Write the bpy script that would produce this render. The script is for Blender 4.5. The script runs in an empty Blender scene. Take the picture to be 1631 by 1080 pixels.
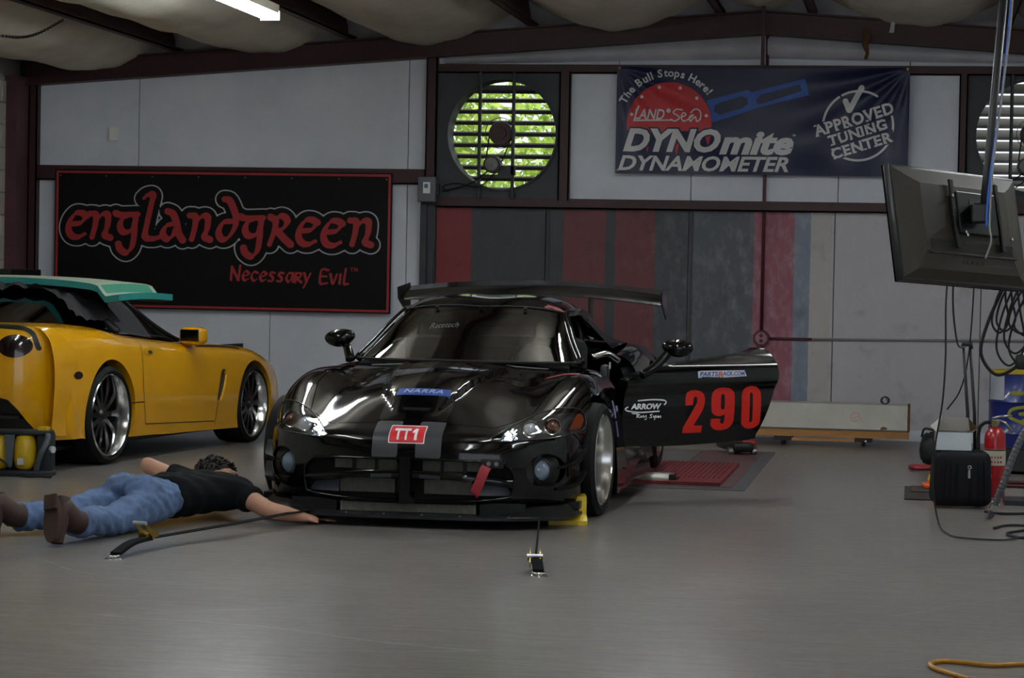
import bpy, bmesh, math, random
import numpy as np
from mathutils import Vector, Matrix, Euler
random.seed(7); rng = np.random.default_rng(7)
R = math.radians; PI = math.pi
scene = bpy.context.scene
COL = scene.collection

# ------------------------------------------------------------------ camera
cam_d = bpy.data.cameras.new('camera'); cam_d.sensor_width = 36.0
cam_d.lens = 3800.0 / 1631.0 * 36.0
cam_d.clip_start = 0.1; cam_d.clip_end = 300
cam = bpy.data.objects.new('camera', cam_d); COL.objects.link(cam)
cam.matrix_world = Matrix.Translation((0, 0, 1.3)) @ Matrix.Rotation(R(9.5), 4, 'Z') @ Matrix.Rotation(R(90 - 1.48), 4, 'X') @ Matrix.Rotation(R(1.1), 4, 'Z')
scene.camera = cam

# ------------------------------------------------------------------ light: overcast sky outside, exposure
world = bpy.data.worlds.new('sky'); scene.world = world; world.use_nodes = True
wn = world.node_tree.nodes; wl = world.node_tree.links
bgn = wn['Background']
sky = wn.new('ShaderNodeTexSky'); sky.sky_type = 'HOSEK_WILKIE'; sky.turbidity = 6.0
sky.sun_direction = (0.3, -0.5, 0.8)
mixw = wn.new('ShaderNodeMix'); mixw.data_type = 'RGBA'; mixw.inputs[0].default_value = 0.75
mixw.inputs[7].default_value = (0.82, 0.89, 1.0, 1)
wl.new(sky.outputs[0], mixw.inputs[6]); wl.new(mixw.outputs[2], bgn.inputs[0])
bgn.inputs[1].default_value = 1.0
sun_d = bpy.data.lights.new('sun', 'SUN'); sun_d.energy = 6.5; sun_d.angle = R(3); sun_d.color = (1, 0.95, 0.85)
sun = bpy.data.objects.new('sun', sun_d); COL.objects.link(sun)
sun.rotation_euler = Euler((R(28), R(-24), R(0)))     # high sun behind the shop: lights the trees outside, blocked by roof and walls indoors
# daylight enters through the open front of the shop behind the camera: portal over that opening
pd = bpy.data.lights.new('front_opening_portal', 'AREA'); pd.shape = 'RECTANGLE'; pd.size = 5.8; pd.size_y = 3.4; pd.cycles.is_portal = True
po = bpy.data.objects.new('front_opening_portal', pd); COL.objects.link(po); po.location = (0.95, -1.5, 1.75); po.rotation_euler = (R(90), 0, 0)
scene.view_settings.view_transform = 'Standard'; scene.view_settings.look = 'None'
scene.view_settings.gamma = 1.0; scene.view_settings.use_curve_mapping = False
scene.view_settings.exposure = 0.68
TUBE_STRENGTH = 34.0

# ------------------------------------------------------------------ materials
def srgb(h):
    if isinstance(h, str):
        h = h.lstrip('#'); c = [int(h[i:i+2], 16) / 255 for i in (0, 2, 4)]
    else: c = h
    return [x / 12.92 if x <= 0.04045 else ((x + 0.055) / 1.055) ** 2.4 for x in c]
MATS = {}
def mat(name, col, rough=0.6, metal=0.0, var=0.0, vscale=3.0, bump=0.0, bscale=40.0, coat=0.0, emit=0.0, trans=0.0, stretch=None, spec=0.5, alpha=1.0, sheen=0.0):
    if name in MATS: return MATS[name]
    m = bpy.data.materials.new(name); m.use_nodes = True; MATS[name] = m
    nt = m.node_tree; b = nt.nodes['Principled BSDF']; c = srgb(col) + [1]
    b.inputs['Base Color'].default_value = c; b.inputs['Roughness'].default_value = rough; b.inputs['Metallic'].default_value = metal
    b.inputs['Specular IOR Level'].default_value = spec
    if coat: b.inputs['Coat Weight'].default_value = coat; b.inputs['Coat Roughness'].default_value = 0.03
    if sheen: b.inputs['Sheen Weight'].default_value = sheen
    if emit: b.inputs['Emission Color'].default_value = c; b.inputs['Emission Strength'].default_value = emit
    if trans: b.inputs['Transmission Weight'].default_value = trans
    if alpha < 1: b.inputs['Alpha'].default_value = alpha
    if var or bump:
        tc = nt.nodes.new('ShaderNodeTexCoord'); mp = nt.nodes.new('ShaderNodeMapping'); nt.links.new(tc.outputs['Object'], mp.inputs[0])
        if stretch: mp.inputs['Scale'].default_value = stretch
    if var:
        n = nt.nodes.new('ShaderNodeTexNoise'); n.inputs['Scale'].default_value = vscale; n.inputs['Detail'].default_value = 8; n.inputs['Roughness'].default_value = 0.65
        nt.links.new(mp.outputs[0], n.inputs[0])
        r = nt.nodes.new('ShaderNodeValToRGB'); r.color_ramp.elements[0].position = 0.3; r.color_ramp.elements[1].position = 0.7
        r.color_ramp.elements[0].color = [x * (1 - var) for x in c[:3]] + [1]; r.color_ramp.elements[1].color = [min(1, x * (1 + var * 0.6)) for x in c[:3]] + [1]
        nt.links.new(n.outputs[0], r.inputs[0]); nt.links.new(r.outputs[0], b.inputs['Base Color'])
        mr = nt.nodes.new('ShaderNodeMapRange'); mr.inputs[3].default_value = max(0.02, rough - 0.12 * min(1, var * 2)); mr.inputs[4].default_value = min(1, rough + 0.12 * min(1, var * 2))
        nt.links.new(n.outputs[0], mr.inputs[0]); nt.links.new(mr.outputs[0], b.inputs['Roughness'])
    if bump:
        n2 = nt.nodes.new('ShaderNodeTexNoise'); n2.inputs['Scale'].default_value = bscale; n2.inputs['Detail'].default_value = 4
        nt.links.new(mp.outputs[0], n2.inputs[0])
        bp = nt.nodes.new('ShaderNodeBump'); bp.inputs['Strength'].default_value = bump; bp.inputs['Distance'].default_value = 0.01
        nt.links.new(n2.outputs[0], bp.inputs['Height']); nt.links.new(bp.outputs[0], b.inputs['Normal'])
    return m

# ------------------------------------------------------------------ mesh helpers
class MB:
    def __init__(s): s.V = []; s.F = []
    def add(s, V, F, M=None):
        o = len(s.V)
        for v in V:
            v = Vector(v)
            if M is not None: v = M @ v
            s.V.append(tuple(v))
        s.F += [tuple(i + o for i in f) for f in F]; return s
    def box(s, c, d, rz=0, M=None):
        x, y, z = d[0] / 2, d[1] / 2, d[2] / 2
        V = [(-x, -y, -z), (x, -y, -z), (x, y, -z), (-x, y, -z), (-x, -y, z), (x, -y, z), (x, y, z), (-x, y, z)]
        F = [(0, 3, 2, 1), (4, 5, 6, 7), (0, 1, 5, 4), (1, 2, 6, 5), (2, 3, 7, 6), (3, 0, 4, 7)]
        X = Matrix.Translation(c) @ Matrix.Rotation(rz, 4, 'Z')
        return s.add(V, F, (M @ X) if M is not None else X)
    def bx(s, x0, x1, y0, y1, z0, z1): return s.box(((x0 + x1) / 2, (y0 + y1) / 2, (z0 + z1) / 2), (x1 - x0, y1 - y0, z1 - z0))
    def bbox(s, c, d, bev=0.01, M=None, rz=0, seg=2):     # bevelled box
        bm = bmesh.new(); bmesh.ops.create_cube(bm, size=1)
        bmesh.ops.scale(bm, vec=d, verts=bm.verts)
        bmesh.ops.bevel(bm, geom=bm.edges[:], offset=bev, segments=seg, profile=0.5, affect='EDGES')
        X = Matrix.Translation(c) @ Matrix.Rotation(rz, 4, 'Z')
        if M is not None: X = M @ X
        s.bm(bm, X); return s
    def bm(s, bm, X=None):
        bm.verts.index_update()
        s.add([v.co.copy() for v in bm.verts], [[v.index for v in f.verts] for f in bm.faces], X); bm.free(); return s
    def tube(s, pts, r, n=8, cap=True, flat=None):
        P = [Vector(p) for p in pts]; m = len(P); rs = r if isinstance(r, (list, tuple)) else [r] * m
        o = len(s.V); t0 = (P[1] - P[0]).normalized()
        u = t0.orthogonal().normalized()
        if flat is not None: u = (Vector(flat) - t0 * t0.dot(Vector(flat))).normalized()
        for i in range(m):
            t = (P[min(i + 1, m - 1)] - P[max(i - 1, 0)]).normalized()
            u = (u - t * u.dot(t)).normalized(); w = t.cross(u)
            for k in range(n):
                a = 2 * PI * k / n; s.V.append(tuple(P[i] + (u * math.cos(a) + w * math.sin(a)) * rs[i]))
        for i in range(m - 1):
            for k in range(n): s.F.append((o + i * n + k, o + i * n + (k + 1) % n, o + (i + 1) * n + (k + 1) % n, o + (i + 1) * n + k))
        if cap: s.F.append(tuple(o + k for k in reversed(range(n)))); s.F.append(tuple(o + (m - 1) * n + k for k in range(n)))
        return s
    def cyl(s, p0, p1, r, n=24): return s.tube([p0, p1], r, n)
    def lathe(s, prof, n=32, M=None, arc=2 * PI):       # prof: (r, h) around local Z
        o = len(s.V); full = arc > 6.28; V = []; F = []; m = len(prof); nn = n if full else n + 1
        for k in range(nn):
            a = arc * k / n
            for (r, h) in prof: V.append((r * math.cos(a), r * math.sin(a), h))
        for k in range(n):
            k2 = (k + 1) % nn
            for i in range(m - 1): F.append((k * m + i, k2 * m + i, k2 * m + i + 1, k * m + i + 1))
        return s.add(V, F, M)
    def prism(s, poly, h0, h1, M=None):                  # poly in local XY, extruded along Z
        n = len(poly); V = [(x, y, h0) for x, y in poly] + [(x, y, h1) for x, y in poly]
        F = [tuple(reversed(range(n))), tuple(range(n, 2 * n))] + [(i, (i + 1) % n, (i + 1) % n + n, i + n) for i in range(n)]
        return s.add(V, F, M)
    def strip(s, A, B):
        o = len(s.V); n = len(A); s.V += [tuple(p) for p in A] + [tuple(p) for p in B]
        s.F += [(o + i, o + i + 1, o + n + i + 1, o + n + i) for i in range(n - 1)]; return s
    def ribbon(s, pts, w, th, up):                       # flat strap along pts, width w across 'up x t', thickness th
        P = [Vector(p) for p in pts]; m = len(P); o = len(s.V)
        for i in range(m):
            t = (P[min(i + 1, m - 1)] - P[max(i - 1, 0)]).normalized(); u = Vector(up[i]) if isinstance(up, list) else Vector(up)
            side = t.cross(u).normalized(); nn = side.cross(t).normalized()
            for a, b in ((-1, -1), (1, -1), (1, 1), (-1, 1)): s.V.append(tuple(P[i] + side * a * w / 2 + nn * b * th / 2))
        for i in range(m - 1):
            for k in range(4): s.F.append((o + i * 4 + k, o + i * 4 + (k + 1) % 4, o + i * 4 + 4 + (k + 1) % 4, o + i * 4 + 4 + k))
        s.F += [(o + 3, o + 2, o + 1, o), (o + m * 4 - 4, o + m * 4 - 3, o + m * 4 - 2, o + m * 4 - 1)]; return s
    def build(s, name, m, parent=None, smooth=None, label=None):
        return ob(name, s.V, s.F, m, parent, smooth, label)
def ob(name, V, F, m, parent=None, smooth=None, label=None):
    me = bpy.data.meshes.new(name); me.from_pydata([tuple(v) for v in V], [], [tuple(f) for f in F]); me.update()
    if m is not None: me.materials.append(m)
    if smooth:
        me.shade_smooth()
        if smooth is not True: me.set_sharp_from_angle(angle=R(smooth))
    o = bpy.data.objects.new(name, me); COL.objects.link(o)
    if parent is not None: o.parent = parent
    if label: o['label'] = label
    return o
def thing(name, label, cat, loc=(0, 0, 0), rz=0, group=None, kind=None):
    o = bpy.data.objects.new(name, None); COL.objects.link(o); o.location = loc; o.rotation_euler = (0, 0, rz); o.empty_display_size = 0.1
    return tag(o, label, cat, group, kind)
def tag(o, label, cat=None, group=None, kind=None):
    o['label'] = label
    if cat: o['category'] = cat
    if group: o['group'] = group
    if kind: o['kind'] = kind
    return o
def copy_obj(o, parent=None, loc=None):
    c = o.copy(); COL.objects.link(c); c.parent = parent
    if loc is not None: c.location = loc
    return c
def crom(P, n):                                          # Catmull-Rom through points, n samples per span
    P = np.array(P, float); Q = np.vstack([2 * P[0] - P[1], P, 2 * P[-1] - P[-2]]); out = []
    for i in range(1, len(Q) - 2):
        for k in range(n):
            t = k / n; a, b, c, d = Q[i - 1], Q[i], Q[i + 1], Q[i + 2]
            out.append(0.5 * (2 * b + (c - a) * t + (2 * a - 5 * b + 4 * c - d) * t * t + (3 * b - a - 3 * c + d) * t ** 3))
    out.append(P[-1]); return np.array(out)
def text_geo(s, size=1.0, bold=0.0, shear=0.0, space=1.0, res=3):
    cu = bpy.data.curves.new('print', 'FONT'); cu.body = s; cu.size = size; cu.offset = bold; cu.shear = shear; cu.space_character = space; cu.resolution_u = res
    cu.align_x = 'CENTER'; cu.align_y = 'CENTER'; cu.fill_mode = 'FRONT'
    o = bpy.data.objects.new('print', cu); COL.objects.link(o); dg = bpy.context.evaluated_depsgraph_get(); dg.update()
    me = bpy.data.meshes.new_from_object(o.evaluated_get(dg))
    V = np.array([v.co[:] for v in me.vertices]).reshape(-1, 3); F = [tuple(p.vertices) for p in me.polygons]
    bpy.data.objects.remove(o); bpy.data.curves.remove(cu); bpy.data.meshes.remove(me)
    return V, F
def fit(V, x0, x1, y0, y1):                              # fit print geometry to a rectangle
    V = V.copy(); a = V.min(0); b = V.max(0)
    V[:, 0] = x0 + (V[:, 0] - a[0]) / (b[0] - a[0]) * (x1 - x0); V[:, 1] = y0 + (V[:, 1] - a[1]) / (b[1] - a[1]) * (y1 - y0); return V
def compact(V, T):
    T = np.array(T, int).reshape(-1, 3); u, inv = np.unique(T, return_inverse=True); return V[u], inv.reshape(-1, 3)
def split(V, T, f):                                      # cut a triangle mesh along f = 0; returns outside, inside, cut segments
    V = np.asarray(V, float); T = np.asarray(T, int); f = np.where(np.abs(f) < 1e-7, 1e-7, f); neg = f < 0; cnt = neg[T].sum(1)
    To = [tuple(t) for t in T[cnt == 0]]; Ti = [tuple(t) for t in T[cnt == 3]]; P = list(V); cache = {}; segs = []
    def cross(a, b):
        k = (a, b) if a < b else (b, a)
        if k not in cache: t = f[k[0]] / (f[k[0]] - f[k[1]]); cache[k] = len(P); P.append(V[k[0]] * (1 - t) + V[k[1]] * t)
        return cache[k]
    for t in T[(cnt == 1) | (cnt == 2)]:
        one = neg[t] if neg[t].sum() == 1 else ~neg[t]; i = int(np.argmax(one)); a, b, c = int(t[i]), int(t[(i + 1) % 3]), int(t[(i + 2) % 3])
        p, q = cross(a, b), cross(a, c); A = [(a, p, q)]; B = [(p, b, c), (p, c, q)]
        if neg[a]: Ti += A; To += B; segs.append((p, q))
        else: To += A; Ti += B; segs.append((q, p))
    P = np.array(P); return compact(P, To) if To else (np.zeros((0, 3)), []), compact(P, Ti) if Ti else (np.zeros((0, 3)), []), [(P[a], P[b]) for a, b in segs]
def seg_sdf(X, Y, strokes, rad):                         # distance to polylines minus a radius (rad may depend on the stroke direction)
    d = np.full(X.shape, 1e9)
    for st in strokes:
        for (ax, ay), (bx_, by) in zip(st[:-1], st[1:]):
            dx, dy = bx_ - ax, by - ay; L2 = dx * dx + dy * dy + 1e-12; t = np.clip(((X - ax) * dx + (Y - ay) * dy) / L2, 0, 1)
            r = rad(dx, dy) if callable(rad) else rad
            d = np.minimum(d, np.hypot(X - ax - t * dx, Y - ay - t * dy) - r)
    return d
def poly_sdf(X, Y, poly):                                # signed distance to a polygon, negative inside
    d = np.full(X.shape, 1e9); c = np.zeros(X.shape, bool); n = len(poly)
    for i in range(n):
        (ax, ay), (bx_, by) = poly[i], poly[(i + 1) % n]; dx, dy = bx_ - ax, by - ay; t = np.clip(((X - ax) * dx + (Y - ay) * dy) / (dx * dx + dy * dy + 1e-12), 0, 1)
        d = np.minimum(d, np.hypot(X - ax - t * dx, Y - ay - t * dy))
        if ay != by: c ^= ((ay > Y) != (by > Y)) & (X < (bx_ - ax) * (Y - ay) / (by - ay) + ax)
    return np.where(c, -d, d)
def smooth_poly(poly, n=4): return [tuple(p) for p in crom(list(poly) + [poly[0]], n)[:-1]]
def patch_sdf(fun, x0, x1, y0, y1, st):                  # single-layer flat patch where fun < 0
    xs = np.arange(x0, x1 + st, st); ys = np.arange(y0, y1 + st, st); X, Y = np.meshgrid(xs, ys); nx, ny = len(xs), len(ys)
    V = np.c_[X.ravel(), Y.ravel(), np.zeros(X.size)]; I = np.arange(X.size).reshape(ny, nx); a, b, c, d = I[:-1, :-1].ravel(), I[:-1, 1:].ravel(), I[1:, 1:].ravel(), I[1:, :-1].ravel()
    T = np.vstack([np.c_[a, b, c], np.c_[a, c, d]]); f = fun(X, Y).ravel()
    return split(V, T, f)[1]
def stroke_patch(strokes, rad, n=6, st=None):
    S = [crom(q, n) if len(q) > 2 else np.array(q, float) for q in strokes]; A = np.vstack(S); rm = rad if not callable(rad) else max(rad(1, 0), rad(0, 1), rad(1, 1), rad(1, -1)); pad = rm * 1.3; st = st or rm * .35
    return patch_sdf(lambda X, Y: seg_sdf(X, Y, S, rad), A[:, 0].min() - pad, A[:, 0].max() + pad, A[:, 1].min() - pad, A[:, 1].max() + pad, st)
def nib_geo(strokes, nib, rad, n=6): return stroke_patch(strokes, lambda dx, dy: abs(-dy * nib[0] + dx * nib[1]) / (math.hypot(dx, dy) + 1e-9) + rad, n, rad * .6)
def blob_geo(strokes, r, n=6): return stroke_patch(strokes, r, n, min(r * .5, 6) if r > 8 else r * .6)
def surf(ctrl, nu, nv):                                  # interpolating bicubic surface through a control net [rows][cols][3]
    C = np.array(ctrl, float); A = np.stack([crom(C[i], nv) for i in range(C.shape[0])]); B = np.stack([crom(A[:, j], nu) for j in range(A.shape[1])], 1)
    nr, nc = B.shape[:2]; I = np.arange(nr * nc).reshape(nr, nc); a, b, c, d = I[:-1, :-1].ravel(), I[:-1, 1:].ravel(), I[1:, 1:].ravel(), I[1:, :-1].ravel()
    return B.reshape(-1, 3), np.vstack([np.c_[a, b, c], np.c_[a, c, d]])
def flange(segs, d):                                     # returned edge along a cut
    b = MB()
    for p, q in segs:
        dd = d(p) if callable(d) else np.array(d); dq = d(q) if callable(d) else np.array(d); o = len(b.V); b.V += [tuple(p), tuple(q), tuple(q + dq), tuple(p + dd)]; b.F.append((o, o + 1, o + 2, o + 3))
    return b
def with_returns(V, T, *fl):                              # a shell together with its returned edges as one mesh
    V = [tuple(v) for v in V]; F = [tuple(int(i) for i in t) for t in T]
    for b in fl: o = len(V); V += b.V; F += [tuple(i + o for i in f) for f in b.F]
    return V, F
class Proj:                                              # drops flat print onto a curved surface along a direction
    def __init__(s, V, T):
        from mathutils.bvhtree import BVHTree
        s.t = BVHTree.FromPolygons([tuple(v) for v in V], [tuple(int(i) for i in t) for t in T])
    def __call__(s, P, d, off):
        P = Vector(P); d = Vector(d).normalized(); h, n, i, _ = s.t.ray_cast(P - d * 3, d)
        if h is None: h, n, i, _ = s.t.find_nearest(P)
        if n.dot(d) > 0: n = -n
        return h + n * off
def geo_xf(V, f): return [f(v[0], v[1], v[2]) for v in V]
# ------------------------------------------------------------------ the shop: floor, walls, roof
def pc(h, k=2.6):
    c = srgb(h); return [min(1.0, (1.055 * min(0.9, x * k) ** (1 / 2.4) - 0.055) if x * k > 0.0031308 else 12.92 * x * k) for x in c]
YW = 20.10                       # front of the wall sheets
white_wall = mat('white_painted_sheet', pc('#94989f'), 0.55, var=0.10, vscale=1.6)
oxide = mat('red_oxide_steel', pc('#2f1719', 1.9), 0.5, var=0.25, vscale=5)
dark_steel = mat('dark_grey_sheet', pc('#25272a'), 0.55, var=0.25, vscale=4)
black_pl = mat('black_plastic', '#141416', 0.45)
black_rub = mat('black_rubber', '#131314', 0.75, bump=0.2, bscale=200)
chrome = mat('bright_metal', '#d8d8d6', 0.18, metal=1.0)
alu = mat('brushed_metal', '#9a9a98', 0.35, metal=1.0)
def floor_material():
    m = mat('sealed_concrete', pc('#4c4a48'), 0.30, var=0.16, vscale=0.9); nt = m.node_tree; b = nt.nodes['Principled BSDF']
    tc = nt.nodes.new('ShaderNodeTexCoord'); L = nt.links
    ramp = [n for n in nt.nodes if n.type == 'VALTORGB'][0]
    mp = nt.nodes.new('ShaderNodeMapping'); mp.inputs['Scale'].default_value = (1.2, 9, 1); mp.inputs['Rotation'].default_value = (0, 0, R(14)); L.new(tc.outputs['Object'], mp.inputs[0])
    n = nt.nodes.new('ShaderNodeTexNoise'); n.inputs['Scale'].default_value = 2.5; n.inputs['Detail'].default_value = 12; n.inputs['Roughness'].default_value = 0.72; L.new(mp.outputs[0], n.inputs[0])
    r2 = nt.nodes.new('ShaderNodeValToRGB'); r2.color_ramp.elements[0].position = 0.36; r2.color_ramp.elements[0].color = (0.66, 0.64, 0.62, 1); r2.color_ramp.elements[1].position = 0.72; r2.color_ramp.elements[1].color = (1.3, 1.29, 1.28, 1)
    L.new(n.outputs[0], r2.inputs[0])
    mx = nt.nodes.new('ShaderNodeMix'); mx.data_type = 'RGBA'; mx.blend_type = 'MULTIPLY'; mx.inputs[0].default_value = 1
    L.new(ramp.outputs[0], mx.inputs[6]); L.new(r2.outputs[0], mx.inputs[7])
    # fine white scratches
    vo = nt.nodes.new('ShaderNodeTexVoronoi'); vo.feature = 'DISTANCE_TO_EDGE'; vo.inputs['Scale'].default_value = 0.55; vo.inputs['Randomness'].default_value = 1
    mp2 = nt.nodes.new('ShaderNodeMapping'); mp2.inputs['Rotation'].default_value = (0, 0, R(35)); mp2.inputs['Scale'].default_value = (0.5, 1.6, 1); L.new(tc.outputs['Object'], mp2.inputs[0])
    nd = nt.nodes.new('ShaderNodeTexNoise'); nd.inputs['Scale'].default_value = 0.35; L.new(tc.outputs['Object'], nd.inputs[0])
    ad = nt.nodes.new('ShaderNodeVectorMath'); ad.operation = 'ADD'; L.new(mp2.outputs[0], ad.inputs[0]); L.new(nd.outputs[1], ad.inputs[1]); L.new(ad.outputs[0], vo.inputs['Vector'])
    lt = nt.nodes.new('ShaderNodeMath'); lt.operation = 'LESS_THAN'; lt.inputs[1].default_value = 0.0016; L.new(vo.outputs['Distance'], lt.inputs[0])
    n3 = nt.nodes.new('ShaderNodeTexNoise'); n3.inputs['Scale'].default_value = 3; L.new(tc.outputs['Object'], n3.inputs[0])
    ml = nt.nodes.new('ShaderNodeMath'); ml.operation = 'MULTIPLY'; L.new(lt.outputs[0], ml.inputs[0]); L.new(n3.outputs[0], ml.inputs[1])
    mx2 = nt.nodes.new('ShaderNodeMix'); mx2.data_type = 'RGBA'; L.new(ml.outputs[0], mx2.inputs[0]); L.new(mx.outputs[2], mx2.inputs[6]); mx2.inputs[7].default_value = (0.34, 0.34, 0.34, 1)
    nf = nt.nodes.new('ShaderNodeTexNoise'); nf.inputs['Scale'].default_value = 16; nf.inputs['Detail'].default_value = 6; nf.inputs['Roughness'].default_value = 0.7; L.new(tc.outputs['Object'], nf.inputs[0])
    rf_ = nt.nodes.new('ShaderNodeMapRange'); rf_.inputs[1].default_value = 0.3; rf_.inputs[2].default_value = 0.7; rf_.inputs[3].default_value = 0.8; rf_.inputs[4].default_value = 1.2; L.new(nf.outputs[0], rf_.inputs[0])
    vs = nt.nodes.new('ShaderNodeVectorMath'); vs.operation = 'SCALE'; L.new(mx2.outputs[2], vs.inputs[0]); L.new(rf_.outputs[0], vs.inputs['Scale'])
    L.new(vs.outputs[0], b.inputs['Base Color'])
    return m
f = MB(); f.bx(-14, 10, -14, 20.3, -0.2, 0).build('floor', floor_material())
tag(bpy.data.objects['floor'], 'grey sealed concrete shop floor with scuffs and scratches', kind='structure')

def raf_bot(x): return 3.36 - 0.0715 * abs(x + 1.27)
def raf_top(x): return raf_bot(x) + 0.20
wall = thing('wall_back', 'back wall of white and painted metal sheets with dark red steel framing', None, (0, 0, 0), kind='structure')
def sheet(x0, x1, z0, z1, m, slope=False, name='wall_panel', parent=None):
    b = MB(); g = 0.004; x0 += g; x1 -= g
    za, zb = (raf_bot(x0) + 0.02, raf_bot(x1) + 0.02) if slope else (z1, z1)
    V = [(x0, YW, z0), (x1, YW, z0), (x1, YW, zb), (x0, YW, za)] + [(x0, YW + .03, z0), (x1, YW + .03, z0), (x1, YW + .03, zb), (x0, YW + .03, za)]
    b.add(V, [(0, 1, 2, 3), (7, 6, 5, 4), (0, 4, 5, 1), (1, 5, 6, 2), (2, 6, 7, 3), (3, 7, 4, 0)])
    return b.build(name, m, parent or wall)
for a, c in ((-7.62, -6.71), (-6.71, -4.30), (-4.30, -4.10)): sheet(a, c, 2.19, 0, white_wall, True)
for a, c in ((-7.62, -5.50), (-5.50, -4.30), (-4.30, -4.10)): sheet(a, c, 0.0, 2.11, white_wall)
for a, c in ((-2.93, -1.86), (-1.86, -0.63), (-0.63, 0.38)): sheet(a, c, 1.93, 3.08, white_wall)
for a, c in ((-4.08, -2.49), (-2.49, -1.27), (-1.27, -0.06), (-0.06, 1.16), (1.16, 2.4), (2.4, 3.9)): sheet(a, c, 3.08, 0, white_wall, True)
sheet(1.52, 3.9, 1.93, 3.08, white_wall)
# lower sheets carry painted stripes
def stripe_material():
    m = mat('painted_stripe_sheet', '#888888', 0.5); nt = m.node_tree; L = nt.links; b = nt.nodes['Principled BSDF']
    tc = nt.nodes.new('ShaderNodeTexCoord'); sp = nt.nodes.new('ShaderNodeSeparateXYZ'); L.new(tc.outputs['Object'], sp.inputs[0])
    nz = nt.nodes.new('ShaderNodeTexNoise'); nz.inputs['Scale'].default_value = 30; L.new(tc.outputs['Object'], nz.inputs[0])
    wob = nt.nodes.new('ShaderNodeMath'); wob.operation = 'MULTIPLY_ADD'; wob.inputs[1].default_value = 0.012; L.new(nz.outputs[0], wob.inputs[0]); L.new(sp.outputs[0], wob.inputs[2])
    mr = nt.nodes.new('ShaderNodeMapRange'); mr.inputs[1].default_value = -4.05; mr.inputs[2].default_value = -0.6; L.new(wob.outputs[0], mr.inputs[0])
    rp = nt.nodes.new('ShaderNodeValToRGB'); rp.color_ramp.interpolation = 'CONSTANT'; cr = rp.color_ramp
    st = [(-4.05, '#571a1f'), (-3.74, '#25282c'), (-2.94, '#482226'), (-2.58, '#25282c'), (-2.50, '#482226'), (-2.16, '#2c2f33'), (-1.87, '#373a40'), (-1.32, '#653a44'), (-0.98, '#535a66'), (-0.85, '#7b7876'), (-0.67, '#7e7c80')]
    while len(cr.elements) < len(st): cr.elements.new(0.5)
    for e, (x, c) in zip(cr.elements, st): e.position = max(0, (x + 4.05) / 3.45)
    for e, (x, c) in zip(cr.elements, st): e.color = srgb(pc(c)) + [1]
    L.new(mr.outputs[0], rp.inputs[0])
    # worn paint: streaky fading, stronger in the faded stripes on the right
    mp = nt.nodes.new('ShaderNodeMapping'); mp.inputs['Scale'].default_value = (6, 6, 3.2); L.new(tc.outputs['Object'], mp.inputs[0])
    n2 = nt.nodes.new('ShaderNodeTexNoise'); n2.inputs['Scale'].default_value = 1.6; n2.inputs['Detail'].default_value = 10; n2.inputs['Roughness'].default_value = 0.7; L.new(mp.outputs[0], n2.inputs[0])
    mw = nt.nodes.new('ShaderNodeMapRange'); mw.inputs[1].default_value = -2.4; mw.inputs[2].default_value = -1.2; mw.inputs[3].default_value = 0.03; mw.inputs[4].default_value = 0.38; L.new(sp.outputs[0], mw.inputs[0])
    rw = nt.nodes.new('ShaderNodeMapRange'); rw.inputs[1].default_value = 0.48; rw.inputs[2].default_value = 0.75; L.new(n2.outputs[0], rw.inputs[0])
    mu = nt.nodes.new('ShaderNodeMath'); mu.operation = 'MULTIPLY'; L.new(mw.outputs[0], mu.inputs[0]); L.new(rw.outputs[0], mu.inputs[1])
    mx = nt.nodes.new('ShaderNodeMix'); mx.data_type = 'RGBA'; L.new(mu.outputs[0], mx.inputs[0]); L.new(rp.outputs[0], mx.inputs[6]); mx.inputs[7].default_value = srgb(pc('#8a888c')) + [1]
    # smudges
    n4 = nt.nodes.new('ShaderNodeTexNoise'); n4.inputs['Scale'].default_value = 4.5; n4.inputs['Detail'].default_value = 6; L.new(tc.outputs['Object'], n4.inputs[0])
    r4 = nt.nodes.new('ShaderNodeMapRange'); r4.inputs[1].default_value = 0.25; r4.inputs[2].default_value = 0.42; r4.inputs[3].default_value = 0.72; r4.inputs[4].default_value = 1.0; L.new(n4.outputs[0], r4.inputs[0])
    vm = nt.nodes.new('ShaderNodeVectorMath'); vm.operation = 'SCALE'; L.new(mx.outputs[2], vm.inputs[0]); L.new(r4.outputs[0], vm.inputs['Scale'])
    L.new(vm.outputs[0], b.inputs['Base Color']); return m
stripe = stripe_material()
for a, c in ((-4.06, -3.09), (-3.09, -1.87), (-1.87, -0.65), (-0.65, 0.56), (0.56, 1.78), (1.78, 3.0), (3.0, 3.9)): sheet(a, c, 0.09, 1.93, stripe)
for k, (x0, x1, z0, z1) in enumerate(((-8.1, -4.045, 0, 3.62), (-4.045, -2.98, 0, 1.97), (-4.045, -2.98, 3.04, 3.62), (-2.98, .41, 0, 3.62), (.41, 1.5, 0, 1.97), (.41, 1.5, 3.04, 3.62), (1.5, 4.1, 0, 3.62))):
    MB().bx(x0, x1, YW + .032, YW + .08, z0, z1).build('light_leak_backing', dark_steel, wall)  # backing added to stop outdoor light leaking through the sheet gaps
for x in (-3.07, -1.845): MB().bx(x - .012, x + .012, YW - .012, YW + .01, .09, 1.89).build('seam_strip', dark_steel, wall)
MB().bx(-4.1, 3.9, YW - .02, YW + .03, 0.0, 0.09).build('base_angle', white_wall, wall)
MB().bx(-7.62, -4.1, YW - .015, YW + .03, 0.0, 0.10).build('base_angle', dark_steel, wall)
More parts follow.
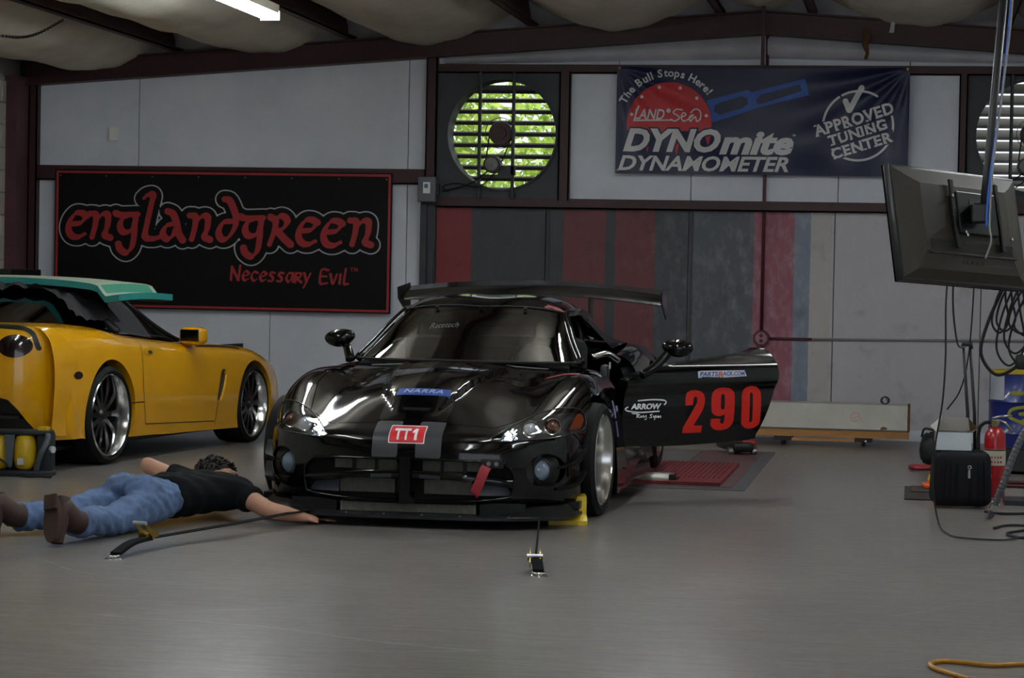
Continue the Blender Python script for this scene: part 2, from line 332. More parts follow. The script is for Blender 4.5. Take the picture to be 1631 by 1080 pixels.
# girts, columns, rafter (channel sections with lips)
def channel_h(x0, x1, z0, z1, y=YW - .06):
    b = MB(); b.bx(x0, x1, y, y + .012, z0, z1).bx(x0, x1, y, YW, z0, z0 + .012).bx(x0, x1, y - .006, YW, z1 - .014, z1); return b.build('girt', oxide, wall)
def channel_v(x0, x1, z0, z1, y=YW - .075, name='column'):
    b = MB(); b.bx(x0, x1, y, y + .012, z0, z1).bx(x0, x0 + .012, y, YW, z0, z1).bx(x1 - .012, x1, y, YW, z0, z1); return b.build(name, oxide, wall)
channel_h(-7.69, -4.14, 2.08, 2.21); channel_h(-4.04, 3.9, 1.89, 1.975); channel_h(-4.04, 3.9, 3.035, 3.11)
channel_v(-7.70, -7.62, 0, 2.95); channel_v(-4.135, -4.04, 1.93, 3.17); channel_v(-2.985, -2.89, 1.96, 3.05); channel_v(0.345, 0.415, 1.96, 3.05); channel_v(1.48, 1.56, 1.96, 3.05)
MB().bx(-4.17, -4.04, YW - .05, YW, 0, 1.93).bx(-4.165, -4.11, YW - .09, YW - .05, 0.9, 1.91).bx(-4.09, -4.05, YW - .075, YW - .05, 0, 1.5).build('column', dark_steel, wall)
MB().bx(-7.80, -7.70, YW - .35, YW + .02, 0, 2.97).build('column', mat('worn_oxide', pc('#3a2226'), .5, var=.35, vscale=4), wall)
def sloped_beam(xa, xb, lo, hi, y0, y1):
    b = MB(); V = []
    for x in (xa, xb):
        for y, z in ((y0, lo(x)), (y1, lo(x)), (y1, hi(x)), (y0, hi(x))): V.append((x, y, z))
    b.add(V, [(0, 1, 2, 3), (7, 6, 5, 4), (0, 4, 5, 1), (1, 5, 6, 2), (2, 6, 7, 3), (3, 7, 4, 0)]); return b
for xa, xb in ((-7.72, -1.27), (-1.27, 3.9)):
    b = sloped_beam(xa, xb, raf_bot, raf_top, YW - .10, YW - .085)
    g = sloped_beam(xa, xb, raf_bot, lambda x: raf_bot(x) + .014, YW - .17, YW - .02); b.add(g.V, g.F)
    g = sloped_beam(xa, xb, lambda x: raf_top(x) - .014, raf_top, YW - .17, YW - .02); b.add(g.V, g.F)
    b.build('rafter', oxide, wall)
MB().bx(-1.285, -1.255, YW - .19, YW - .17, 3.08, 3.6).build('splice_plate', oxide, wall)
# left block wall: courses near the corner are laid block by block, the unseen rest is plain
wl_ = thing('wall_left', 'white painted concrete block wall at far left', None, kind='structure')
blockm = mat('painted_block', pc('#7b7973'), 0.7, var=0.10, vscale=5, bump=0.3, bscale=60)
MB().bx(-8.05, -7.825, -1.5, 20.2, 0, 3.4).build('wall_core', blockm, wl_)
bm_ = MB().bbox((0, 0, 0), (0.03, 0.392, 0.188), 0.006, seg=1); proto = bm_.build('block', blockm, wl_)
first = True
for r_ in range(15):
    for k in range(6):
        y = 19.86 - k * 0.4 - (0.2 if r_ % 2 else 0)
        o = proto if first else copy_obj(proto, wl_); first = False; o.location = (-7.815, y, 0.1 + r_ * 0.195)
# right wall, and an unseen front wall added to keep daylight off the left side
MB().bx(-8.05, -2.0, -1.6, -1.5, 0, 3.6).build('wall_front_added', mat('front_wall_paint', pc('#7a7a7a'), .6, var=.1)); tag(bpy.data.objects['wall_front_added'], 'plain unseen front wall behind the camera, added to keep the left side dim', kind='structure')
MB().bx(3.9, 4.1, -1.5, 20.2, 0, 3.4).build('wall_right', mat('right_wall_paint', pc('#7a7a7a'), .6, var=.1)); tag(bpy.data.objects['wall_right'], 'plain grey side wall at the far right', kind='structure')

# roof: purlins, sagging fabric liner between them, unseen metal sheet added above to block light
ceil = thing('ceiling', 'roof with dark red purlins and sagging dirty white fabric liner', None, kind='structure')
fabric = mat('liner_fabric', '#d6cebf', 0.75, var=0.2, vscale=1.4, bump=0.5, bscale=9)
plast = mat('liner_plastic', pc('#77777c'), 0.45, var=0.2, vscale=3)
PX = [-7.72, -6.36, -4.82, -3.24, -1.66, -0.90, 0.68, 2.2, 3.85]
for x in PX:
    z = raf_top(x); b = MB(); b.bx(x - .005, x + .005, -1.5, YW - .03, z, z + .21).bx(x - .005, x + .07, -1.5, YW - .03, z, z + .012).bx(x - .07, x + .005, -1.5, YW - .03, z + .198, z + .21).bx(x + .06, x + .07, -1.5, YW - .03, z, z + .03)
    b.build('purlin', oxide, ceil)
for i in range(len(PX) - 1):
    xa, xb = PX[i], PX[i + 1]; w = xb - xa; nx, ny = 28, 90; V = []; F = []
    sag = (0.33, 0.30, 0.27, 0.27, 0.20, 0.26, .27, .3)[i]; ph = i * 1.7
    for jy in range(ny + 1):
        y = -1.5 + (YW - .13 + 1.5) * jy / ny
        for jx in range(nx + 1):
            s = jx / nx; x = xa + .012 + (w - .024) * s
            base = raf_top(x) + 0.205
            prof = (math.sin(PI * s)) ** 0.8
            sk = math.sin(PI * s ** (1.15 if i % 2 else 0.85))
            wr = 0.012 * math.sin(y * 5.1 + s * 7 + ph) + 0.010 * math.sin(y * 2.3 - s * 11 + ph) + 0.006 * math.sin(s * 34 + y * 0.9)
            dz = sag * (0.6 * prof + 0.4 * sk) * (1 + 0.10 * math.sin(y * 0.8 + ph)) + wr * prof
            V.append((x, y, base - dz))
    for jy in range(ny):
        for jx in range(nx): a = jy * (nx + 1) + jx; F.append((a, a + 1, a + nx + 2, a + nx + 1))
    ob('fabric_liner', V, F, fabric, ceil, True)
    # crumpled plastic behind the fabric, against the wall
    V = []; F = []
    for jx in range(25):
        x = xa + w * jx / 24
        for k in range(5):
            V.append((x, YW - .05 - .05 * k - .02 * math.sin(jx * 1.9 + k * 2.2), raf_top(x) - .02 + .06 * k + .015 * math.sin(jx * 2.7 + k)))
    for jx in range(24):
        for k in range(4): a = jx * 5 + k; F.append((a, a + 5, a + 6, a + 1))
    ob('plastic_sheeting', V, F, plast, ceil, True)
b = MB()
for xa, xb in ((-8.05, -1.27), (-1.27, 4.1)):
    g = sloped_beam(xa, xb, lambda x: raf_top(x) + .23, lambda x: raf_top(x) + .26, -1.5, 20.4); b.add(g.V, g.F)
b.build('roof_light_block', mat('light_block_metal', '#8c8f92', .5, metal=.5), ceil)  # added out of view over the liner to keep sky light out
# gathered plastic that hangs below the rafter above the fan and banner
def drape(x0, x1, zt, zb, n=40):
    V = []; F = []
    for i in range(n + 1):
        x = x0 + (x1 - x0) * i / n
        for k in range(7):
            t = k / 6; z = zt(x) + (zb(x) - zt(x)) * t
            V.append((x, YW - .015 - .05 * math.sin(PI * t) - .008 * math.sin(t * 19 + x * 2), z))
    for i in range(n):
        for k in range(6): a = i * 7 + k; F.append((a, a + 7, a + 8, a + 1))
    return V, F
V, F = drape(-3.98, -1.3, lambda x: raf_bot(x) + .01, lambda x: 3.115 + .05 * (x + 3.98) / 2.7); ob('plastic_drape', V, F, plast, ceil, True)
V, F = drape(-1.24, 3.8, lambda x: raf_bot(x) + .01, lambda x: 3.17 - .03 * min(1, (x + 1.24) / 1.6)); ob('plastic_drape', V, F, plast, ceil, True)

# ------------------------------------------------------------------ fluorescent fixtures (one in view, the rest of the rows overhead nearer the camera)
tubem = mat('lit_tube', '#f4fbff', 0.5, emit=TUBE_STRENGTH)
fixm = mat('white_enamel', '#b9b6a8', 0.4)
def fixture(x, y0, label):
    z = raf_top(x) - .235
    t = thing('fluorescent_light', label, 'light', (x, y0, z), 0, 'twin tube ceiling lights')
    MB().bx(-.06, .06, 0, 2.44, .03, .09).build('housing', fixm, t)
    for s in (-.045, .045):
        MB().cyl((s, .03, .005), (s, 2.41, .005), .017, 10).build('tube', tubem, t)
    MB().bx(-.07, .07, 0, .03, -.02, .05).bx(-.07, .07, 2.41, 2.44, -.02, .05).build('end_socket', fixm, t)
    MB().tube([(0, .3, .09), (0, .3, .42)], .004, 5).tube([(0, 2.1, .09), (0, 2.1, .42)], .004, 5).build('hanger', alu, t)
fixture(-4.50, 13.9, 'lit twin tube fluorescent fixture at the top left, under the fabric ceiling')
for x, y in ((-4.5, 8.6), (-1.5, 13.9), (-1.5, 8.9), (-1.5, 4.2), (1.9, 12.5), (1.9, 7.5)):
    fixture(x, y, {-4.5: 'overhead twin tube light above the lying person, outside the photo', 1.9: 'overhead twin tube light along the right wall, ' + ('near the hanging television' if y > 10 else 'near the camera'), -1.5: 'overhead twin tube light ' + ('above the black car roof' if y > 12 else 'above the open floor' if y > 6 else 'beside the camera')}[x])
# ------------------------------------------------------------------ wall fans, foliage outside
brown_slat = mat('weathered_slat', pc('#2c2422'), .7, var=.3, vscale=6)
grey_slat = mat('pale_slat', pc('#77736f'), .6, var=.2, vscale=6)
def exhaust_fan(cx, cz, x0, x1, label, slat_m, tilt, broken):
    t = thing('exhaust_fan', label, 'fan', (cx, YW, cz), 0, 'large belt driven wall fans')
    Rr = 0.47; n = 56; x0 -= cx; x1 -= cx; z0, z1 = 1.97 - cz, 3.04 - cz
    # square sheet with a round hole
    b = MB(); outer = []; inner = []
    for k in range(n):
        a = 2 * PI * (k + .5) / n; c, s = math.cos(a), math.sin(a)
        sc = min((x1 if c > 0 else -x0) / max(abs(c), 1e-6), (z1 if s > 0 else -z0) / max(abs(s), 1e-6))
        outer.append((c * sc, s * sc)); inner.append((c * Rr, s * Rr))
    for y in (-.03, -.01):
        o = len(b.V); b.V += [(x, y, z) for x, z in outer] + [(x, y, z) for x, z in inner]
        b.F += [(o + k, o + (k + 1) % n, o + n + (k + 1) % n, o + n + k) for k in range(n)]
    # corner fill is approximated by square corners
    for sx, sz in ((x0, z0), (x1, z0), (x1, z1), (x0, z1)):
        ks = sorted(range(n), key=lambda k: (outer[k][0] - sx) ** 2 + (outer[k][1] - sz) ** 2)[:2]
        o = len(b.V); b.V += [(outer[ks[0]][0], -.03, outer[ks[0]][1]), (outer[ks[1]][0], -.03, outer[ks[1]][1]), (sx, -.03, sz)]; b.F.append((o, o + 1, o + 2))
    b.build('housing_panel', dark_steel, t)
    MB().lathe([(Rr + .012, -.05), (Rr + .012, -.065), (Rr - .004, -.065), (Rr - .004, .20), (Rr + .012, .20)], 56, Matrix.Rotation(R(-90), 4, 'X')).build('shroud', dark_steel, t, 40)
    for k in range(11):
        z = -.45 + .0965 * k + (.02 if k == 10 else 0)
        ti = tilt if not (broken and k in (9, 10)) else tilt + 20
        w = .105; half = .56
        M = Matrix.Translation((0, .30, z)) @ Matrix.Rotation(R(ti), 4, 'X')
        MB().box((0, 0, 0), (2 * half, w, .008), M=M).box((0, -w / 2, -.006), (2 * half, .012, .03), M=M).build('louver_slat', slat_m, t)
    MB().bx(-.6, -.55, .2, .4, -.56, .56).bx(.55, .6, .2, .4, -.56, .56).bx(-.6, .6, .2, .4, .54, .58).bx(-.6, .6, .2, .4, -.58, -.54).build('louver_frame', brown_slat, t)
    for x in (-.185, .105):
        MB().bx(x - .013, x + .013, -.10, -.075, z0, z1).bx(x - .013, x - .008, -.10, -.05, z0, z1).build('support_bar', dark_steel, t)
    hub = MB().lathe([(0, -.02), (.05, -.02), (.052, .0), (.098, .0), (.102, .015), (.102, .07), (.095, .08), (0, .08)], 30, Matrix.Translation((-.01, -.06, .01)) @ Matrix.Rotation(R(-90), 4, 'X')).build('pulley', oxide, t, 40)
    MB().lathe([(.128, .02), (.133, .02), (.133, .032), (.128, .032), (.128, .02)], 36, Matrix.Translation((-.01, -.08, .01)) @ Matrix.Rotation(R(-90), 4, 'X')).build('belt_guard', black_pl, hub, 40)
    MB().tube([(-.10, -.09, -.02), (-.12, -.10, -.2), (-.095, -.10, -.27)], .006, 6).tube([(.09, -.09, -.03), (.02, -.10, -.22), (-.015, -.10, -.28)], .006, 6).build('belt', black_rub, t)
    mo = MB().lathe([(0, -.10), (.012, -.10), (.014, -.085), (.055, -.08), (.072, -.06), (.075, .06), (.06, .08), (0, .08)], 28, Matrix.Translation((-.06, -.12, -.26)) @ Matrix.Rotation(R(-90), 4, 'X')).build('motor', mat('grey_motor', pc('#4a4848'), .45, metal=.4), t, 40)
    MB().bx(-.19, .11, -.13, -.06, -.375, -.345).bx(-.02, .13, -.10, -.07, -.35, -.27).build('motor_mount', dark_steel, t)
    MB().tube(crom([(-.08, -.19, -.31), (-.2, -.14, -.40), (-.33, -.09, -.45), (-.42, -.06, -.47), (-.5, -.05, -.49)], 6), .006, 6).tube(crom([(-.02, -.2, -.33), (-.18, -.12, -.45), (-.38, -.06, -.42), (-.5, -.05, -.45), (-.45, -.05, -.5)], 6), .005, 6).build('power_cord', black_rub, t)
    return t
exhaust_fan(-3.478, 2.515, -4.045, -2.98, 'round wall fan with open slats and green trees behind, above the black car', brown_slat, 12, True)
exhaust_fan(0.955, 2.545, 0.41, 1.50, 'round wall fan with nearly shut pale slats, behind the hanging television', grey_slat, 38, False)

leafm = mat('leaf', '#8aa84e', .5, var=.4, vscale=.7); leafm.node_tree.nodes['Principled BSDF'].inputs['Subsurface Weight'].default_value = 0.0
nt = leafm.node_tree; tr = nt.nodes.new('ShaderNodeBsdfTranslucent'); tr.inputs[0].default_value = srgb('#b9cc6a') + [1]
mxs = nt.nodes.new('ShaderNodeMixShader'); mxs.inputs[0].default_value = .5; nt.links.new(nt.nodes['Principled BSDF'].outputs[0], mxs.inputs[1]); nt.links.new(tr.outputs[0], mxs.inputs[2]); nt.links.new(mxs.outputs[0], nt.nodes['Material Output'].inputs[0])
def tree(x, y, h, rad, n, label):
    t = thing('tree', label, 'tree', (x, y, -.1), 0, 'trees outside the fan opening')
    MB().tube(crom([(0, 0, 0), (.06, .02, h * .3), (-.05, .05, h * .6), (.1, 0, h * .9)], 5), [.09 - .075 * i / 15 for i in range(16)], 8).build('trunk', mat('bark', '#4a3c2e', .9), t, True)
    V = []; F = []
    for k in range(n):
        d = rng.normal(size=3); d /= np.linalg.norm(d); p = d * rad * rng.random() ** .45 * np.array([1, .8, 1.0]) + [0, 0, h * .62]
        s = .05 + .05 * rng.random(); a = rng.normal(size=3); a /= np.linalg.norm(a); bb = np.cross(a, rng.normal(size=3)); bb /= np.linalg.norm(bb)
        o = len(V); V += [p - a * s, p + bb * s * .45, p + a * s, p - bb * s * .45]; F.append((o, o + 1, o + 2, o + 3))
    c = ob('leaves', V, F, leafm, t); c['kind'] = 'stuff'
tree(-5.6, 23.2, 4.4, 1.6, 5200, 'leafy green tree seen through the left part of the open wall fan')
tree(-3.6, 25.9, 4.4, 1.9, 5200, 'leafy green tree seen through the right part of the open wall fan')
g = MB().bx(-30, 30, 20.3, 60, -.3, -.2).build('ground_outside', mat('dry_grass', '#6f7a45', .9, var=.3)); tag(g, 'grassy ground outside behind the shop', kind='structure')

# ------------------------------------------------------------------ black sign with red uncial lettering
SX0, SX1, SZ0, SZ1 = -7.44, -4.415, 0.966, 2.173; SY = YW - .075
s = thing('shop_sign', 'large black sign with red Celtic style lettering and red border', 'sign', (SX0, SY, SZ0))
W_, H_ = SX1 - SX0, SZ1 - SZ0
sblack = mat('sign_black', '#0b0b0c', .5, spec=.22); sred = mat('sign_red', pc('#651618', 3.2), .5); swhite = mat('sign_white', '#b9bcc0', .5)
MB().bx(0, W_, -.012, .01, 0, H_).build('board', sblack, s)
def frame_strip(i, w):
    b = MB(); y0, y1 = -.0145, -.0125
    b.bx(i, W_ - i, y0, y1, i, i + w).bx(i, W_ - i, y0, y1, H_ - i - w, H_ - i).bx(i, i + w, y0, y1, i + w, H_ - i - w).bx(W_ - i - w, W_ - i, y0, y1, i + w, H_ - i - w); return b
frame_strip(.012, .02).build('border', sred, s)
for k in range(8): MB().cyl((.05 + k * (W_ - .1) / 7, -.018, H_ - .055), (.05 + k * (W_ - .1) / 7, -.012, H_ - .055), .005, 8).build('screw', alu, s)
def e_(x, y): return [[(x + 88, y + 18), (x + 66, y + 6), (x + 38, y + 8), (x + 12, y + 42), (x + 4, y + 82), (x + 18, y + 114), (x + 48, y + 122), (x + 82, y + 106)], [(x + 20, y + 60), (x + 62, y + 52), (x + 88, y + 22)]]
def n_(x, y): return [[(x - 8, y + 8), (x + 18, y + 14), (x + 16, y + 62), (x + 2, y + 122)], [(x + 18, y + 44), (x + 48, y + 12), (x + 74, y + 14), (x + 74, y + 62), (x + 62, y + 108), (x + 86, y + 122)]]
def g_(x, y): return [[(x - 10, y + 6), (x + 12, y + 13), (x + 92, y + 10)], [(x + 56, y + 14), (x + 22, y + 32), (x + 10, y + 66), (x + 24, y + 95), (x + 58, y + 90), (x + 78, y + 58), (x + 84, y + 14)], [(x + 78, y + 58), (x + 76, y + 115), (x + 66, y + 168), (x + 40, y + 195), (x + 12, y + 178), (x + 4, y + 154)]]
LOGO = e_(98, 234) + n_(212, 234) + g_(334, 232) + [[(452, 166), (470, 150), (496, 150), (486, 205), (470, 285), (462, 348), (496, 358), (528, 350)]]
LOGO += [[(596, 284), (560, 296), (544, 332), (562, 358), (590, 342), (606, 302)], [(566, 226), (590, 238), (608, 282), (618, 330), (636, 362)]]
LOGO += n_(676, 236) + [[(862, 268), (822, 276), (802, 320), (816, 354), (846, 346), (874, 302), (882, 254), (870, 210), (850, 170), (828, 164)]] + g_(914, 240)
LOGO += [[(1040, 246), (1062, 262), (1058, 310), (1036, 376)], [(1056, 256), (1092, 240), (1116, 262), (1098, 298), (1066, 312)], [(1072, 312), (1104, 348), (1132, 374)]] + e_(1164, 250) + e_(1278, 254) + n_(1410, 248)
K = (0.3434)                                            # traced sign units to the board
def sg(x, y): return (x - 36) / 1552 * W_, H_ - (y - 30) / 664 * H_
def put(V, F, name, m, y, par): return ob(name, [(*[sg(a, c)[0] for _ in (0,)], y, sg(a, c)[1]) for a, c, _ in V], F, m, par)
V, F = blob_geo(LOGO, 45.5); put(V, F, 'outline', swhite, -.0135, s)
V, F = blob_geo(LOGO, 39.5); put(V, F, 'outline_gap', sblack, -.0150, s)
V, F = nib_geo(LOGO, (9, -8), 5.5); put(V, F, 'lettering', sred, -.0165, s)
def low(st, x, y, k): return [[(x + a * k, y + c * k) for a, c in q] for q in st]
GL = {'N': [[(0, 0), (4, -62)], [(4, -62), (34, 0)], [(34, 0), (42, -70)]], 'e': [[(30, -36), (16, -44), (2, -22), (10, 0), (28, -8)], [(6, -20), (28, -28)]], 'c': [[(30, -38), (14, -42), (2, -20), (12, 0), (28, -8)]],
      's': [[(28, -40), (12, -42), (8, -30), (20, -18), (18, -2), (0, -2)]], 'a': [[(30, -42), (12, -40), (2, -16), (12, 0), (26, -18), (32, -42), (32, 0)]], 'r': [[(6, -44), (2, 0)], [(6, -42), (28, -42), (24, -24), (8, -20), (30, 0)]],
      'y': [[(4, -44), (14, -4)], [(32, -44), (14, -4), (0, 26)]], 'E': [[(38, -62), (8, -62), (2, 0), (34, 0)], [(6, -32), (30, -32)]], 'v': [[(2, -44), (14, 0), (32, -44)]], 'i': [[(8, -44), (4, 0)]], 'l': [[(12, -72), (4, -4), (22, 0)]]}
ADV = {'N': 52, 'E': 46, 'i': 20, 'l': 30, ' ': 34}
TXT = []; x = 862; y = 548
for ch in 'Necessary Evil':
    if ch != ' ': TXT += low(GL[ch], x, y + (x - 862) * .016, 1.0)
    x += ADV.get(ch, 40)
V, F = nib_geo(TXT, (3.4, -3.0), 2.2); put(V, F, 'tagline', sred, -.0140, s)
V, F = nib_geo(low([[(0, -18), (16, -18)], [(8, -18), (8, 0)], [(22, 0), (24, -18)], [(24, -18), (30, -4)], [(30, -4), (36, -18)], [(36, -18), (38, 0)]], x + 2, 496, .85), (.8, -.8), 1.0); put(V, F, 'trademark', sred, -.0140, s)

# ------------------------------------------------------------------ dark blue vinyl banner
BX0, BX1, BZ0, BZ1 = -2.492, -0.060, 2.193, 3.092
bw, bh = BX1 - BX0, BZ1 - BZ0
def bdisp(u, v):           # u right, v up in 0..1, wrinkles fanning from the tied corners
    d = 0.0
    for cx, cv, sg_ in ((1, 1, 1.0), (0, 1, .7)):
        dx, dv = (u - cx) * 2.7, (v - cv); r = math.hypot(dx, dv) + 1e-4; a = math.atan2(-dv, abs(dx) + 1e-4)
        d += sg_ * .022 * math.sin(a * 15 + 1.3) * math.exp(-r * 1.1) * min(1, r * 4)
    d += .012 * math.sin(v * 9 + u * 3.5) * math.sin(PI * u) + .006 * math.sin(u * 21 + v * 6) * (1 - v) * math.sin(PI * u)
    return d - .012
def bpt(u, v, off=0.0):
    sagz = -.012 * math.sin(PI * u) * v
    return (BX0 + bw * u, YW - .09 + bdisp(u, v) - off, BZ0 + bh * v + sagz)
ban = thing('vinyl_banner', 'dark blue vinyl banner with red dial, blue lever and white lettering', 'banner', (0, 0, 0))
n, m_ = 130, 50
V = [bpt(i / n, j / m_) for j in range(m_ + 1) for i in range(n + 1)]
F = [(j * (n + 1) + i, j * (n + 1) + i + 1, (j + 1) * (n + 1) + i + 1, (j + 1) * (n + 1) + i) for j in range(m_) for i in range(n)]
ob('cloth', V, F, mat('navy_vinyl', '#1e2448', .36, spec=.4), ban, True)
def sub(V, F, maxe):       # split long print edges so print follows the cloth
    bm = bmesh.new(); vs = [bm.verts.new(v) for v in V]
    for f in F:
        try: bm.faces.new([vs[i] for i in f])
        except ValueError: pass
    bmesh.ops.triangulate(bm, faces=bm.faces[:])
    for _ in range(5):
        es = [e for e in bm.edges if e.calc_length() > maxe]
        if not es: break
        bmesh.ops.subdivide_edges(bm, edges=es, cuts=1); bmesh.ops.triangulate(bm, faces=bm.faces[:])
    bm.verts.index_update(); V2 = np.array([v.co[:] for v in bm.verts]); F2 = [[v.index for v in f.verts] for f in bm.faces]; bm.free(); return V2, F2
# banner units: the traced crop, x 45..1600, y 55..630 (down)
def bn(V, F, name, m, lev, par=None):
    V, F = sub(V, F, 26); return ob(name, [bpt((a - 45) / 1550, 1 - (c - 58) / 570, .0026 * lev) for a, c, _ in V], F, m, par or ban)
def flipy(V): V = V.copy(); V[:, 1] *= -1; return V
b_white = mat('banner_white', pc('#8f8f90'), .45); b_red = mat('banner_red', pc('#8c2024', 2.4), .45); b_blue = mat('banner_blue', pc('#1c3b78', 2.4), .45); b_navy = MATS['navy_vinyl']
dome = [(330 + 228 * math.cos(a), 365 - 228 * math.sin(a)) for a in [R(-8 + 196 * k / 40) for k in range(41)]]
bn(np.array([(x, y, 0) for x, y in dome]), [tuple(range(41))], 'red_dial', b_red, 1)
for hx, hy in ((128, 312), (180, 217), (273, 165), (385, 167), (475, 220), (528, 314)):
    bn(np.array([(hx + 9 * math.cos(k * PI / 6), hy + 9 * math.sin(k * PI / 6), 0) for k in range(12)]), [tuple(range(12))], 'dial_dot', b_white, 2)
drips = [(190, 395, 240, 520), (250, 395, 300, 500), (345, 400, 400, 530), (440, 395, 480, 510), (520, 400, 560, 480)]
bn(np.array([p for a, b_, c, d in drips for p in ((a, b_, 0), (c, b_, 0), ((a + c) / 2, d, 0))]), [(3 * k, 3 * k + 1, 3 * k + 2) for k in range(len(drips))], 'red_drips', b_red, 1)
def lever():
    o = [(525, 232), (745, 172), (765, 185), (1048, 112), (1070, 200), (800, 268), (560, 352), (552, 300)]
    h1 = [(570, 258), (600, 242), (715, 208), (745, 218), (748, 250), (715, 272), (600, 308), (570, 292)]; h2 = [(790, 228), (815, 198), (1020, 142), (1032, 178), (840, 240), (800, 250)]
    bm = bmesh.new()
    for pl in (o, h1, h2):
        vs = [bm.verts.new((x, y, 0)) for x, y in pl]
        for i in range(len(vs)): bm.edges.new((vs[i], vs[(i + 1) % len(vs)]))
    bmesh.ops.triangle_fill(bm, edges=bm.edges[:], use_beauty=True)
    # drop triangles inside the holes
    def ins(p, pl):
        c = False; j = len(pl) - 1
        for i in range(len(pl)):
            if (pl[i][1] > p[1]) != (pl[j][1] > p[1]) and p[0] < (pl[j][0] - pl[i][0]) * (p[1] - pl[i][1]) / (pl[j][1] - pl[i][1]) + pl[i][0]: c = not c
            j = i
        return c
    bmesh.ops.delete(bm, geom=[f for f in bm.faces if ins(f.calc_center_median(), h1) or ins(f.calc_center_median(), h2)], context='FACES')
    bm.verts.index_update(); V = np.array([v.co[:] for v in bm.verts]); F = [[v.index for v in f.verts] for f in bm.faces]; bm.free(); return V, F
V, F = lever(); bn(V, F, 'blue_lever', b_blue, 1)
def words(s_, x0, x1, y0, y1, bold, shear, name, m, lev, halo=None, space=1.0):
    V, F = text_geo(s_, 1, bold, shear, space); V = fit(flipy(V), x0, x1, y0, y1)
    if halo:
        V2, F2 = text_geo(s_, 1, bold + .05, shear, space); V2 = fit(flipy(V2), x0 - halo, x1 + halo, y0 - halo, y1 + halo); bn(V2, F2, name + '_shadow', b_navy, lev - 1)
    bn(V, F, name, m, lev)
words('DYNO', 85, 608, 385, 512, .045, .28, 'lettering', b_white, 3, 9)
words('mite', 600, 995, 396, 522, .045, .28, 'lettering', b_white, 3, 5)
words('DYNAMOMETER', 60, 970, 530, 612, .028, .28, 'lettering', b_white, 3, 6)
words('TM', 985, 1004, 410, 420, .01, 0, 'trademark', b_white, 3)
# arc lettering
arc = 'The Bull Stops Here!'; wd = {'i': .3, 'l': .32, ' ': .35, '!': .35, 't': .42, 'r': .45, 'T': .75, 'B': .8, 'S': .8, 'H': .85, 'u': .65, 'o': .66, 'p': .66, 'h': .64, 'e': .64, 's': .6}
tot = sum(wd.get(c, .6) for c in arc); pos = 0; A0, A1 = R(156), R(38)
for ch in arc:
    wch = wd.get(ch, .6); a = A0 + (A1 - A0) * (pos + wch / 2) / tot; pos += wch
    if ch == ' ': continue
    V, F = text_geo(ch, 58, 1.6, 0); V = V.copy(); V[:, 0] -= (V[:, 0].min() + V[:, 0].max()) / 2
    base = V[:, 1].copy() + 14; rr = 262 + base; xx = V[:, 0]
    X = 330 + rr * math.cos(a) + xx * math.sin(a); Y = 365 - (rr * math.sin(a) - xx * math.cos(a)); bn(np.c_[X, Y, 0 * X], F, 'arc_lettering', b_white, 3)
words('LAND', 140, 305, 282, 338, .02, .25, 'dial_lettering', b_white, 4)
V, F = blob_geo([[(140, 345), (345, 340)], [(165, 270), (140, 345)], [(318, 290), (326, 282), (334, 290), (326, 298), (318, 290)]], 4); bn(V, F, 'dial_underline', b_white, 4)
V, F = blob_geo([[(400, 285), (370, 282), (352, 300), (375, 315), (385, 330), (360, 345), (340, 335)], [(395, 325), (420, 310), (405, 300), (395, 325), (410, 345), (440, 330), (460, 310), (440, 320), (445, 345), (470, 320), (478, 345), (497, 335)], [(445, 300), (465, 280), (490, 285), (500, 312), (495, 335)]], 3.4); bn(V, F, 'script_lettering', b_white, 4)
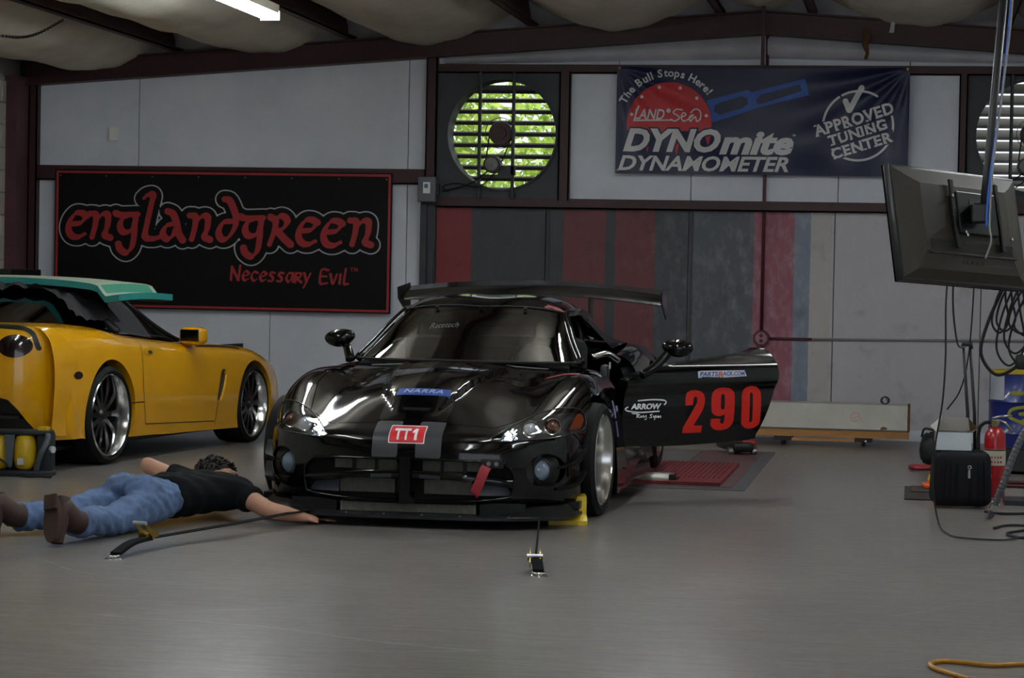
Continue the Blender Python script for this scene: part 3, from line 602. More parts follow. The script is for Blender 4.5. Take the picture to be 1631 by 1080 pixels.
# approved stamp
C0 = (1330, 362)
V, F = blob_geo([[(C0[0] + 183 * math.cos(a), C0[1] - 183 * math.sin(a)) for a in [R(190 - 6 * k) for k in range(12)]], [(C0[0] + 183 * math.cos(a), C0[1] - 183 * math.sin(a)) for a in [R(118 - 5 * k) for k in range(13)]],
                 [(C0[0] + 183 * math.cos(a), C0[1] - 183 * math.sin(a)) for a in [R(-18 - 5 * k) for k in range(21)]], [(C0[0] + 183 * math.cos(a), C0[1] - 183 * math.sin(a)) for a in [R(18 - 4 * k) for k in range(8)]]], 6); bn(V, F, 'stamp_ring', b_white, 1)
V, F = blob_geo([[(1262, 232), (1282, 280)], [(1284, 280), (1345, 162)]], 15); bn(V, F, 'check_mark', b_white, 3)
def stamp_word(s_, cx, cy, w, h):
    V, F = text_geo(s_, 1, .035, 0, 1.1); V = fit(flipy(V), -w / 2, w / 2, -h / 2, h / 2); a = R(-17.5)
    # slab feet
    n_c = len(s_); extra = []; EF = []
    for k in range(n_c):
        xc = -w / 2 + w * (k + .5) / n_c
        for yy in (-h / 2, h / 2 - h * .14): o = len(V) + len(extra); extra += [(xc - w / n_c * .40, yy, 0), (xc - w / n_c * .12, yy, 0), (xc - w / n_c * .12, yy + h * .14, 0), (xc - w / n_c * .40, yy + h * .14, 0)]; EF.append((o, o + 1, o + 2, o + 3))
    EFo = [tuple(i - len(V) for i in q) for q in EF]; E2 = np.array(extra); bn(np.c_[cx + E2[:, 0] * math.cos(a) - E2[:, 1] * math.sin(a), cy + E2[:, 0] * math.sin(a) + E2[:, 1] * math.cos(a), 0 * E2[:, 0]], EFo, 'stamp_serif', b_white, 5)
    X = cx + V[:, 0] * math.cos(a) - V[:, 1] * math.sin(a); Y = cy + V[:, 0] * math.sin(a) + V[:, 1] * math.cos(a); bn(np.c_[X, Y, 0 * X], F, 'stamp_lettering', b_white, 4)
    p = [(-w / 2 - 12, -h / 2 - 6), (w / 2 + 12, -h / 2 - 6), (w / 2 + 12, h / 2 + 6), (-w / 2 - 12, h / 2 + 6)]
    bn(np.array([(cx + x * math.cos(a) - y * math.sin(a), cy + x * math.sin(a) + y * math.cos(a), 0) for x, y in p]), [(0, 1, 2, 3)], 'stamp_gap', b_navy, 2)
stamp_word('APPROVED', 1306, 330, 430, 64); stamp_word('TUNING', 1328, 398, 315, 56); stamp_word('CENTER', 1352, 466, 330, 58)
b = MB()
for u, v in ((.008, .985), (.992, .985), (.008, .03), (.992, .03)):
    p = bpt(u, v, .004); b.lathe([(.004, 0), (.011, 0), (.011, .003), (.004, .003)], 12, Matrix.Translation(p) @ Matrix.Rotation(R(90), 4, 'X'))
b.build('eyelet', mat('brass', '#a98646', .35, metal=1), ban)

# ------------------------------------------------------------------ wall fittings
t = thing('wall_switch_box', 'small white switch box on the upper white wall at left', 'switch', (-6.935, YW, 2.49))
MB().bbox((0, -.02, 0), (.075, .04, .125), .006).build('cover', mat('switch_white', pc('#a7a59c'), .5), t); MB().bx(-.022, .022, -.046, -.04, -.045, .0).bx(-.006, .006, -.055, -.045, -.03, -.018).build('toggle', mat('switch_ivory', pc('#b8b4a5'), .4), t)
t = thing('disconnect_box', 'grey electrical box with a window label on the steel post', 'electrical box', (-4.09, YW - .08, 1.93))
MB().bbox((0, -.06, .105), (.155, .12, .215), .008).build('case', mat('grey_enamel', pc('#3f4146'), .5, var=.15), t); MB().bx(-.03, .03, -.128, -.12, .07, .165).build('label_plate', mat('label_pale', pc('#9aa0a8'), .3), t, label='pale label plate'); MB().bx(-.02, .012, -.13, -.128, .115, .15).build('label_print', mat('label_blue', pc('#2f4358'), .3), t); MB().bx(.078, .098, -.08, -.05, .06, .15).build('lever', black_pl, t)
t = thing('conduit_run', 'dark red electrical conduit with outlet box on the striped wall', 'conduit', (-1.24, YW, .83))
MB().tube([(-.0, -.03, .06), (.0, -.03, 2.53)], .014, 10).build('riser_conduit', mat('oxide_paint_gloss', pc('#38161c'), .4), t, True); MB().tube([(.06, -.02, .0), (.42, -.02, .0)], .011, 10).build('branch_conduit', MATS['oxide_paint_gloss'], t, True)
MB().tube([(.42, -.02, .0), (2.3, -.02, .03), (5.0, -.02, .03)], .010, 10).build('grey_conduit', mat('grey_conduit_paint', pc('#5c5a5a'), .5), t, True)
MB().lathe([(.0, 0), (.068, 0), (.072, .01), (.072, .045), (.066, .05), (0, .05)], 8, Matrix.Rotation(R(90), 4, 'X') @ Matrix.Rotation(R(22.5), 4, 'Z')).build('outlet_box', MATS['oxide_paint_gloss'], t)
MB().lathe([(0, .05), (.052, .05), (.05, .055), (0, .055)], 8, Matrix.Rotation(R(90), 4, 'X') @ Matrix.Rotation(R(22.5), 4, 'Z')).build('outlet_plate', mat('outlet_pink', pc('#6a4a50'), .5), t)
MB().lathe([(0, 0), (.017, 0), (.017, .004), (0, .004)], 14, Matrix.Translation((0, -.055, .022)) @ Matrix.Rotation(R(90), 4, 'X')).lathe([(0, 0), (.017, 0), (.017, .004), (0, .004)], 14, Matrix.Translation((0, -.055, -.022)) @ Matrix.Rotation(R(90), 4, 'X')).build('socket', MATS['oxide_paint_gloss'], t)
# ------------------------------------------------------------------ black race coupe (local: x to its left side, y to its tail, origin under the front axle)
BCX, BCY = -2.565, 13.0
gloss = mat('black_gloss_paint', '#050506', .07, spec=.5); satin = mat('satin_black', '#0c0d0f', .38); carbon = mat('splitter_black', '#16171a', .42, var=.3, vscale=8)
graph = mat('graphite_stripe', '#3a3c40', .35, coat=.3); void = mat('dark_interior', '#0a0a0b', .8)
glassm = bpy.data.materials.new('tinted_glass'); glassm.use_nodes = True
def make_glass(m, tint, rough=.02, base=.06):
    nt = m.node_tree; nt.nodes.clear(); o = nt.nodes.new('ShaderNodeOutputMaterial'); g = nt.nodes.new('ShaderNodeBsdfGlossy'); g.inputs['Roughness'].default_value = rough; g.inputs['Color'].default_value = (1, 1, 1, 1)
    t = nt.nodes.new('ShaderNodeBsdfTransparent'); t.inputs[0].default_value = (*tint, 1); fr = nt.nodes.new('ShaderNodeFresnel'); fr.inputs[0].default_value = 1.5
    ad = nt.nodes.new('ShaderNodeMath'); ad.operation = 'ADD'; ad.inputs[1].default_value = base; ad.use_clamp = True; nt.links.new(fr.outputs[0], ad.inputs[0])
    mx = nt.nodes.new('ShaderNodeMixShader'); nt.links.new(ad.outputs[0], mx.inputs[0]); nt.links.new(t.outputs[0], mx.inputs[1]); nt.links.new(g.outputs[0], mx.inputs[2]); nt.links.new(mx.outputs[0], o.inputs[0]); return m
make_glass(glassm, (.42, .42, .38), base=.06)
clearm = bpy.data.materials.new('clear_lens'); clearm.use_nodes = True; make_glass(clearm, (.93, .94, .95), base=.0)
car = thing('black_sports_car', 'black race coupe with red number 290, rear wing and open door, on the dyno', 'car', (BCX, BCY, 0))
XJ = [0, .15, .33, .52, .68, .80, .885, .93, .95]; YJ = [-.93, -.93, -.915, -.87, -.78, -.66, -.52, -.38, -.22]
XF = [0, .15, .33, .52, .675, .775, .825, .846, .852]      # narrower below the lamps so the tyre shows past the bumper corner
rows = []
for z, ins in ((.115, .05), (.15, .012), (.24, .0), (.34, .0), (.42, .012), (.475, .04)):
    rows.append([(xf, y + ins * (1 if x < .9 else .3), z) for x, y, xf in zip(XJ, YJ, XF)])
    if z > .4:
        r = rows[-1]; r[6] = (r[6][0], r[6][1], z - .02); r[7] = (r[7][0], r[7][1], z - .08); r[8] = (r[8][0], r[8][1] + .03, z - .2)
HY = [-.80, -.68, -.52, -.32, -.1, .12, .34, .54, .8]
HZ = [[.522, .522, .520, .512, .515, .505, .455, .34, .22],
      [.585, .583, .572, .555, .572, .560, .500, .37, .22],
      [.662, .656, .632, .606, .630, .620, .545, .39, .22],
      [.722, .714, .686, .662, .692, .684, .590, .41, .22],
      [.757, .748, .724, .704, .741, .730, .625, .42, .22],
      [.778, .770, .750, .732, .765, .748, .640, .43, .22],
      [.795, .788, .770, .752, .772, .748, .640, .43, .22],
      [.815, .808, .795, .778, .772, .744, .640, .43, .22],
      [.83, .825, .81, .80, .785, .75, .645, .43, .20]]
for h, (yc, zs) in enumerate(zip(HY, HZ)):
    fade = 1 - h / 8.0
    k = min(1, h / 3.0); rows.append([(xf + (x - xf) * k, yc + (yj + .93) * .95 * fade, z) for x, xf, yj, z in zip(XJ, XF, YJ, zs)])
for yc, zs, k in ((1.1, [.79, .79, .79, .79, .785, .755, .64, .42, .18], .985), (1.45, [.80, .80, .80, .80, .80, .775, .66, .42, .17], .975), (1.8, [.84, .84, .84, .83, .825, .80, .69, .44, .17], .98), (2.15, [.90, .90, .88, .87, .86, .84, .73, .47, .18], 1.0),
                 (2.5, [.91, .91, .90, .885, .885, .86, .75, .50, .2], 1.02), (2.85, [.90, .90, .89, .88, .875, .85, .74, .50, .22], 1.01), (3.2, [.885, .885, .88, .865, .85, .81, .70, .48, .24], .985)):
    rows.append([(x * k, yc, z) for x, z in zip(XJ, zs)])
for z, yy in ((.80, 3.40), (.66, 3.46), (.45, 3.46), (.26, 3.40)):
    rows.append([(x * .97 if x < .9 else x * .96, yy - (max(0, x - .5) * .55) ** 1.3, z - (.0 if x < .8 else (x - .8) * .5)) for x in XJ])
full = [[(-x, y, z) for (x, y, z) in r[:0:-1]] + r for r in rows]
V, T = surf(full, 9, 10)
def bulge(V):
    x, y, z = V[:, 0], V[:, 1], V[:, 2]; ax = np.abs(x); top = z > .5
    xe = np.interp(y, [-.72, -.5, -.1, .3], [.115, .205, .275, .33]); s = np.clip((xe - ax) / .024, 0, 1); s = s * s * (3 - 2 * s)
    ey = np.clip((y + .74) / .16, 0, 1) * np.clip((.50 - y) / .25, 0, 1); dz = .030 * s * ey * top
    # hood side grooves beside the bulge and a crease along the fender
    g = np.exp(-((ax - .445) / .07) ** 2) * np.clip((y + .35) / .2, 0, 1) * np.clip((.4 - y) / .15, 0, 1); dz -= .012 * g * top
    V = V.copy(); V[:, 2] += dz; return V
V = bulge(V); SURF0 = Proj(V, T)
ax = lambda V: np.abs(V[:, 0])
cuts = []
def cut(f, name=None):
    global V, T
    (Vo, To), inn, sg_ = split(V, T, f); V, T = Vo, To; return inn, sg_
BIG = 1.0
def gate(f, cond): return np.where(cond, f, BIG)         # cut only where cond holds (conditions lie well clear of the cut edge)
# wheel arches
FW, RW = (0.0, .31), (2.51, .39)
_, sa = cut(gate(np.hypot(V[:, 1] - FW[0], V[:, 2] - FW[1]) - .352, ax(V) > .55))
_, sb = cut(gate(np.hypot(V[:, 1] - RW[0], V[:, 2] - RW[1]) - .385, (ax(V) > .55) & (V[:, 2] < .84)))
lip = flange(sa + sb, lambda p: np.array([-.10 * np.sign(p[0]), 0, 0])); 
# cockpit opening under the greenhouse
_, _s = cut(gate(poly_sdf(V[:, 0], V[:, 1], [(-.60, .74), (-.45, .60), (.45, .60), (.60, .74), (.63, 1.4), (.60, 2.3), (.40, 2.6), (-.40, 2.6), (-.60, 2.3), (-.63, 1.4)]), V[:, 2] > .6))
# door openings, both sides; the far side keeps its closed door
DP = [(.76, .80), (.74, .52), (.80, .26), (1.62, .235), (1.78, .40), (1.90, .62), (1.86, .86), (1.5, .90)]
fd = poly_sdf(V[:, 1], V[:, 2], smooth_poly(DP, 4))
(dV, dT), sd = cut(gate(fd, (ax(V) > .45) & (V[:, 2] < .88) & (V[:, 1] > .5) & (V[:, 1] < 2.1)))
lip2 = flange(sd, lambda p: np.array([-.09 * np.sign(p[0]), 0, 0]))
GP = [(.0, .352), (.44, .346), (.515, .330), (.556, .28), (.55, .19), (.52, .158), (.3, .137), (0, .128)]
GP = GP + [(-x, z) for x, z in GP[-2:0:-1]]
(gV, gT), sgr = cut(gate(poly_sdf(V[:, 0], V[:, 2], GP), (V[:, 1] < -.6)))
lip3 = flange(sgr, (0, .10, 0)); MB().tube([SURF0((x, -2, z), (0, 1, 0), .0) for x, z in smooth_poly(GP, 4) + smooth_poly(GP, 4)[:1]], .007, 8, cap=False).build('grille_surround', gloss, car, True)
LP = smooth_poly([(.428, .462), (.50, .513), (.60, .570), (.70, .603), (.785, .608), (.828, .588), (.848, .545), (.842, .492), (.76, .468), (.6, .456), (.48, .449)], 4)
fl = np.minimum(poly_sdf(V[:, 0], V[:, 2], LP), poly_sdf(-V[:, 0], V[:, 2], LP))
(hV, hT), slm = cut(gate(fl, V[:, 1] < -.2))
lip4 = flange(slm, (0, .06, 0))
FC = (.705, .297)
ff = np.hypot((ax(V) - FC[0]) / 1.0, V[:, 2] - FC[1]) - .088
_, sf = cut(gate(ff, V[:, 1] < -.4)); lip5 = flange(sf, lambda p: np.array([-np.sign(p[0]) * (abs(p[0]) - FC[0]) * .35, .07, -(p[2] - FC[1]) * .35]))
# hood shut line
fh = poly_sdf(V[:, 0], V[:, 1], [(-.44, -.775), (-.3, -.79), (0, -.80), (.3, -.79), (.44, -.775), (.60, -.58), (.66, -.2), (.66, .3), (.62, .52), (.3, .50), (-.3, .50), (-.62, .52), (-.66, .3), (-.66, -.2), (-.60, -.58)])
top = (V[:, 2] > .49)
(hoV, hoT), _ = cut(gate(fh, top))
_, (hoV, hoT), _s = split(hoV, hoT, poly_sdf(hoV[:, 0], hoV[:, 1], [(-.44, -.775), (-.3, -.79), (0, -.80), (.3, -.79), (.44, -.775), (.60, -.58), (.66, -.2), (.66, .3), (.62, .52), (.3, .50), (-.3, .50), (-.62, .52), (-.66, .3), (-.66, -.2), (-.60, -.58)]) + .004)
# bulge scoop mouth in the hood
fs = poly_sdf(hoV[:, 0], hoV[:, 1], [(-.088, -.625), (.088, -.625), (.075, -.69), (-.075, -.69)]); (hoV, hoT), _, ssc = split(hoV, hoT, fs)
body = ob('body', *with_returns(V, T, lip, lip2, lip3, lip4, lip5), gloss, car, 45)
hood = ob('hood', hoV, hoT, gloss, car, 45)
l = flange(ssc, (0, .03, -.05)); l.build('scoop_mouth', satin, hood); MB().bx(-.08, .08, -.66, -.60, .535, .60).build('scoop_grille', void, hood)
SURF = SURF0
# stripes down the nose and hood
SF = np.array(full)
V0, T0 = surf(full, 9, 10); V0 = bulge(V0)
def offset_patch(Vp, Tp, d):
    me = bpy.data.meshes.new('t'); me.from_pydata([tuple(v) for v in Vp], [], [tuple(int(i) for i in t) for t in Tp]); me.update(); N = np.array([v.normal[:] for v in me.vertices]); bpy.data.meshes.remove(me)
    s_ = np.sign((N * np.array([0, -.3, 1.0])).sum(1)); s_[s_ == 0] = 1
    return Vp + N * d * s_[:, None]
for s_ in (-1, 1):
    f = poly_sdf(V0[:, 0], V0[:, 1], [(s_ * .047, -1.2), (s_ * .183, -1.2), (s_ * .183, -.775), (s_ * .047, -.775)]); f = np.where((V0[:, 2] > .30), np.maximum(f, .356 - V0[:, 2]), 1.0)
    _, (pV, pT), _s = split(V0, T0, f); ob('nose_stripe', offset_patch(pV, pT, .0012), pT, graph, car, True)
    f = poly_sdf(V0[:, 0], V0[:, 1], [(s_ * .047, -.767), (s_ * .183, -.767), (s_ * .183, .48), (s_ * .047, .48)]); f = np.where(V0[:, 2] > .45, f, 1.0); f = np.maximum(f, -(poly_sdf(V0[:, 0], V0[:, 1], [(-.1, -.56), (.1, -.56), (.1, -.71), (-.1, -.71)])))
    _, (pV, pT), _s = split(V0, T0, f); ob('hood_stripe', offset_patch(pV, pT, .0012), pT, mat('graphite_hood_stripe', '#0b0b0c', .12, coat=1.0), hood, True)
# windscreen, roof and pillars
def gnet(rows_): return [[(-x, y, z) for (x, y, z) in r[:0:-1]] + r for r in rows_]
ws = [[(0, .50, .815), (.22, .515, .813), (.42, .57, .812), (.58, .66, .812), (.665, .80, .812)],
      [(0, .72, .925), (.2, .735, .923), (.38, .78, .92), (.53, .86, .91), (.60, .955, .905)],
      [(0, .96, 1.03), (.18, .97, 1.03), (.35, 1.01, 1.022), (.48, 1.06, 1.01), (.545, 1.12, 1.0)],
      [(0, 1.20, 1.108), (.17, 1.205, 1.112), (.33, 1.225, 1.105), (.44, 1.255, 1.09), (.50, 1.29, 1.075)]]
wV, wT = surf(gnet(ws), 8, 8); ob('windshield', wV, wT, glassm, car, True)
rf = [ws[3], [(0, 1.42, 1.165), (.18, 1.42, 1.172), (.34, 1.43, 1.158), (.45, 1.44, 1.13), (.515, 1.45, 1.095)], [(0, 1.72, 1.188), (.19, 1.72, 1.198), (.34, 1.72, 1.182), (.45, 1.72, 1.15), (.525, 1.72, 1.10)],
      [(0, 2.05, 1.166), (.19, 2.05, 1.178), (.33, 2.05, 1.165), (.44, 2.05, 1.13), (.52, 2.05, 1.075)], [(0, 2.35, 1.09), (.19, 2.35, 1.11), (.33, 2.35, 1.10), (.43, 2.35, 1.07), (.52, 2.3, 1.02)]]
rV, rT = surf(gnet(rf), 8, 8); roof = ob('roof', rV, rT, gloss, car, True)
rg = [rf[-1], [(0, 2.6, 1.02), (.18, 2.6, 1.03), (.32, 2.6, 1.02), (.42, 2.6, .99), (.52, 2.55, .95)], [(0, 2.9, .915), (.18, 2.9, .915), (.32, 2.9, .905), (.42, 2.88, .895), (.52, 2.8, .885)]]
gV2, gT2 = surf(gnet(rg), 6, 8); ob('rear_window', gV2, gT2, glassm, car, True)
ProjW = Proj(np.vstack([wV, rV]), np.vstack([wT, rT + len(wV)]))
for s_ in (-1, 1):
    b = MB(); pts = crom([(s_ * r[-1][0], r[-1][1], r[-1][2] - .004) for r in ws] + [(s_ * r[-1][0], r[-1][1], r[-1][2] - .01) for r in rf[1:]], 6); b.tube(pts, .026, 10).build('roof_rail', gloss, car, True)
    # B pillar and rear quarter
    q = [[(s_ * .525, 1.68, 1.085), (s_ * .525, 2.05, 1.07), (s_ * .52, 2.3, 1.015), (s_ * .52, 2.8, .885)], [(s_ * .62, 1.76, .98), (s_ * .62, 2.05, .97), (s_ * .62, 2.35, .94), (s_ * .60, 2.8, .885)], [(s_ * .72, 1.84, .865), (s_ * .73, 2.1, .88), (s_ * .74, 2.4, .89), (s_ * .70, 2.85, .875)]]
    qV, qT = surf(q, 5, 5); ob('rear_quarter', qV, qT, gloss, car, True)
# far side window glass
sw = [[(-.665, .80, .81), (-.70, 1.2, .795), (-.71, 1.84, .86)], [(-.60, .97, .90), (-.63, 1.3, .92), (-.63, 1.76, .96)], [(-.50, 1.29, 1.07), (-.515, 1.45, 1.09), (-.525, 1.68, 1.09)]]
qV, qT = surf(sw, 5, 5); ob('side_window', qV, qT, glassm, car, True)
# header band and wiper cowl
b = MB(); b.tube(crom([(p[0], p[1] + .03, p[2] + .012) for p in gnet([ws[3]])[0]], 6), .006, 6).build('windshield_trim', black_rub, car)
b = MB(); b.tube(crom([(p[0], p[1] - .004, p[2] - .002) for p in gnet([ws[0]])[0]], 6), .008, 6).build('cowl_seal', black_rub, car)
for s_ in (-1, 1):
    V1, F1 = blob_geo([[(s_ * .30, .455), (s_ * .50, .515)]], .022); b = [SURF0((x, y, 1), (0, 0, -1), .004) for x, y, _ in V1]; ob('cowl_vent', b, F1, mat('vent_grey', '#2a2b2c', .5), hood)
for x in (-.27, 0, .27):
    p = ProjW((x, 1.19, 1.4), (0, 0, -1), .006); MB().cyl(p, tuple(Vector(p) + Vector((0, -.01, .012))), .012, 8).build('windshield_clip', satin, car)
# hood louvres beside the bulge
for s_ in (-1, 1):
    for k in range(3):
        y0 = -.06 + .15 * k; b = MB(); top_ = []; bot = []
        for i in range(9):
            x = s_ * (.36 + .035 * k * .6 + .19 * i / 8); e = math.sin(PI * i / 8) ** .5
            p = Vector(SURF0((x, y0, 1), (0, 0, -1), .001)); p2 = Vector(SURF0((x, y0 + .085, 1), (0, 0, -1), .001)); top_.append(p); bot.append(p2 + Vector((0, 0, .012 * e)))
        b.strip(top_, bot); b.strip(bot, [q - Vector((0, -.002, .012)) for q in bot]); b.build('hood_louver', gloss, hood, 20)
# ---- front: grille bars, radiator, splitter
meshm = mat('radiator_mesh', '#8b8880', .5, metal=.3, var=.3, vscale=30)
b = MB(); b.bx(-.54, .54, -.80, -.79, .12, .36).build('grille_back', void, car)
for s_ in (-1, 1):
    for (x0, x1, z0, z1) in ((.07, .17, .285, .335), (.18, .29, .285, .338), (.30, .40, .288, .338), (.08, .37, .165, .235)):
        b = MB(); xa, xb = sorted((s_ * x0, s_ * x1)); n = int((xb - xa) / .0095)
        for k in range(n + 1): x = xa + (xb - xa) * k / n; b.bx(x - .001, x + .001, -.826, -.822, z0, z1)
        m = int((z1 - z0) / .009)
        for k in range(m + 1): z = z0 + (z1 - z0) * k / m; b.bx(xa, xb, -.824, -.820, z - .001, z + .001)
        b.bx(xa, xb, -.815, -.805, z0, z1); g_o = b.build('radiator_screen', meshm, car)
    # brake duct panel behind the opening
    b = MB(); xa, xb = sorted((s_ * .38, s_ * .56)); b.add([(s_ * .37, -.86, .165), (s_ * .54, -.80, .165), (s_ * .54, -.78, .255), (s_ * .37, -.84, .245)], [(0, 1, 2, 3)]); b.build('duct_panel', mat('duct_grey', '#565c68', .4), car)
    MB().bx(s_ * .295 - .008, s_ * .295 + .008, -.85, -.80, .28, .345).build('grille_divider', satin, car); MB().bx(s_ * .175 - .006, s_ * .175 + .006, -.85, -.80, .28, .345).build('grille_divider', satin, car)
# cross bars, following the nose curve
def nose_y(x): return float(np.interp(abs(x), XJ, YJ))
pts = [(x, nose_y(x) + .008, .258 - .03 * (abs(x) / .55) ** 2 + .012 * math.cos(x * 3)) for x in np.linspace(-.552, .552, 31)]
b = MB(); o = 0; sec = [(-.012, .022), (-.02, .004), (-.012, -.016), (.05, -.02), (.05, .022)]
for p in pts:
    for dy, dz in sec: b.V.append((p[0], p[1] + dy, p[2] + dz))
for i in range(30):
    for k in range(5): a = i * 5 + k; c_ = i * 5 + (k + 1) % 5; b.F.append((a, c_, c_ + 5, a + 5))
b.build('grille_bar', gloss, car, 50)
for s_ in (-1, 1):
    f = [p for p in pts if .047 <= s_ * p[0] <= .19]; b = MB(); b.strip([(p[0], p[1] - .0215, p[2] + .0045) for p in f], [(p[0], p[1] - .0135, p[2] - .0165) for p in f]); b.build('bar_stripe', graph, car)
b = MB(); cs = []
for z in np.linspace(.120, .362, 9): cs.append([(-.042 - .006 * abs(z - .25) * 10, -.935 + .012, z), (-.028, -.952, z), (.028, -.952, z), (.042 + .006 * abs(z - .25) * 10, -.935 + .012, z), (.035, -.86, z), (-.035, -.86, z)])
for c_ in cs: b.V += c_
for i in range(8):
    for k in range(6): a = i * 6 + k; d = i * 6 + (k + 1) % 6; b.F.append((a, d, d + 6, a + 6))
b.build('grille_post', gloss, car, 40)
# lower intake screen under the bumper
b = MB(); b.bx(-.36, .36, -.86, -.85, .068, .122)
for k in range(70): x = -.35 + .7 * k / 69; b.bx(x - .001, x + .001, -.868, -.862, .072, .12)
for k in range(6): z = .074 + .008 * k; b.bx(-.35, .35, -.866, -.860, z - .001, z + .001)
b.build('lower_screen', meshm, car)
MB().bx(-.62, -.38, -.86, -.84, .06, .13).build('lower_blank', satin, car); MB().bx(.38, .62, -.86, -.84, .06, .13).build('lower_blank', satin, car)
SPL = [(0, -1.035), (.25, -1.03), (.5, -1.0), (.7, -.93), (.84, -.82), (.905, -.66), (.925, -.48), (.90, -.44), (.7, -.42), (.35, -.5), (0, -.5)]
SPL = [(x, y) for x, y in crom([(0, -1.035), (.25, -1.03), (.5, -1.0), (.7, -.93), (.84, -.82), (.905, -.66), (.925, -.47)], 5)] + [(.80, -.42), (0, -.45)]
SPL = [(x * .935, y) for x, y in SPL]; SPL = SPL + [(-x, y) for x, y in SPL[-2:0:-1]]
MB().prism(SPL, .050, .066).build('splitter', carbon, car)
b = MB()
for x in (-.55, -.3, -.1, .1, .3, .55): b.cyl((x, -.985 + .25 * x * x * .2, .066), (x, -.985 + .25 * x * x * .2, .072), .008, 8)
b.build('splitter_bolt', alu, car)
for s_ in (-1, 1):
    # raised splitter end fence, with scuffed edge
    o = crom([(.53, -.965), (.65, -.91), (.775, -.80), (.835, -.65), (.855, -.50)], 5); i_ = crom([(.53, -.90), (.64, -.85), (.74, -.76), (.80, -.63), (.84, -.50)], 5)
    b = MB(); b.strip([(s_ * x, y, .066) for x, y in o], [(s_ * x * .985, y + .02, .068 + .045 * min(1, k / 6)) for k, (x, y) in enumerate(i_)]); b.strip([(s_ * x * .985, y + .02, .068 + .045 * min(1, k / 6)) for k, (x, y) in enumerate(i_)], [(s_ * (x - .06), y + .06, .07 + .04 * min(1, k / 6)) for k, (x, y) in enumerate(i_)]); b.build('splitter_fence', satin, car, 50)
    V1, F1 = blob_geo([[(.56, -.968), (.62, -.945), (.68, -.91)]], .008); ob('scuffed_edge', [(s_ * x, y, .0675) for x, y, _ in V1], F1, mat('scuffed_paint', '#8d8a80', .8, var=.6, vscale=60), car)
    # dive planes at the corner
    for z0, l in ((.20, .0), (.315, .02)):
        pl = crom([(.76, -.672, z0), (.818, -.53, z0 + .02), (.845, -.40 + l, z0 + .075)], 5); b = MB(); b.strip([tuple(p * [s_, 1, 1]) for p in pl], [(s_ * (p[0] + .035 * min(1, k / 3)), p[1] - .03, p[2] + .004) for k, p in enumerate(pl)]); b.strip([(s_ * (p[0] + .035 * min(1, k / 3)), p[1] - .03, p[2] + .004) for k, p in enumerate(pl)], [(s_ * (p[0] + .035 * min(1, k / 3)), p[1] - .03, p[2] - .012) for k, p in enumerate(pl)]); b.build('dive_plane', mat('dive_plane_black', '#060607', .5, spec=.2), car, 50)
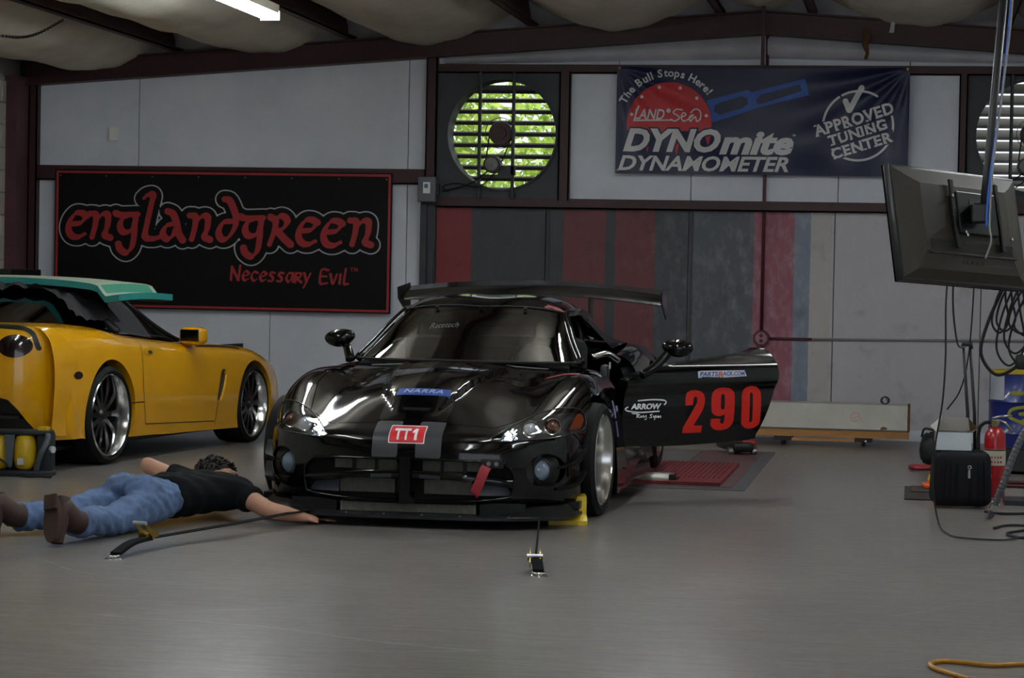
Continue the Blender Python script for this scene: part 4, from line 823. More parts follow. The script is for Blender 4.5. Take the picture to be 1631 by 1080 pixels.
# ---- lamps
amber = mat('amber_lens', '#a5480f', .15, coat=1); lampw = mat('lamp_reflector', '#e8eef4', .12, metal=1.0); projm = mat('projector_glass', '#dfe6ea', .10, coat=1.0, metal=.3); smoked = mat('smoked_projector', '#7a4a3c', .12, coat=1.0, metal=.3); bucket = mat('lamp_bucket', '#4a4b4a', .35)
drl = mat('lit_bulb', '#f2f7ff', .2, emit=6.0)
def lamp(s_):
    L = []; Vn, Tn = hV[hV[:, 0] * s_ > 0], None
    idx = np.where(hV[:, 0] * s_ > 0)[0]; mp_ = -np.ones(len(hV), int); mp_[idx] = np.arange(len(idx)); Tn = [tuple(mp_[list(t)]) for t in hT if (mp_[list(t)] >= 0).all()]
    hl = ob('headlamp', Vn + np.array([0, .095, -.03]), Tn, bucket, car, True)
    ob('lens_cover', Vn, Tn, clearm, hl, True)
    ring = [SURF0((s_ * x, -2, z), (0, 1, 0), .001) for x, z in LP + LP[:1]]; MB().tube(ring, .0035, 6, cap=False).build('lens_edge_highlight', mat('edge_highlight_grey', '#3c3d3f', .25, metal=.5), hl, True)  # grey line added to stand in for the lit edge of the lens
    for (x, z, r, m, nm) in ((.612, .535, .044, projm, 'projector'), (.728, .54, .044, smoked, 'projector')):
        c = Vector(SURF0((s_ * x, -2, z), (0, 1, 0), -.036)); d = Vector((s_ * .12, -1, .12)).normalized(); M = Matrix.Translation(c) @ d.to_track_quat('Z', 'Y').to_matrix().to_4x4()
        p = MB().lathe([(0, .030), (r * .35, .028), (r * .65, .020), (r * .85, .008), (r * .88, 0)], 24, M).build(nm, m, hl, True)
        MB().lathe([(r * .88, .0), (r * .9, .018), (r, .02), (r * 1.04, .012), (r * 1.08, -.03)], 28, M).build('bezel', chrome, hl, 60)
    # faceted inner reflector
    b = MB(); c = Vector(SURF0((s_ * .515, -2, .508), (0, 1, 0), -.035)); rngl = random.Random(3)
    pts_ = [(-.052, -.028), (-.01, -.036), (.038, -.03), (.046, .004), (.036, .034), (.008, .034), (-.022, .010)]
    for i in range(len(pts_)):
        p, q = pts_[i], pts_[(i + 1) % len(pts_)]
        for k in range(4):
            t0, t1 = k / 4, (k + 1) / 4
            for r0, r1 in ((.35, .7), (.7, 1)):
                def pt(t, r): x = (p[0] + (q[0] - p[0]) * t) * r; z = (p[1] + (q[1] - p[1]) * t) * r; return (c.x + s_ * x, c.y + .03 * (1 - r) + .004 * rngl.random() + .9 * .3 * x, c.z + z)
                o = len(b.V); b.V += [pt(t0, r0), pt(t1, r0), pt(t1, r1), pt(t0, r1)]; b.F.append((o, o + 1, o + 2, o + 3))
    b.build('reflector', lampw, hl)
    b = MB().lathe([(0, .012), (.009, .008), (.013, 0), (.010, -.012)], 14, Matrix.Translation(c) @ Matrix.Rotation(R(90), 4, 'X')); b.build('bulb', drl, hl, True)
    # amber marker at the outer end
    A = [(.792, .500), (.815, .58), (.836, .572), (.846, .545), (.840, .498)]; V1, F1 = patch_sdf(lambda X, Y: poly_sdf(X, Y, A), .77, .86, .48, .61, .006)
    ob('marker_reflector', [SURF0((s_ * x, -2, z), (0, 1, 0), -.006) for x, z, _ in V1], F1, amber, hl, True)
    # fog lamp
    c = Vector(SURF0((s_ * FC[0], -2, FC[1]), (0, 1, 0), -.055)); d = Vector((s_ * .22, -1, .0)).normalized(); M = Matrix.Translation(c) @ d.to_track_quat('Z', 'Y').to_matrix().to_4x4()
    fg = MB().lathe([(0, .024), (.03, .021), (.05, .012), (.058, 0)], 28, M).build('fog_lamp', mat('fog_glass', '#7d8ea0', .12, coat=1, metal=.2), car, True)
    MB().lathe([(.058, 0), (.060, .010), (.068, .008), (.085, -.02), (.11, -.03), (0, -.035)], 28, M).build('fog_bezel', satin, fg, 50)
lamp(1); lamp(-1)
# ---- prints and plates
def decal(Vp, Fp, P0, ux, uy, d, off, name, m, par=None, pr=SURF0, mx=.03):
    Vp, Fp = sub(Vp, Fp, mx); return ob(name, [pr(np.array(P0) + np.array(ux) * a + np.array(uy) * c, d, off) for a, c, _ in Vp], Fp, m, par or car)
def rrect(w, h, r=.006, n=4):
    return [(sx * (w / 2 - r) + r * math.cos(a0 + k * PI / 2 / n), sy * (h / 2 - r) + r * math.sin(a0 + k * PI / 2 / n)) for sx, sy, a0 in ((1, 1, 0), (-1, 1, PI / 2), (-1, -1, PI), (1, -1, 1.5 * PI)) for k in range(n + 1)]
st_red = mat('sticker_red', '#d5262e', .4); st_white = mat('sticker_white', '#e6e8ea', .45); st_blue = mat('sticker_blue', '#2b4c9c', .4)
def flat(poly): return np.array([(x, y, 0) for x, y in poly]), [tuple(range(len(poly)))]
NC = (-.003, -1, .472)
decal(*flat(rrect(.192, .086)), NC, (1, 0, 0), (0, 0, 1), (0, 1, 0), .002, 'class_plate_edge', st_white, None, SURF0, .012)
decal(*flat(rrect(.182, .076)), NC, (1, 0, 0), (0, 0, 1), (0, 1, 0), .004, 'class_plate', st_red, None, SURF0, .012)
V1, F1 = text_geo('TT', 1, .03); V1 = fit(V1, -.068, .018, -.026, .026); q_ = len(V1); V1 = np.vstack([V1, [(.040, -.026, 0), (.055, -.026, 0), (.055, .026, 0), (.040, .026, 0), (.028, .015, 0), (.028, .004, 0), (.040, .010, 0)]]); F1 = F1 + [(q_, q_ + 1, q_ + 2, q_ + 3), (q_ + 3, q_ + 4, q_ + 5, q_ + 6)]; decal(V1, F1, NC, (1, 0, 0), (0, 0, 1), (0, 1, 0), .006, 'class_lettering', st_white, None, SURF0, .012)
NP = (.008, -.545, 1)
decal(*flat([(-.142, -.038), (.148, -.038), (.142, .036), (-.136, .036)]), NP, (1, 0, 0), (0, 1.0, 0), (0, 0, -1), .002, 'hood_sticker', st_blue, hood, SURF0, .015)
V1, F1 = text_geo('NARRA', 1, .02, .2, 1.1); decal(fit(V1, -.105, .11, -.020, .020), F1, NP, (1, 0, 0), (0, 1, 0), (0, 0, -1), .005, 'hood_sticker_lettering', mat('sticker_pale', '#aeb9d4', .4), hood, SURF0, .015)
# windscreen lettering
V1, F1 = text_geo('Racetech', 1, .01, .1); decal(fit(V1, -.255, -.085, -.0, .075), F1, (0, .88, 1.5), (1, 0, 0), (0, 1, 0), (0, 0, -1), .002, 'windshield_lettering', mat('etched_letter', '#3c3d39', .6), car, ProjW)
# fender decals on the near side
def side_decal(y, z, w, h, m, name, ang=0, off=.002):
    V1, F1 = flat(rrect(w, h, .004)); c, s_ = math.cos(ang), math.sin(ang); V1 = np.c_[V1[:, 0] * c - V1[:, 1] * s_, V1[:, 0] * s_ + V1[:, 1] * c, V1[:, 2]]
    return decal(V1, F1, (2, y, z), (0, 1, 0), (0, 0, 1), (-1, 0, -.0), off, name, m, car, SURF0, .02)
V1, F1 = flat(rrect(.07, .16, .004)); decal(V1, F1, (.865, .17, 1.0), (0, 1, 0), (.7, .25, -.7), (-.7, 0, -.7), .002, 'fender_sticker_edge', mat('sticker_pink', '#b5707c', .4), car, SURF0, .02)
V1, F1 = flat(rrect(.055, .145, .004)); decal(V1, F1, (.865, .17, 1.0), (0, 1, 0), (.7, .25, -.7), (-.7, 0, -.7), .003, 'fender_sticker', mat('sticker_dull_red', '#9c2638', .4), car, SURF0, .02)
side_decal(.46, .56, .07, .10, mat('sticker_violet', '#70709a', .4), 'fender_sticker'); side_decal(.46, .45, .07, .09, mat('sticker_violet_blue', '#5a5a90', .4), 'fender_sticker')
side_decal(.58, .56, .08, .03, mat('sticker_grey', '#8b8ba0', .4), 'fender_sticker')
V1, F1 = blob_geo([[(0, 0), (.05, .02), (.09, .01)], [(.01, -.03), (.06, -.02), (.1, -.03)]], .005); decal(V1, F1, (.75, .56, 1), (.6, .8, 0), (0, 1, 0), (0, 0, -1), .002, 'cowl_lettering', st_white, car, SURF0, .02)
V1, F1 = blob_geo([[(-.05, -.02), (.0, .02), (.05, .0)], [(-.04, .02), (.04, -.02)]], .016); decal(V1, F1, (.43, 1.33, 1.5), (1, 0, 0), (0, 1, 0), (0, 0, -1), .002, 'roof_sticker', mat('sticker_roof_red', '#7d1822', .4), roof, ProjW, .02)
# ---- tow strap
b = MB(); P_ = [(.425, -.925, .322), (.415, -.945, .30), (.395, -.955, .245), (.372, -.955, .19), (.366, -.95, .180)]; b.ribbon(crom(P_, 5), .052, .006, (0, -1, .2)); b.build('tow_strap', mat('red_webbing', '#8c1622', .6, bump=.3, bscale=120), car, 50)
b = MB(); b.bbox((.45, -.905, .336), (.12, .03, .05), .006).build('tow_bracket', satin, car); MB().cyl((.435, -.925, .338), (.435, -.915, .338), .012, 12).cyl((.475, -.925, .338), (.475, -.915, .338), .012, 12).build('tow_bolt', chrome, car)
# ---- wheels
tyrem = mat('tyre_rubber', '#0d0d0e', .75, var=.25, vscale=12, spec=.3)
barrel_m = mat('wheel_barrel', '#17171a', .4)
def wheel(name, c, r, w, rim_r, s_, par, spoke_m, nsp=10, lip=.05, rimm=chrome, steer=0, dish=.07, barrel=None):
    M = Matrix.Translation(c) @ Matrix.Rotation(R(steer), 4, 'Z') @ Matrix.Rotation(R(90 * s_), 4, 'Y')   # local +Z = outboard
    h = w / 2
    t = MB().lathe([(rim_r, -h * .9), (r * .9, -h), (r * .985, -h * .86), (r, -h * .6), (r, h * .6), (r * .985, h * .86), (r * .9, h), (rim_r * 1.03, h * .94), (rim_r, h * .86)], 56, M).build(name, tyrem, par, 35)
    b = MB()
    for gz in (-.55, -.2, .2, .55): b.lathe([(r + .0006, h * gz - .004), (r + .0016, h * gz), (r + .0006, h * gz + .004)], 56, M)
    b.build('tread_groove', void, t)
    zf = h * .9 - dish
    MB().lathe([(rim_r * 1.02, h * .93), (rim_r * .985, h * .97), (rim_r * .965, h * .9), (rim_r * .93, (h * .9 + zf) / 2), (rim_r * .90, zf)], 56, M).build('rim', rimm, t, 40)
    MB().lathe([(rim_r * .90, zf), (rim_r * .88, -h * .85)], 56, M).build('barrel', barrel or barrel_m, t, 40)
    for k in range(nsp):
        a = 2 * PI * k / nsp; b = MB(); c_, s2 = math.cos(a), math.sin(a)
        V = []
        for rr, ww, zz in ((rim_r * .12, .020, zf + .02), (rim_r * .55, .016, zf + .015), (rim_r * .92, .024, zf)):
            for tt, dz in ((-1, 0), (1, 0), (1, -.03), (-1, -.03)): V.append((rr * c_ - tt * ww * s2, rr * s2 + tt * ww * c_, zz + dz))
        b.add(V, [(0, 1, 5, 4), (1, 2, 6, 5), (2, 3, 7, 6), (3, 0, 4, 7), (4, 5, 9, 8), (5, 6, 10, 9), (6, 7, 11, 10), (7, 4, 8, 11), (8, 9, 10, 11)], M); b.build('spoke', spoke_m, t)
    MB().lathe([(0, zf + .04), (.028, zf + .038), (.034, zf + .03), (.05, zf + .02), (.06, zf - .02), (0, zf - .03)], 20, M).build('hub_cap', spoke_m, t, 40)
    MB().lathe([(.06, zf - .07), (rim_r * .78, zf - .07), (rim_r * .78, zf - .09), (.06, zf - .09)], 40, M).build('brake_disc', mat('brake_steel', '#242220', .5, metal=.6), t)
    return t
spm = mat('wheel_grey', '#3a3a3a', .35, metal=.8)
wheel('wheel', (.785, 0, .31), .31, .275, .247, 1, car, spm, 10, steer=-4, dish=.11, barrel=chrome)
wheel('wheel', (-.785, 0, .31), .31, .275, .247, -1, car, spm, 10, steer=-4, dish=.11, barrel=chrome)
wheel('wheel', (.80, 2.51, .405), .335, .33, .250, 1, car, spm, 10)
wheel('wheel', (-.80, 2.51, .405), .335, .33, .250, -1, car, spm, 10)
# ---- underbody, sills, cockpit
b = MB(); b.bx(-.86, .86, -.55, 3.3, .085, .12).build('floor_pan', satin, car)
b = MB(); b.bx(-.60, .60, -.78, .55, .12, .44).bx(-.60, .60, -.70, -.5, .12, .40).build('engine_bay', void, car)
for s_ in (-1, 1):
    b = MB(); b.add([(s_ * .95, .37, .09), (s_ * .95, 2.08, .10), (s_ * .93, 2.08, .24), (s_ * .94, .42, .24), (s_ * .70, .37, .09), (s_ * .70, 2.08, .10), (s_ * .70, 2.08, .28), (s_ * .70, .42, .28)], [(0, 1, 2, 3), (3, 2, 6, 7), (0, 4, 5, 1), (0, 3, 7, 4), (1, 5, 6, 2)]); b.build('side_sill', gloss, car)
    b = MB(); b.bx(min(s_ * .50, s_ * .58), max(s_ * .50, s_ * .58), -.36, .42, .1, .56).build('wheel_liner', void, car)
    b = MB(); b.bx(min(s_ * .45, s_ * .62), max(s_ * .45, s_ * .62), 2.0, 3.1, .1, .82).build('wheel_liner', void, car)
b = MB(); b.bx(-.62, .62, .60, .66, .12, .79).bx(-.62, .62, 2.0, 2.06, .12, .86).bx(-.14, .14, .66, 2.0, .12, .46).build('bulkhead', void, car)
b = MB(); b.bbox((0, .82, .74), (1.24, .30, .14), .05).build('dashboard', mat('dash_black', '#17181a', .6), car, 40)
for s_ in (-1, 1):
    t_ = MB(); t_.bbox((s_ * .36, 1.35, .28), (.44, .50, .16), .05).bbox((s_ * .36, 1.70, .60), (.44, .14, .66), .06).bbox((s_ * .36, 1.74, .93), (.24, .10, .20), .05).build('seat', mat('seat_black', '#131416', .8), car, 40)
b = MB(); M = Matrix.Translation((.36, 1.08, .76)) @ Matrix.Rotation(R(68), 4, 'X'); b.lathe([(.165 + .014 * math.cos(a), .014 * math.sin(a)) for a in np.linspace(0, 2 * PI, 9)], 30, M).bx(.22, .50, 1.07, 1.09, .75, .775).cyl((.36, 1.07, .76), (.36, .85, .70), .03, 12).build('steering_wheel', mat('wheel_suede', '#1c1c1e', .8), car, 50)
cage = mat('cage_tube', '#1a1a1c', .35)
b = MB(); b.tube(crom([(-.52, 1.85, .3), (-.52, 1.86, .9), (-.42, 1.87, 1.07), (0, 1.87, 1.10), (.42, 1.87, 1.07), (.52, 1.86, .9), (.52, 1.85, .3)], 5), .022, 10).tube([(-.48, 1.85, .95), (.50, 1.85, .35)], .02, 8).build('roll_hoop', cage, car, True)
for s_ in (-1, 1): MB().tube(crom([(s_ * .55, .72, .3), (s_ * .57, .74, .72), (s_ * .46, 1.25, 1.04), (s_ * .44, 1.87, 1.07)], 5), .02, 10).build('cage_side_tube', cage, car, True)
MB().tube([(-.06, 1.22, 1.06), (-.02, .9, .70)], .035, 8).build('windshield_strut', void, car)
MB().bbox((.10, 1.16, 1.03), (.24, .02, .06), .01).build('interior_mirror', mat('mirror_orange_reflect', '#5c4a38', .1, metal=.9), car)
# fire extinguisher style chrome and white tag in the open door frame
MB().bbox((.80, .86, .70), (.05, .10, .20), .02).build('hinge_pillar', satin, car, 40); MB().bx(.828, .83, .83, .90, .775, .815).build('paper_tag', mat('paper_tag_white', '#b9bab8', .6), car)
MB().tube(crom([(.72, .90, .84), (.80, .95, .86), (.86, 1.02, .82)], 5), .018, 10).build('harness_bar', chrome, car, True)
# ---- mirrors
def mirror(c, s_, par, tilt=0):
    b = MB(); bm = bmesh.new(); bmesh.ops.create_uvsphere(bm, u_segments=24, v_segments=14, radius=1)
    for v in bm.verts:
        x, y, z = v.co; v.co = (x * .092 * (1 + .15 * z), (y * .055 if y < 0 else y * .03), z * .053)
    b.bm(bm, Matrix.Translation(c) @ Matrix.Rotation(R(tilt), 4, 'Y')); return b
m1 = mirror((-.745, .66, .925), -1, car, -8).build('wing_mirror', gloss, car, True); MB().tube(crom([(-.665, .60, .80), (-.69, .63, .86), (-.715, .66, .90)], 5), [.030 - .0008 * k for k in range(11)], 10).build('mirror_stalk', gloss, m1, True)
# ---- rear wing
wing = MB(); sec = [(0, -.035), (.015, -.018), (.08, .012), (.18, .034), (.3, .062), (.302, .052), (.2, .012), (.1, -.018), (.02, -.042)]; n = 40
for i in range(n + 1):
    x = -.90 + 1.8 * i / n; arch = .055 * (1 - (x / .9) ** 2)
    for dy, dz in sec: wing.V.append((x, 3.02 + dy, 1.165 + arch + dz))
m = len(sec)
for i in range(n):
    for k in range(m): wing.F.append((i * m + k, i * m + (k + 1) % m, (i + 1) * m + (k + 1) % m, (i + 1) * m + k))
wg = wing.build('rear_wing', mat('wing_black', '#0b0c0e', .22, coat=1.0), car, 40)
for s_ in (-1, 1):
    MB().prism([(2.96, 1.22), (3.36, 1.25), (3.38, 1.10), (3.28, 1.03), (3.18, 1.07), (2.98, 1.14)], s_ * .90, s_ * .908, Matrix(((0, 0, 1, 0), (1, 0, 0, 0), (0, 1, 0, 0), (0, 0, 0, 1)))).build('end_plate', satin, wg)
    MB().bx(s_ * .40 - .008, s_ * .40 + .008, 3.10, 3.26, .86, 1.22).build('wing_upright', satin, wg)
MB().add([(.909, 3.02, 1.20), (.909, 3.30, 1.20), (.909, 3.30, 1.09), (.909, 3.02, 1.14)], [(0, 1, 2, 3)]).build('end_plate_sticker', mat('sticker_mauve', '#6b5a78', .4), wg)
# ---- open door, hinged at the front edge
DA = R(52); HX, HY_ = .90, .77
De = np.array([math.sin(DA), math.cos(DA), 0]); Dn = np.array([math.cos(DA), -math.sin(DA), 0])     # along the door, outward (towards the camera side)
DL = smooth_poly([(-.02, .33), (.0, .50), (.02, .68), (.06, .735), (.30, .80), (.62, .838), (.90, .872), (1.035, .905), (1.09, .84), (1.105, .76), (1.08, .66), (1.03, .52), (.965, .39), (.92, .355), (.5, .330), (.2, .325)], 4)
xs, ys = np.meshgrid(np.linspace(-.04, 1.14, 120), np.linspace(.28, .94, 70)); nx, ny = 120, 70
def dskin(s, z):                                         # bulge of the outer skin
    return .05 * math.sin(PI * min(1, max(0, (z - .28) / .62))) ** .8 + .012 * math.tanh((z - .655 - .03 * s) / .02) * (1 if z < .75 else max(0, 1 - (z - .75) / .1)) - .03 * max(0, (z - .8) / .12) - .02 * s * s
def dpt(s, z, off=0.0): p = np.array([HX, HY_, 0]) + De * s + Dn * (dskin(s, z) + off); return (p[0], p[1], z)
Vd = np.c_[xs.ravel(), ys.ravel(), np.zeros(xs.size)]; I = np.arange(xs.size).reshape(ny, nx); a, b_, c, d = I[:-1, :-1].ravel(), I[:-1, 1:].ravel(), I[1:, 1:].ravel(), I[1:, :-1].ravel()
_, (pV, pT), seg = split(Vd, np.vstack([np.c_[a, b_, c], np.c_[a, c, d]]), poly_sdf(xs, ys, DL).ravel())
dr = ob('open_door', [dpt(s, z) for s, z, _ in pV], pT, gloss, car, True, label='opened door with red number 290')
b = flange([(np.array(dpt(p[0], p[1])), np.array(dpt(q[0], q[1]))) for p, q in seg], -Dn * .10); b.build('door_edge', gloss, dr)
ob('door_inner', [dpt(s, z, -.10) for s, z, _ in pV], pT, void, dr)
def dprint(Vp, Fp, name, m, off=.002, mx=.05): Vp, Fp = sub(Vp, Fp, mx); return ob(name, [dpt(s, z, off) for s, z, _ in Vp], Fp, m, dr)
numm = mat('number_red', '#d81f12', .42)
# digits traced as outlines (x, z in door units)
def dig(px_): return [((x - 1080 * 0) , y) for x, y in px_]
KX, KZ = .305 / 343, .245 / 560
def dz_(x, y): return (.425 + (x - 105) * (.555 / 925), .664 - (y - 300) * (.262 / 575))
two = [(118, 515), (116, 430), (130, 350), (175, 322), (232, 316), (295, 332), (335, 372), (350, 430), (345, 500), (325, 580), (228, 780), (332, 780), (328, 872), (105, 878), (106, 800), (255, 480), (258, 425), (246, 400), (226, 402), (212, 425), (208, 512)]
nine_o = [(430, 695), (430, 770), (455, 815), (500, 842), (575, 846), (640, 825), (685, 775), (704, 700), (706, 420), (695, 350), (655, 305), (580, 287), (505, 295), (455, 330), (430, 390), (428, 560), (440, 615), (480, 650), (530, 662), (570, 650), (590, 640), (588, 730), (575, 758), (555, 756), (540, 735), (538, 695)]
nine_h = [(540, 400), (548, 378), (565, 372), (582, 382), (586, 420), (586, 540), (578, 570), (562, 574), (545, 562), (540, 530)]
zero_o = [(790, 400), (805, 330), (845, 285), (905, 268), (970, 285), (1012, 330), (1028, 400), (1030, 720), (1015, 780), (970, 820), (905, 833), (850, 820), (810, 780), (797, 720)]
zero_h = [(888, 390), (895, 362), (908, 352), (922, 368), (928, 400), (930, 710), (925, 738), (912, 748), (900, 735), (896, 710)]
def digit(o, h, x0, x1):
    f = lambda X, Y: np.maximum(poly_sdf(X, Y, o), -poly_sdf(X, Y, h)) if h else poly_sdf(X, Y, o)
    V1, F1 = patch_sdf(f, x0, x1, 250, 890, 7); dprint(np.array([(*dz_(x, y), 0) for x, y, _ in V1]), F1, 'race_number', numm)
digit(two, None, 90, 365); digit(smooth_poly(nine_o, 3), smooth_poly(nine_h, 3), 415, 720); digit(smooth_poly(zero_o, 3), smooth_poly(zero_h, 3), 775, 1045)
V1, F1 = text_geo('ARROW', 1, .05, .15, 1.0); dprint(fit(V1, .055, .265, .545, .580), F1, 'door_lettering', st_white)
V1, F1 = blob_geo([[(.105, .596), (.20, .602), (.28, .598), (.298, .585), (.285, .572)], [(.25, .534), (.12, .528), (.04, .536), (.018, .548), (.035, .560)]], .004); dprint(V1, F1, 'door_swoosh', st_white)
V1, F1 = blob_geo([[(.065, .522), (.10, .520)], [(.10, .522), (.10, .498)], [(.098, .518), (.118, .514), (.104, .506), (.122, .498), (.13, .508), (.135, .498), (.145, .51), (.15, .498), (.163, .51), (.165, .488), (.155, .486)], [(.205, .516), (.19, .512), (.20, .504), (.20, .496), (.186, .497)], [(.212, .508), (.216, .497), (.228, .508), (.222, .484)], [(.232, .508), (.236, .496), (.246, .507), (.25, .496), (.262, .506), (.266, .495)]], .0026); dprint(V1, F1, 'door_script', st_white)
V1, F1 = text_geo('PARTS', 1, .03, .25); A1 = fit(V1, .523, .655, .737, .765); V2, F2 = text_geo('R', 1, .03, .25); A2 = fit(V2, .652, .69, .732, .766); V3, F3 = text_geo('ACK.COM', 1, .03, .25); A3 = fit(V3, .686, .85, .741, .767)
V0_, F0_ = flat([(.51, .728), (.53, .728), (.54, .735), (.70, .73), (.845, .737), (.862, .737), (.85, .772), (.53, .770), (.512, .765)]); dprint(V0_, F0_, 'sponsor_backing', mat('sticker_offwhite', '#c9cdd8', .4), .0015)
dprint(A1, F1, 'sponsor_lettering', st_blue, .0028); dprint(A2, F2, 'sponsor_initial', mat('sticker_orange', '#c65a4a', .4), .003); dprint(A3, F3, 'sponsor_lettering', st_blue, .0028)
# mirror on the open door
mc = np.array([HX, HY_, 0]) + De * .33 + Dn * .10
m2 = mirror((mc[0], mc[1], .905), 1, car, 3).build('wing_mirror', gloss, dr, True); mb = np.array(dpt(.12, .76)); MB().tube(crom([(mb[0], mb[1], .745), ((mb[0] * .6 + mc[0] * .4), (mb[1] * .6 + mc[1] * .4), .80), (mc[0] - .05, mc[1] - .01, .885)], 5), .026, 10).build('mirror_stalk', gloss, m2, True)
# far door
_i = dV[:, 0] < 0; mp_ = -np.ones(len(dV), int); mp_[np.where(_i)[0]] = np.arange(_i.sum()); Tn = [tuple(mp_[list(t)]) for t in dT if (mp_[list(t)] >= 0).all()]; ob('closed_door', dV[_i] * [1, 1, 1] + [.003, 0, 0], Tn, gloss, car, True)
# ------------------------------------------------------------------ yellow sports car (local: x to its right side, y forward, origin under the rear axle)
ycar = thing('yellow_sports_car', 'yellow sports car seen from its tail, with deep dish wheels and dark glass', 'car', (-6.185, 15.27, 0), R(-7.4))
yel_p = mat('yellow_paint', '#dd9f00', .22, coat=.8, var=.05, vscale=2)
XJ2 = [0, .25, .45, .62, .75, .85, .91, .935, .915]; YT = [-.93, -.925, -.91, -.88, -.83, -.74, -.62, -.46, -.30]
rows = []
for z, ins in ((.20, .13), (.26, .07), (.38, .02), (.52, .0), (.66, .0), (.78, .008), (.87, .025), (.925, .06)):
    rows.append([(x, y + ins * (1 if j < 7 else .3), z) for j, (x, y) in enumerate(zip(XJ2, YT))])
    if z > .6:
        r = rows[-1]; k = (z - .6) / .33
        r[6] = (r[6][0] - .01 * k, r[6][1], z - .05 * k); r[7] = (r[7][0], r[7][1], z - .20 * k); r[8] = (r[8][0], r[8][1], z - .52 * k)
YD = [(-.72, [.945, .945, .942, .938, .93, .895, .80, .60, .26], 1), (-.45, [.955, .955, .952, .945, .935, .895, .79, .56, .22], 1), (-.15, [.955, .955, .95, .94, .925, .885, .78, .52, .18], 1.005), (.15, [.93, .93, .925, .92, .905, .868, .765, .5, .17], 1.005), (.45, [.88, .88, .88, .875, .865, .835, .74, .48, .165], .995),
      (.75, [.85, .85, .85, .85, .84, .812, .72, .46, .16], .985), (1.05, [.82, .82, .82, .82, .815, .79, .70, .45, .15], .98), (1.35, [.80, .80, .80, .795, .79, .77, .685, .44, .145], .98), (1.65, [.81, .81, .80, .785, .775, .755, .67, .43, .14], .98), (1.95, [.82, .815, .80, .775, .765, .745, .66, .42, .135], .985),
      (2.25, [.80, .795, .775, .75, .75, .732, .65, .42, .13], .995), (2.55, [.76, .755, .735, .715, .725, .71, .63, .41, .13], 1.0), (2.85, [.70, .695, .68, .665, .672, .655, .58, .38, .14], .985), (3.10, [.63, .625, .615, .60, .60, .58, .51, .35, .16], .94), (3.33, [.55, .545, .535, .52, .50, .48, .42, .31, .18], .82)]
for y, zs, k in YD: rows.append([(x * k, y, z) for x, z in zip(XJ2, zs)])
for z, yy, k in ((.42, 3.47, .66), (.30, 3.49, .62), (.18, 3.42, .6)): rows.append([(x * k, yy - x * x * .3, z) for x in XJ2])
full2 = [[(-x, y, z) for (x, y, z) in r[:0:-1]] + r for r in rows]
V, T = surf(full2, 8, 9); YS = Proj(V, T)
WR, WF = (.09, .33), (2.54, .295)
_, s1 = cut(gate(np.hypot(V[:, 1] - WR[0], V[:, 2] - WR[1]) - .372, (ax(V) > .55) & (V[:, 2] < .80)))
_, s2 = cut(gate(np.hypot(V[:, 1] - WF[0], V[:, 2] - WF[1]) - .332, (ax(V) > .55) & (V[:, 2] < .69)))
_, _s = cut(gate(poly_sdf(V[:, 0], V[:, 1], [(-.66, 1.75), (-.3, 1.95), (.3, 1.95), (.66, 1.75), (.72, 1.0), (.70, .3), (.55, -.35), (-.55, -.35), (-.70, .3), (-.72, 1.0)]), V[:, 2] > .7))
DF = [(-.66, .22), (.66, .22), (.70, .30), (.80, .40), (.72, .47), (.60, .485), (-.60, .485), (-.72, .47), (-.80, .40), (-.70, .30)]
DF = [(.0, .485), (.60, .485), (.68, .465), (.735, .40), (.80, .28), (.82, .1), (-.82, .1), (-.80, .28), (-.735, .40), (-.68, .465), (-.60, .485)]
_, s3 = cut(gate(poly_sdf(V[:, 0], V[:, 2], DF), V[:, 1] < -.45))
VT = [(1.84, .36), (1.91, .345), (1.965, .42), (2.02, .55), (1.985, .58), (1.92, .55)]
(vgV, vgT), s4 = cut(gate(poly_sdf(V[:, 1], V[:, 2], smooth_poly(VT, 4)), (ax(V) > .6) & (V[:, 1] < 2.15) & (V[:, 1] > 1.7)))
b = flange(s1 + s2, lambda p: np.array([-.12 * np.sign(p[0]), 0, 0])); l = flange(s3, (0, .10, 0)); b.add(l.V, l.F); l = flange(s4, lambda p: np.array([-.016 * np.sign(p[0]), 0, 0])); b.add(l.V, l.F); ob('body', *with_returns(V, T, b), yel_p, ycar, 45)
for s_ in (-1, 1):
    i_ = vgV[:, 0] * s_ > 0; mp_ = -np.ones(len(vgV), int); mp_[np.where(i_)[0]] = np.arange(i_.sum()); ob('side_vent', vgV[i_] - np.array([.015 * s_, 0, 0]), [tuple(mp_[list(t)]) for t in vgT if (mp_[list(t)] >= 0).all()], satin, ycar)
MB().bx(-.80, .80, -.62, -.56, .17, .50).build('rear_diffuser_back', satin, ycar)
for k in range(5): MB().bx(-.40 + .2 * k - .006, -.40 + .2 * k + .006, -.80, -.60, .17, .30).build('diffuser_fin', satin, ycar)
MB().bx(-.72, .72, -.78, -.60, .34, .36).build('diffuser_shelf', mat('diffuser_gloss', '#1c1d20', .25), ycar)
MB().bx(-.80, .80, -.55, 3.2, .12, .15).build('floor_pan', satin, ycar); MB().bx(.60, .62, -.4, 3.0, .12, .74).bx(-.62, -.60, -.4, 3.0, .12, .74).build('inner_wall', void, ycar)
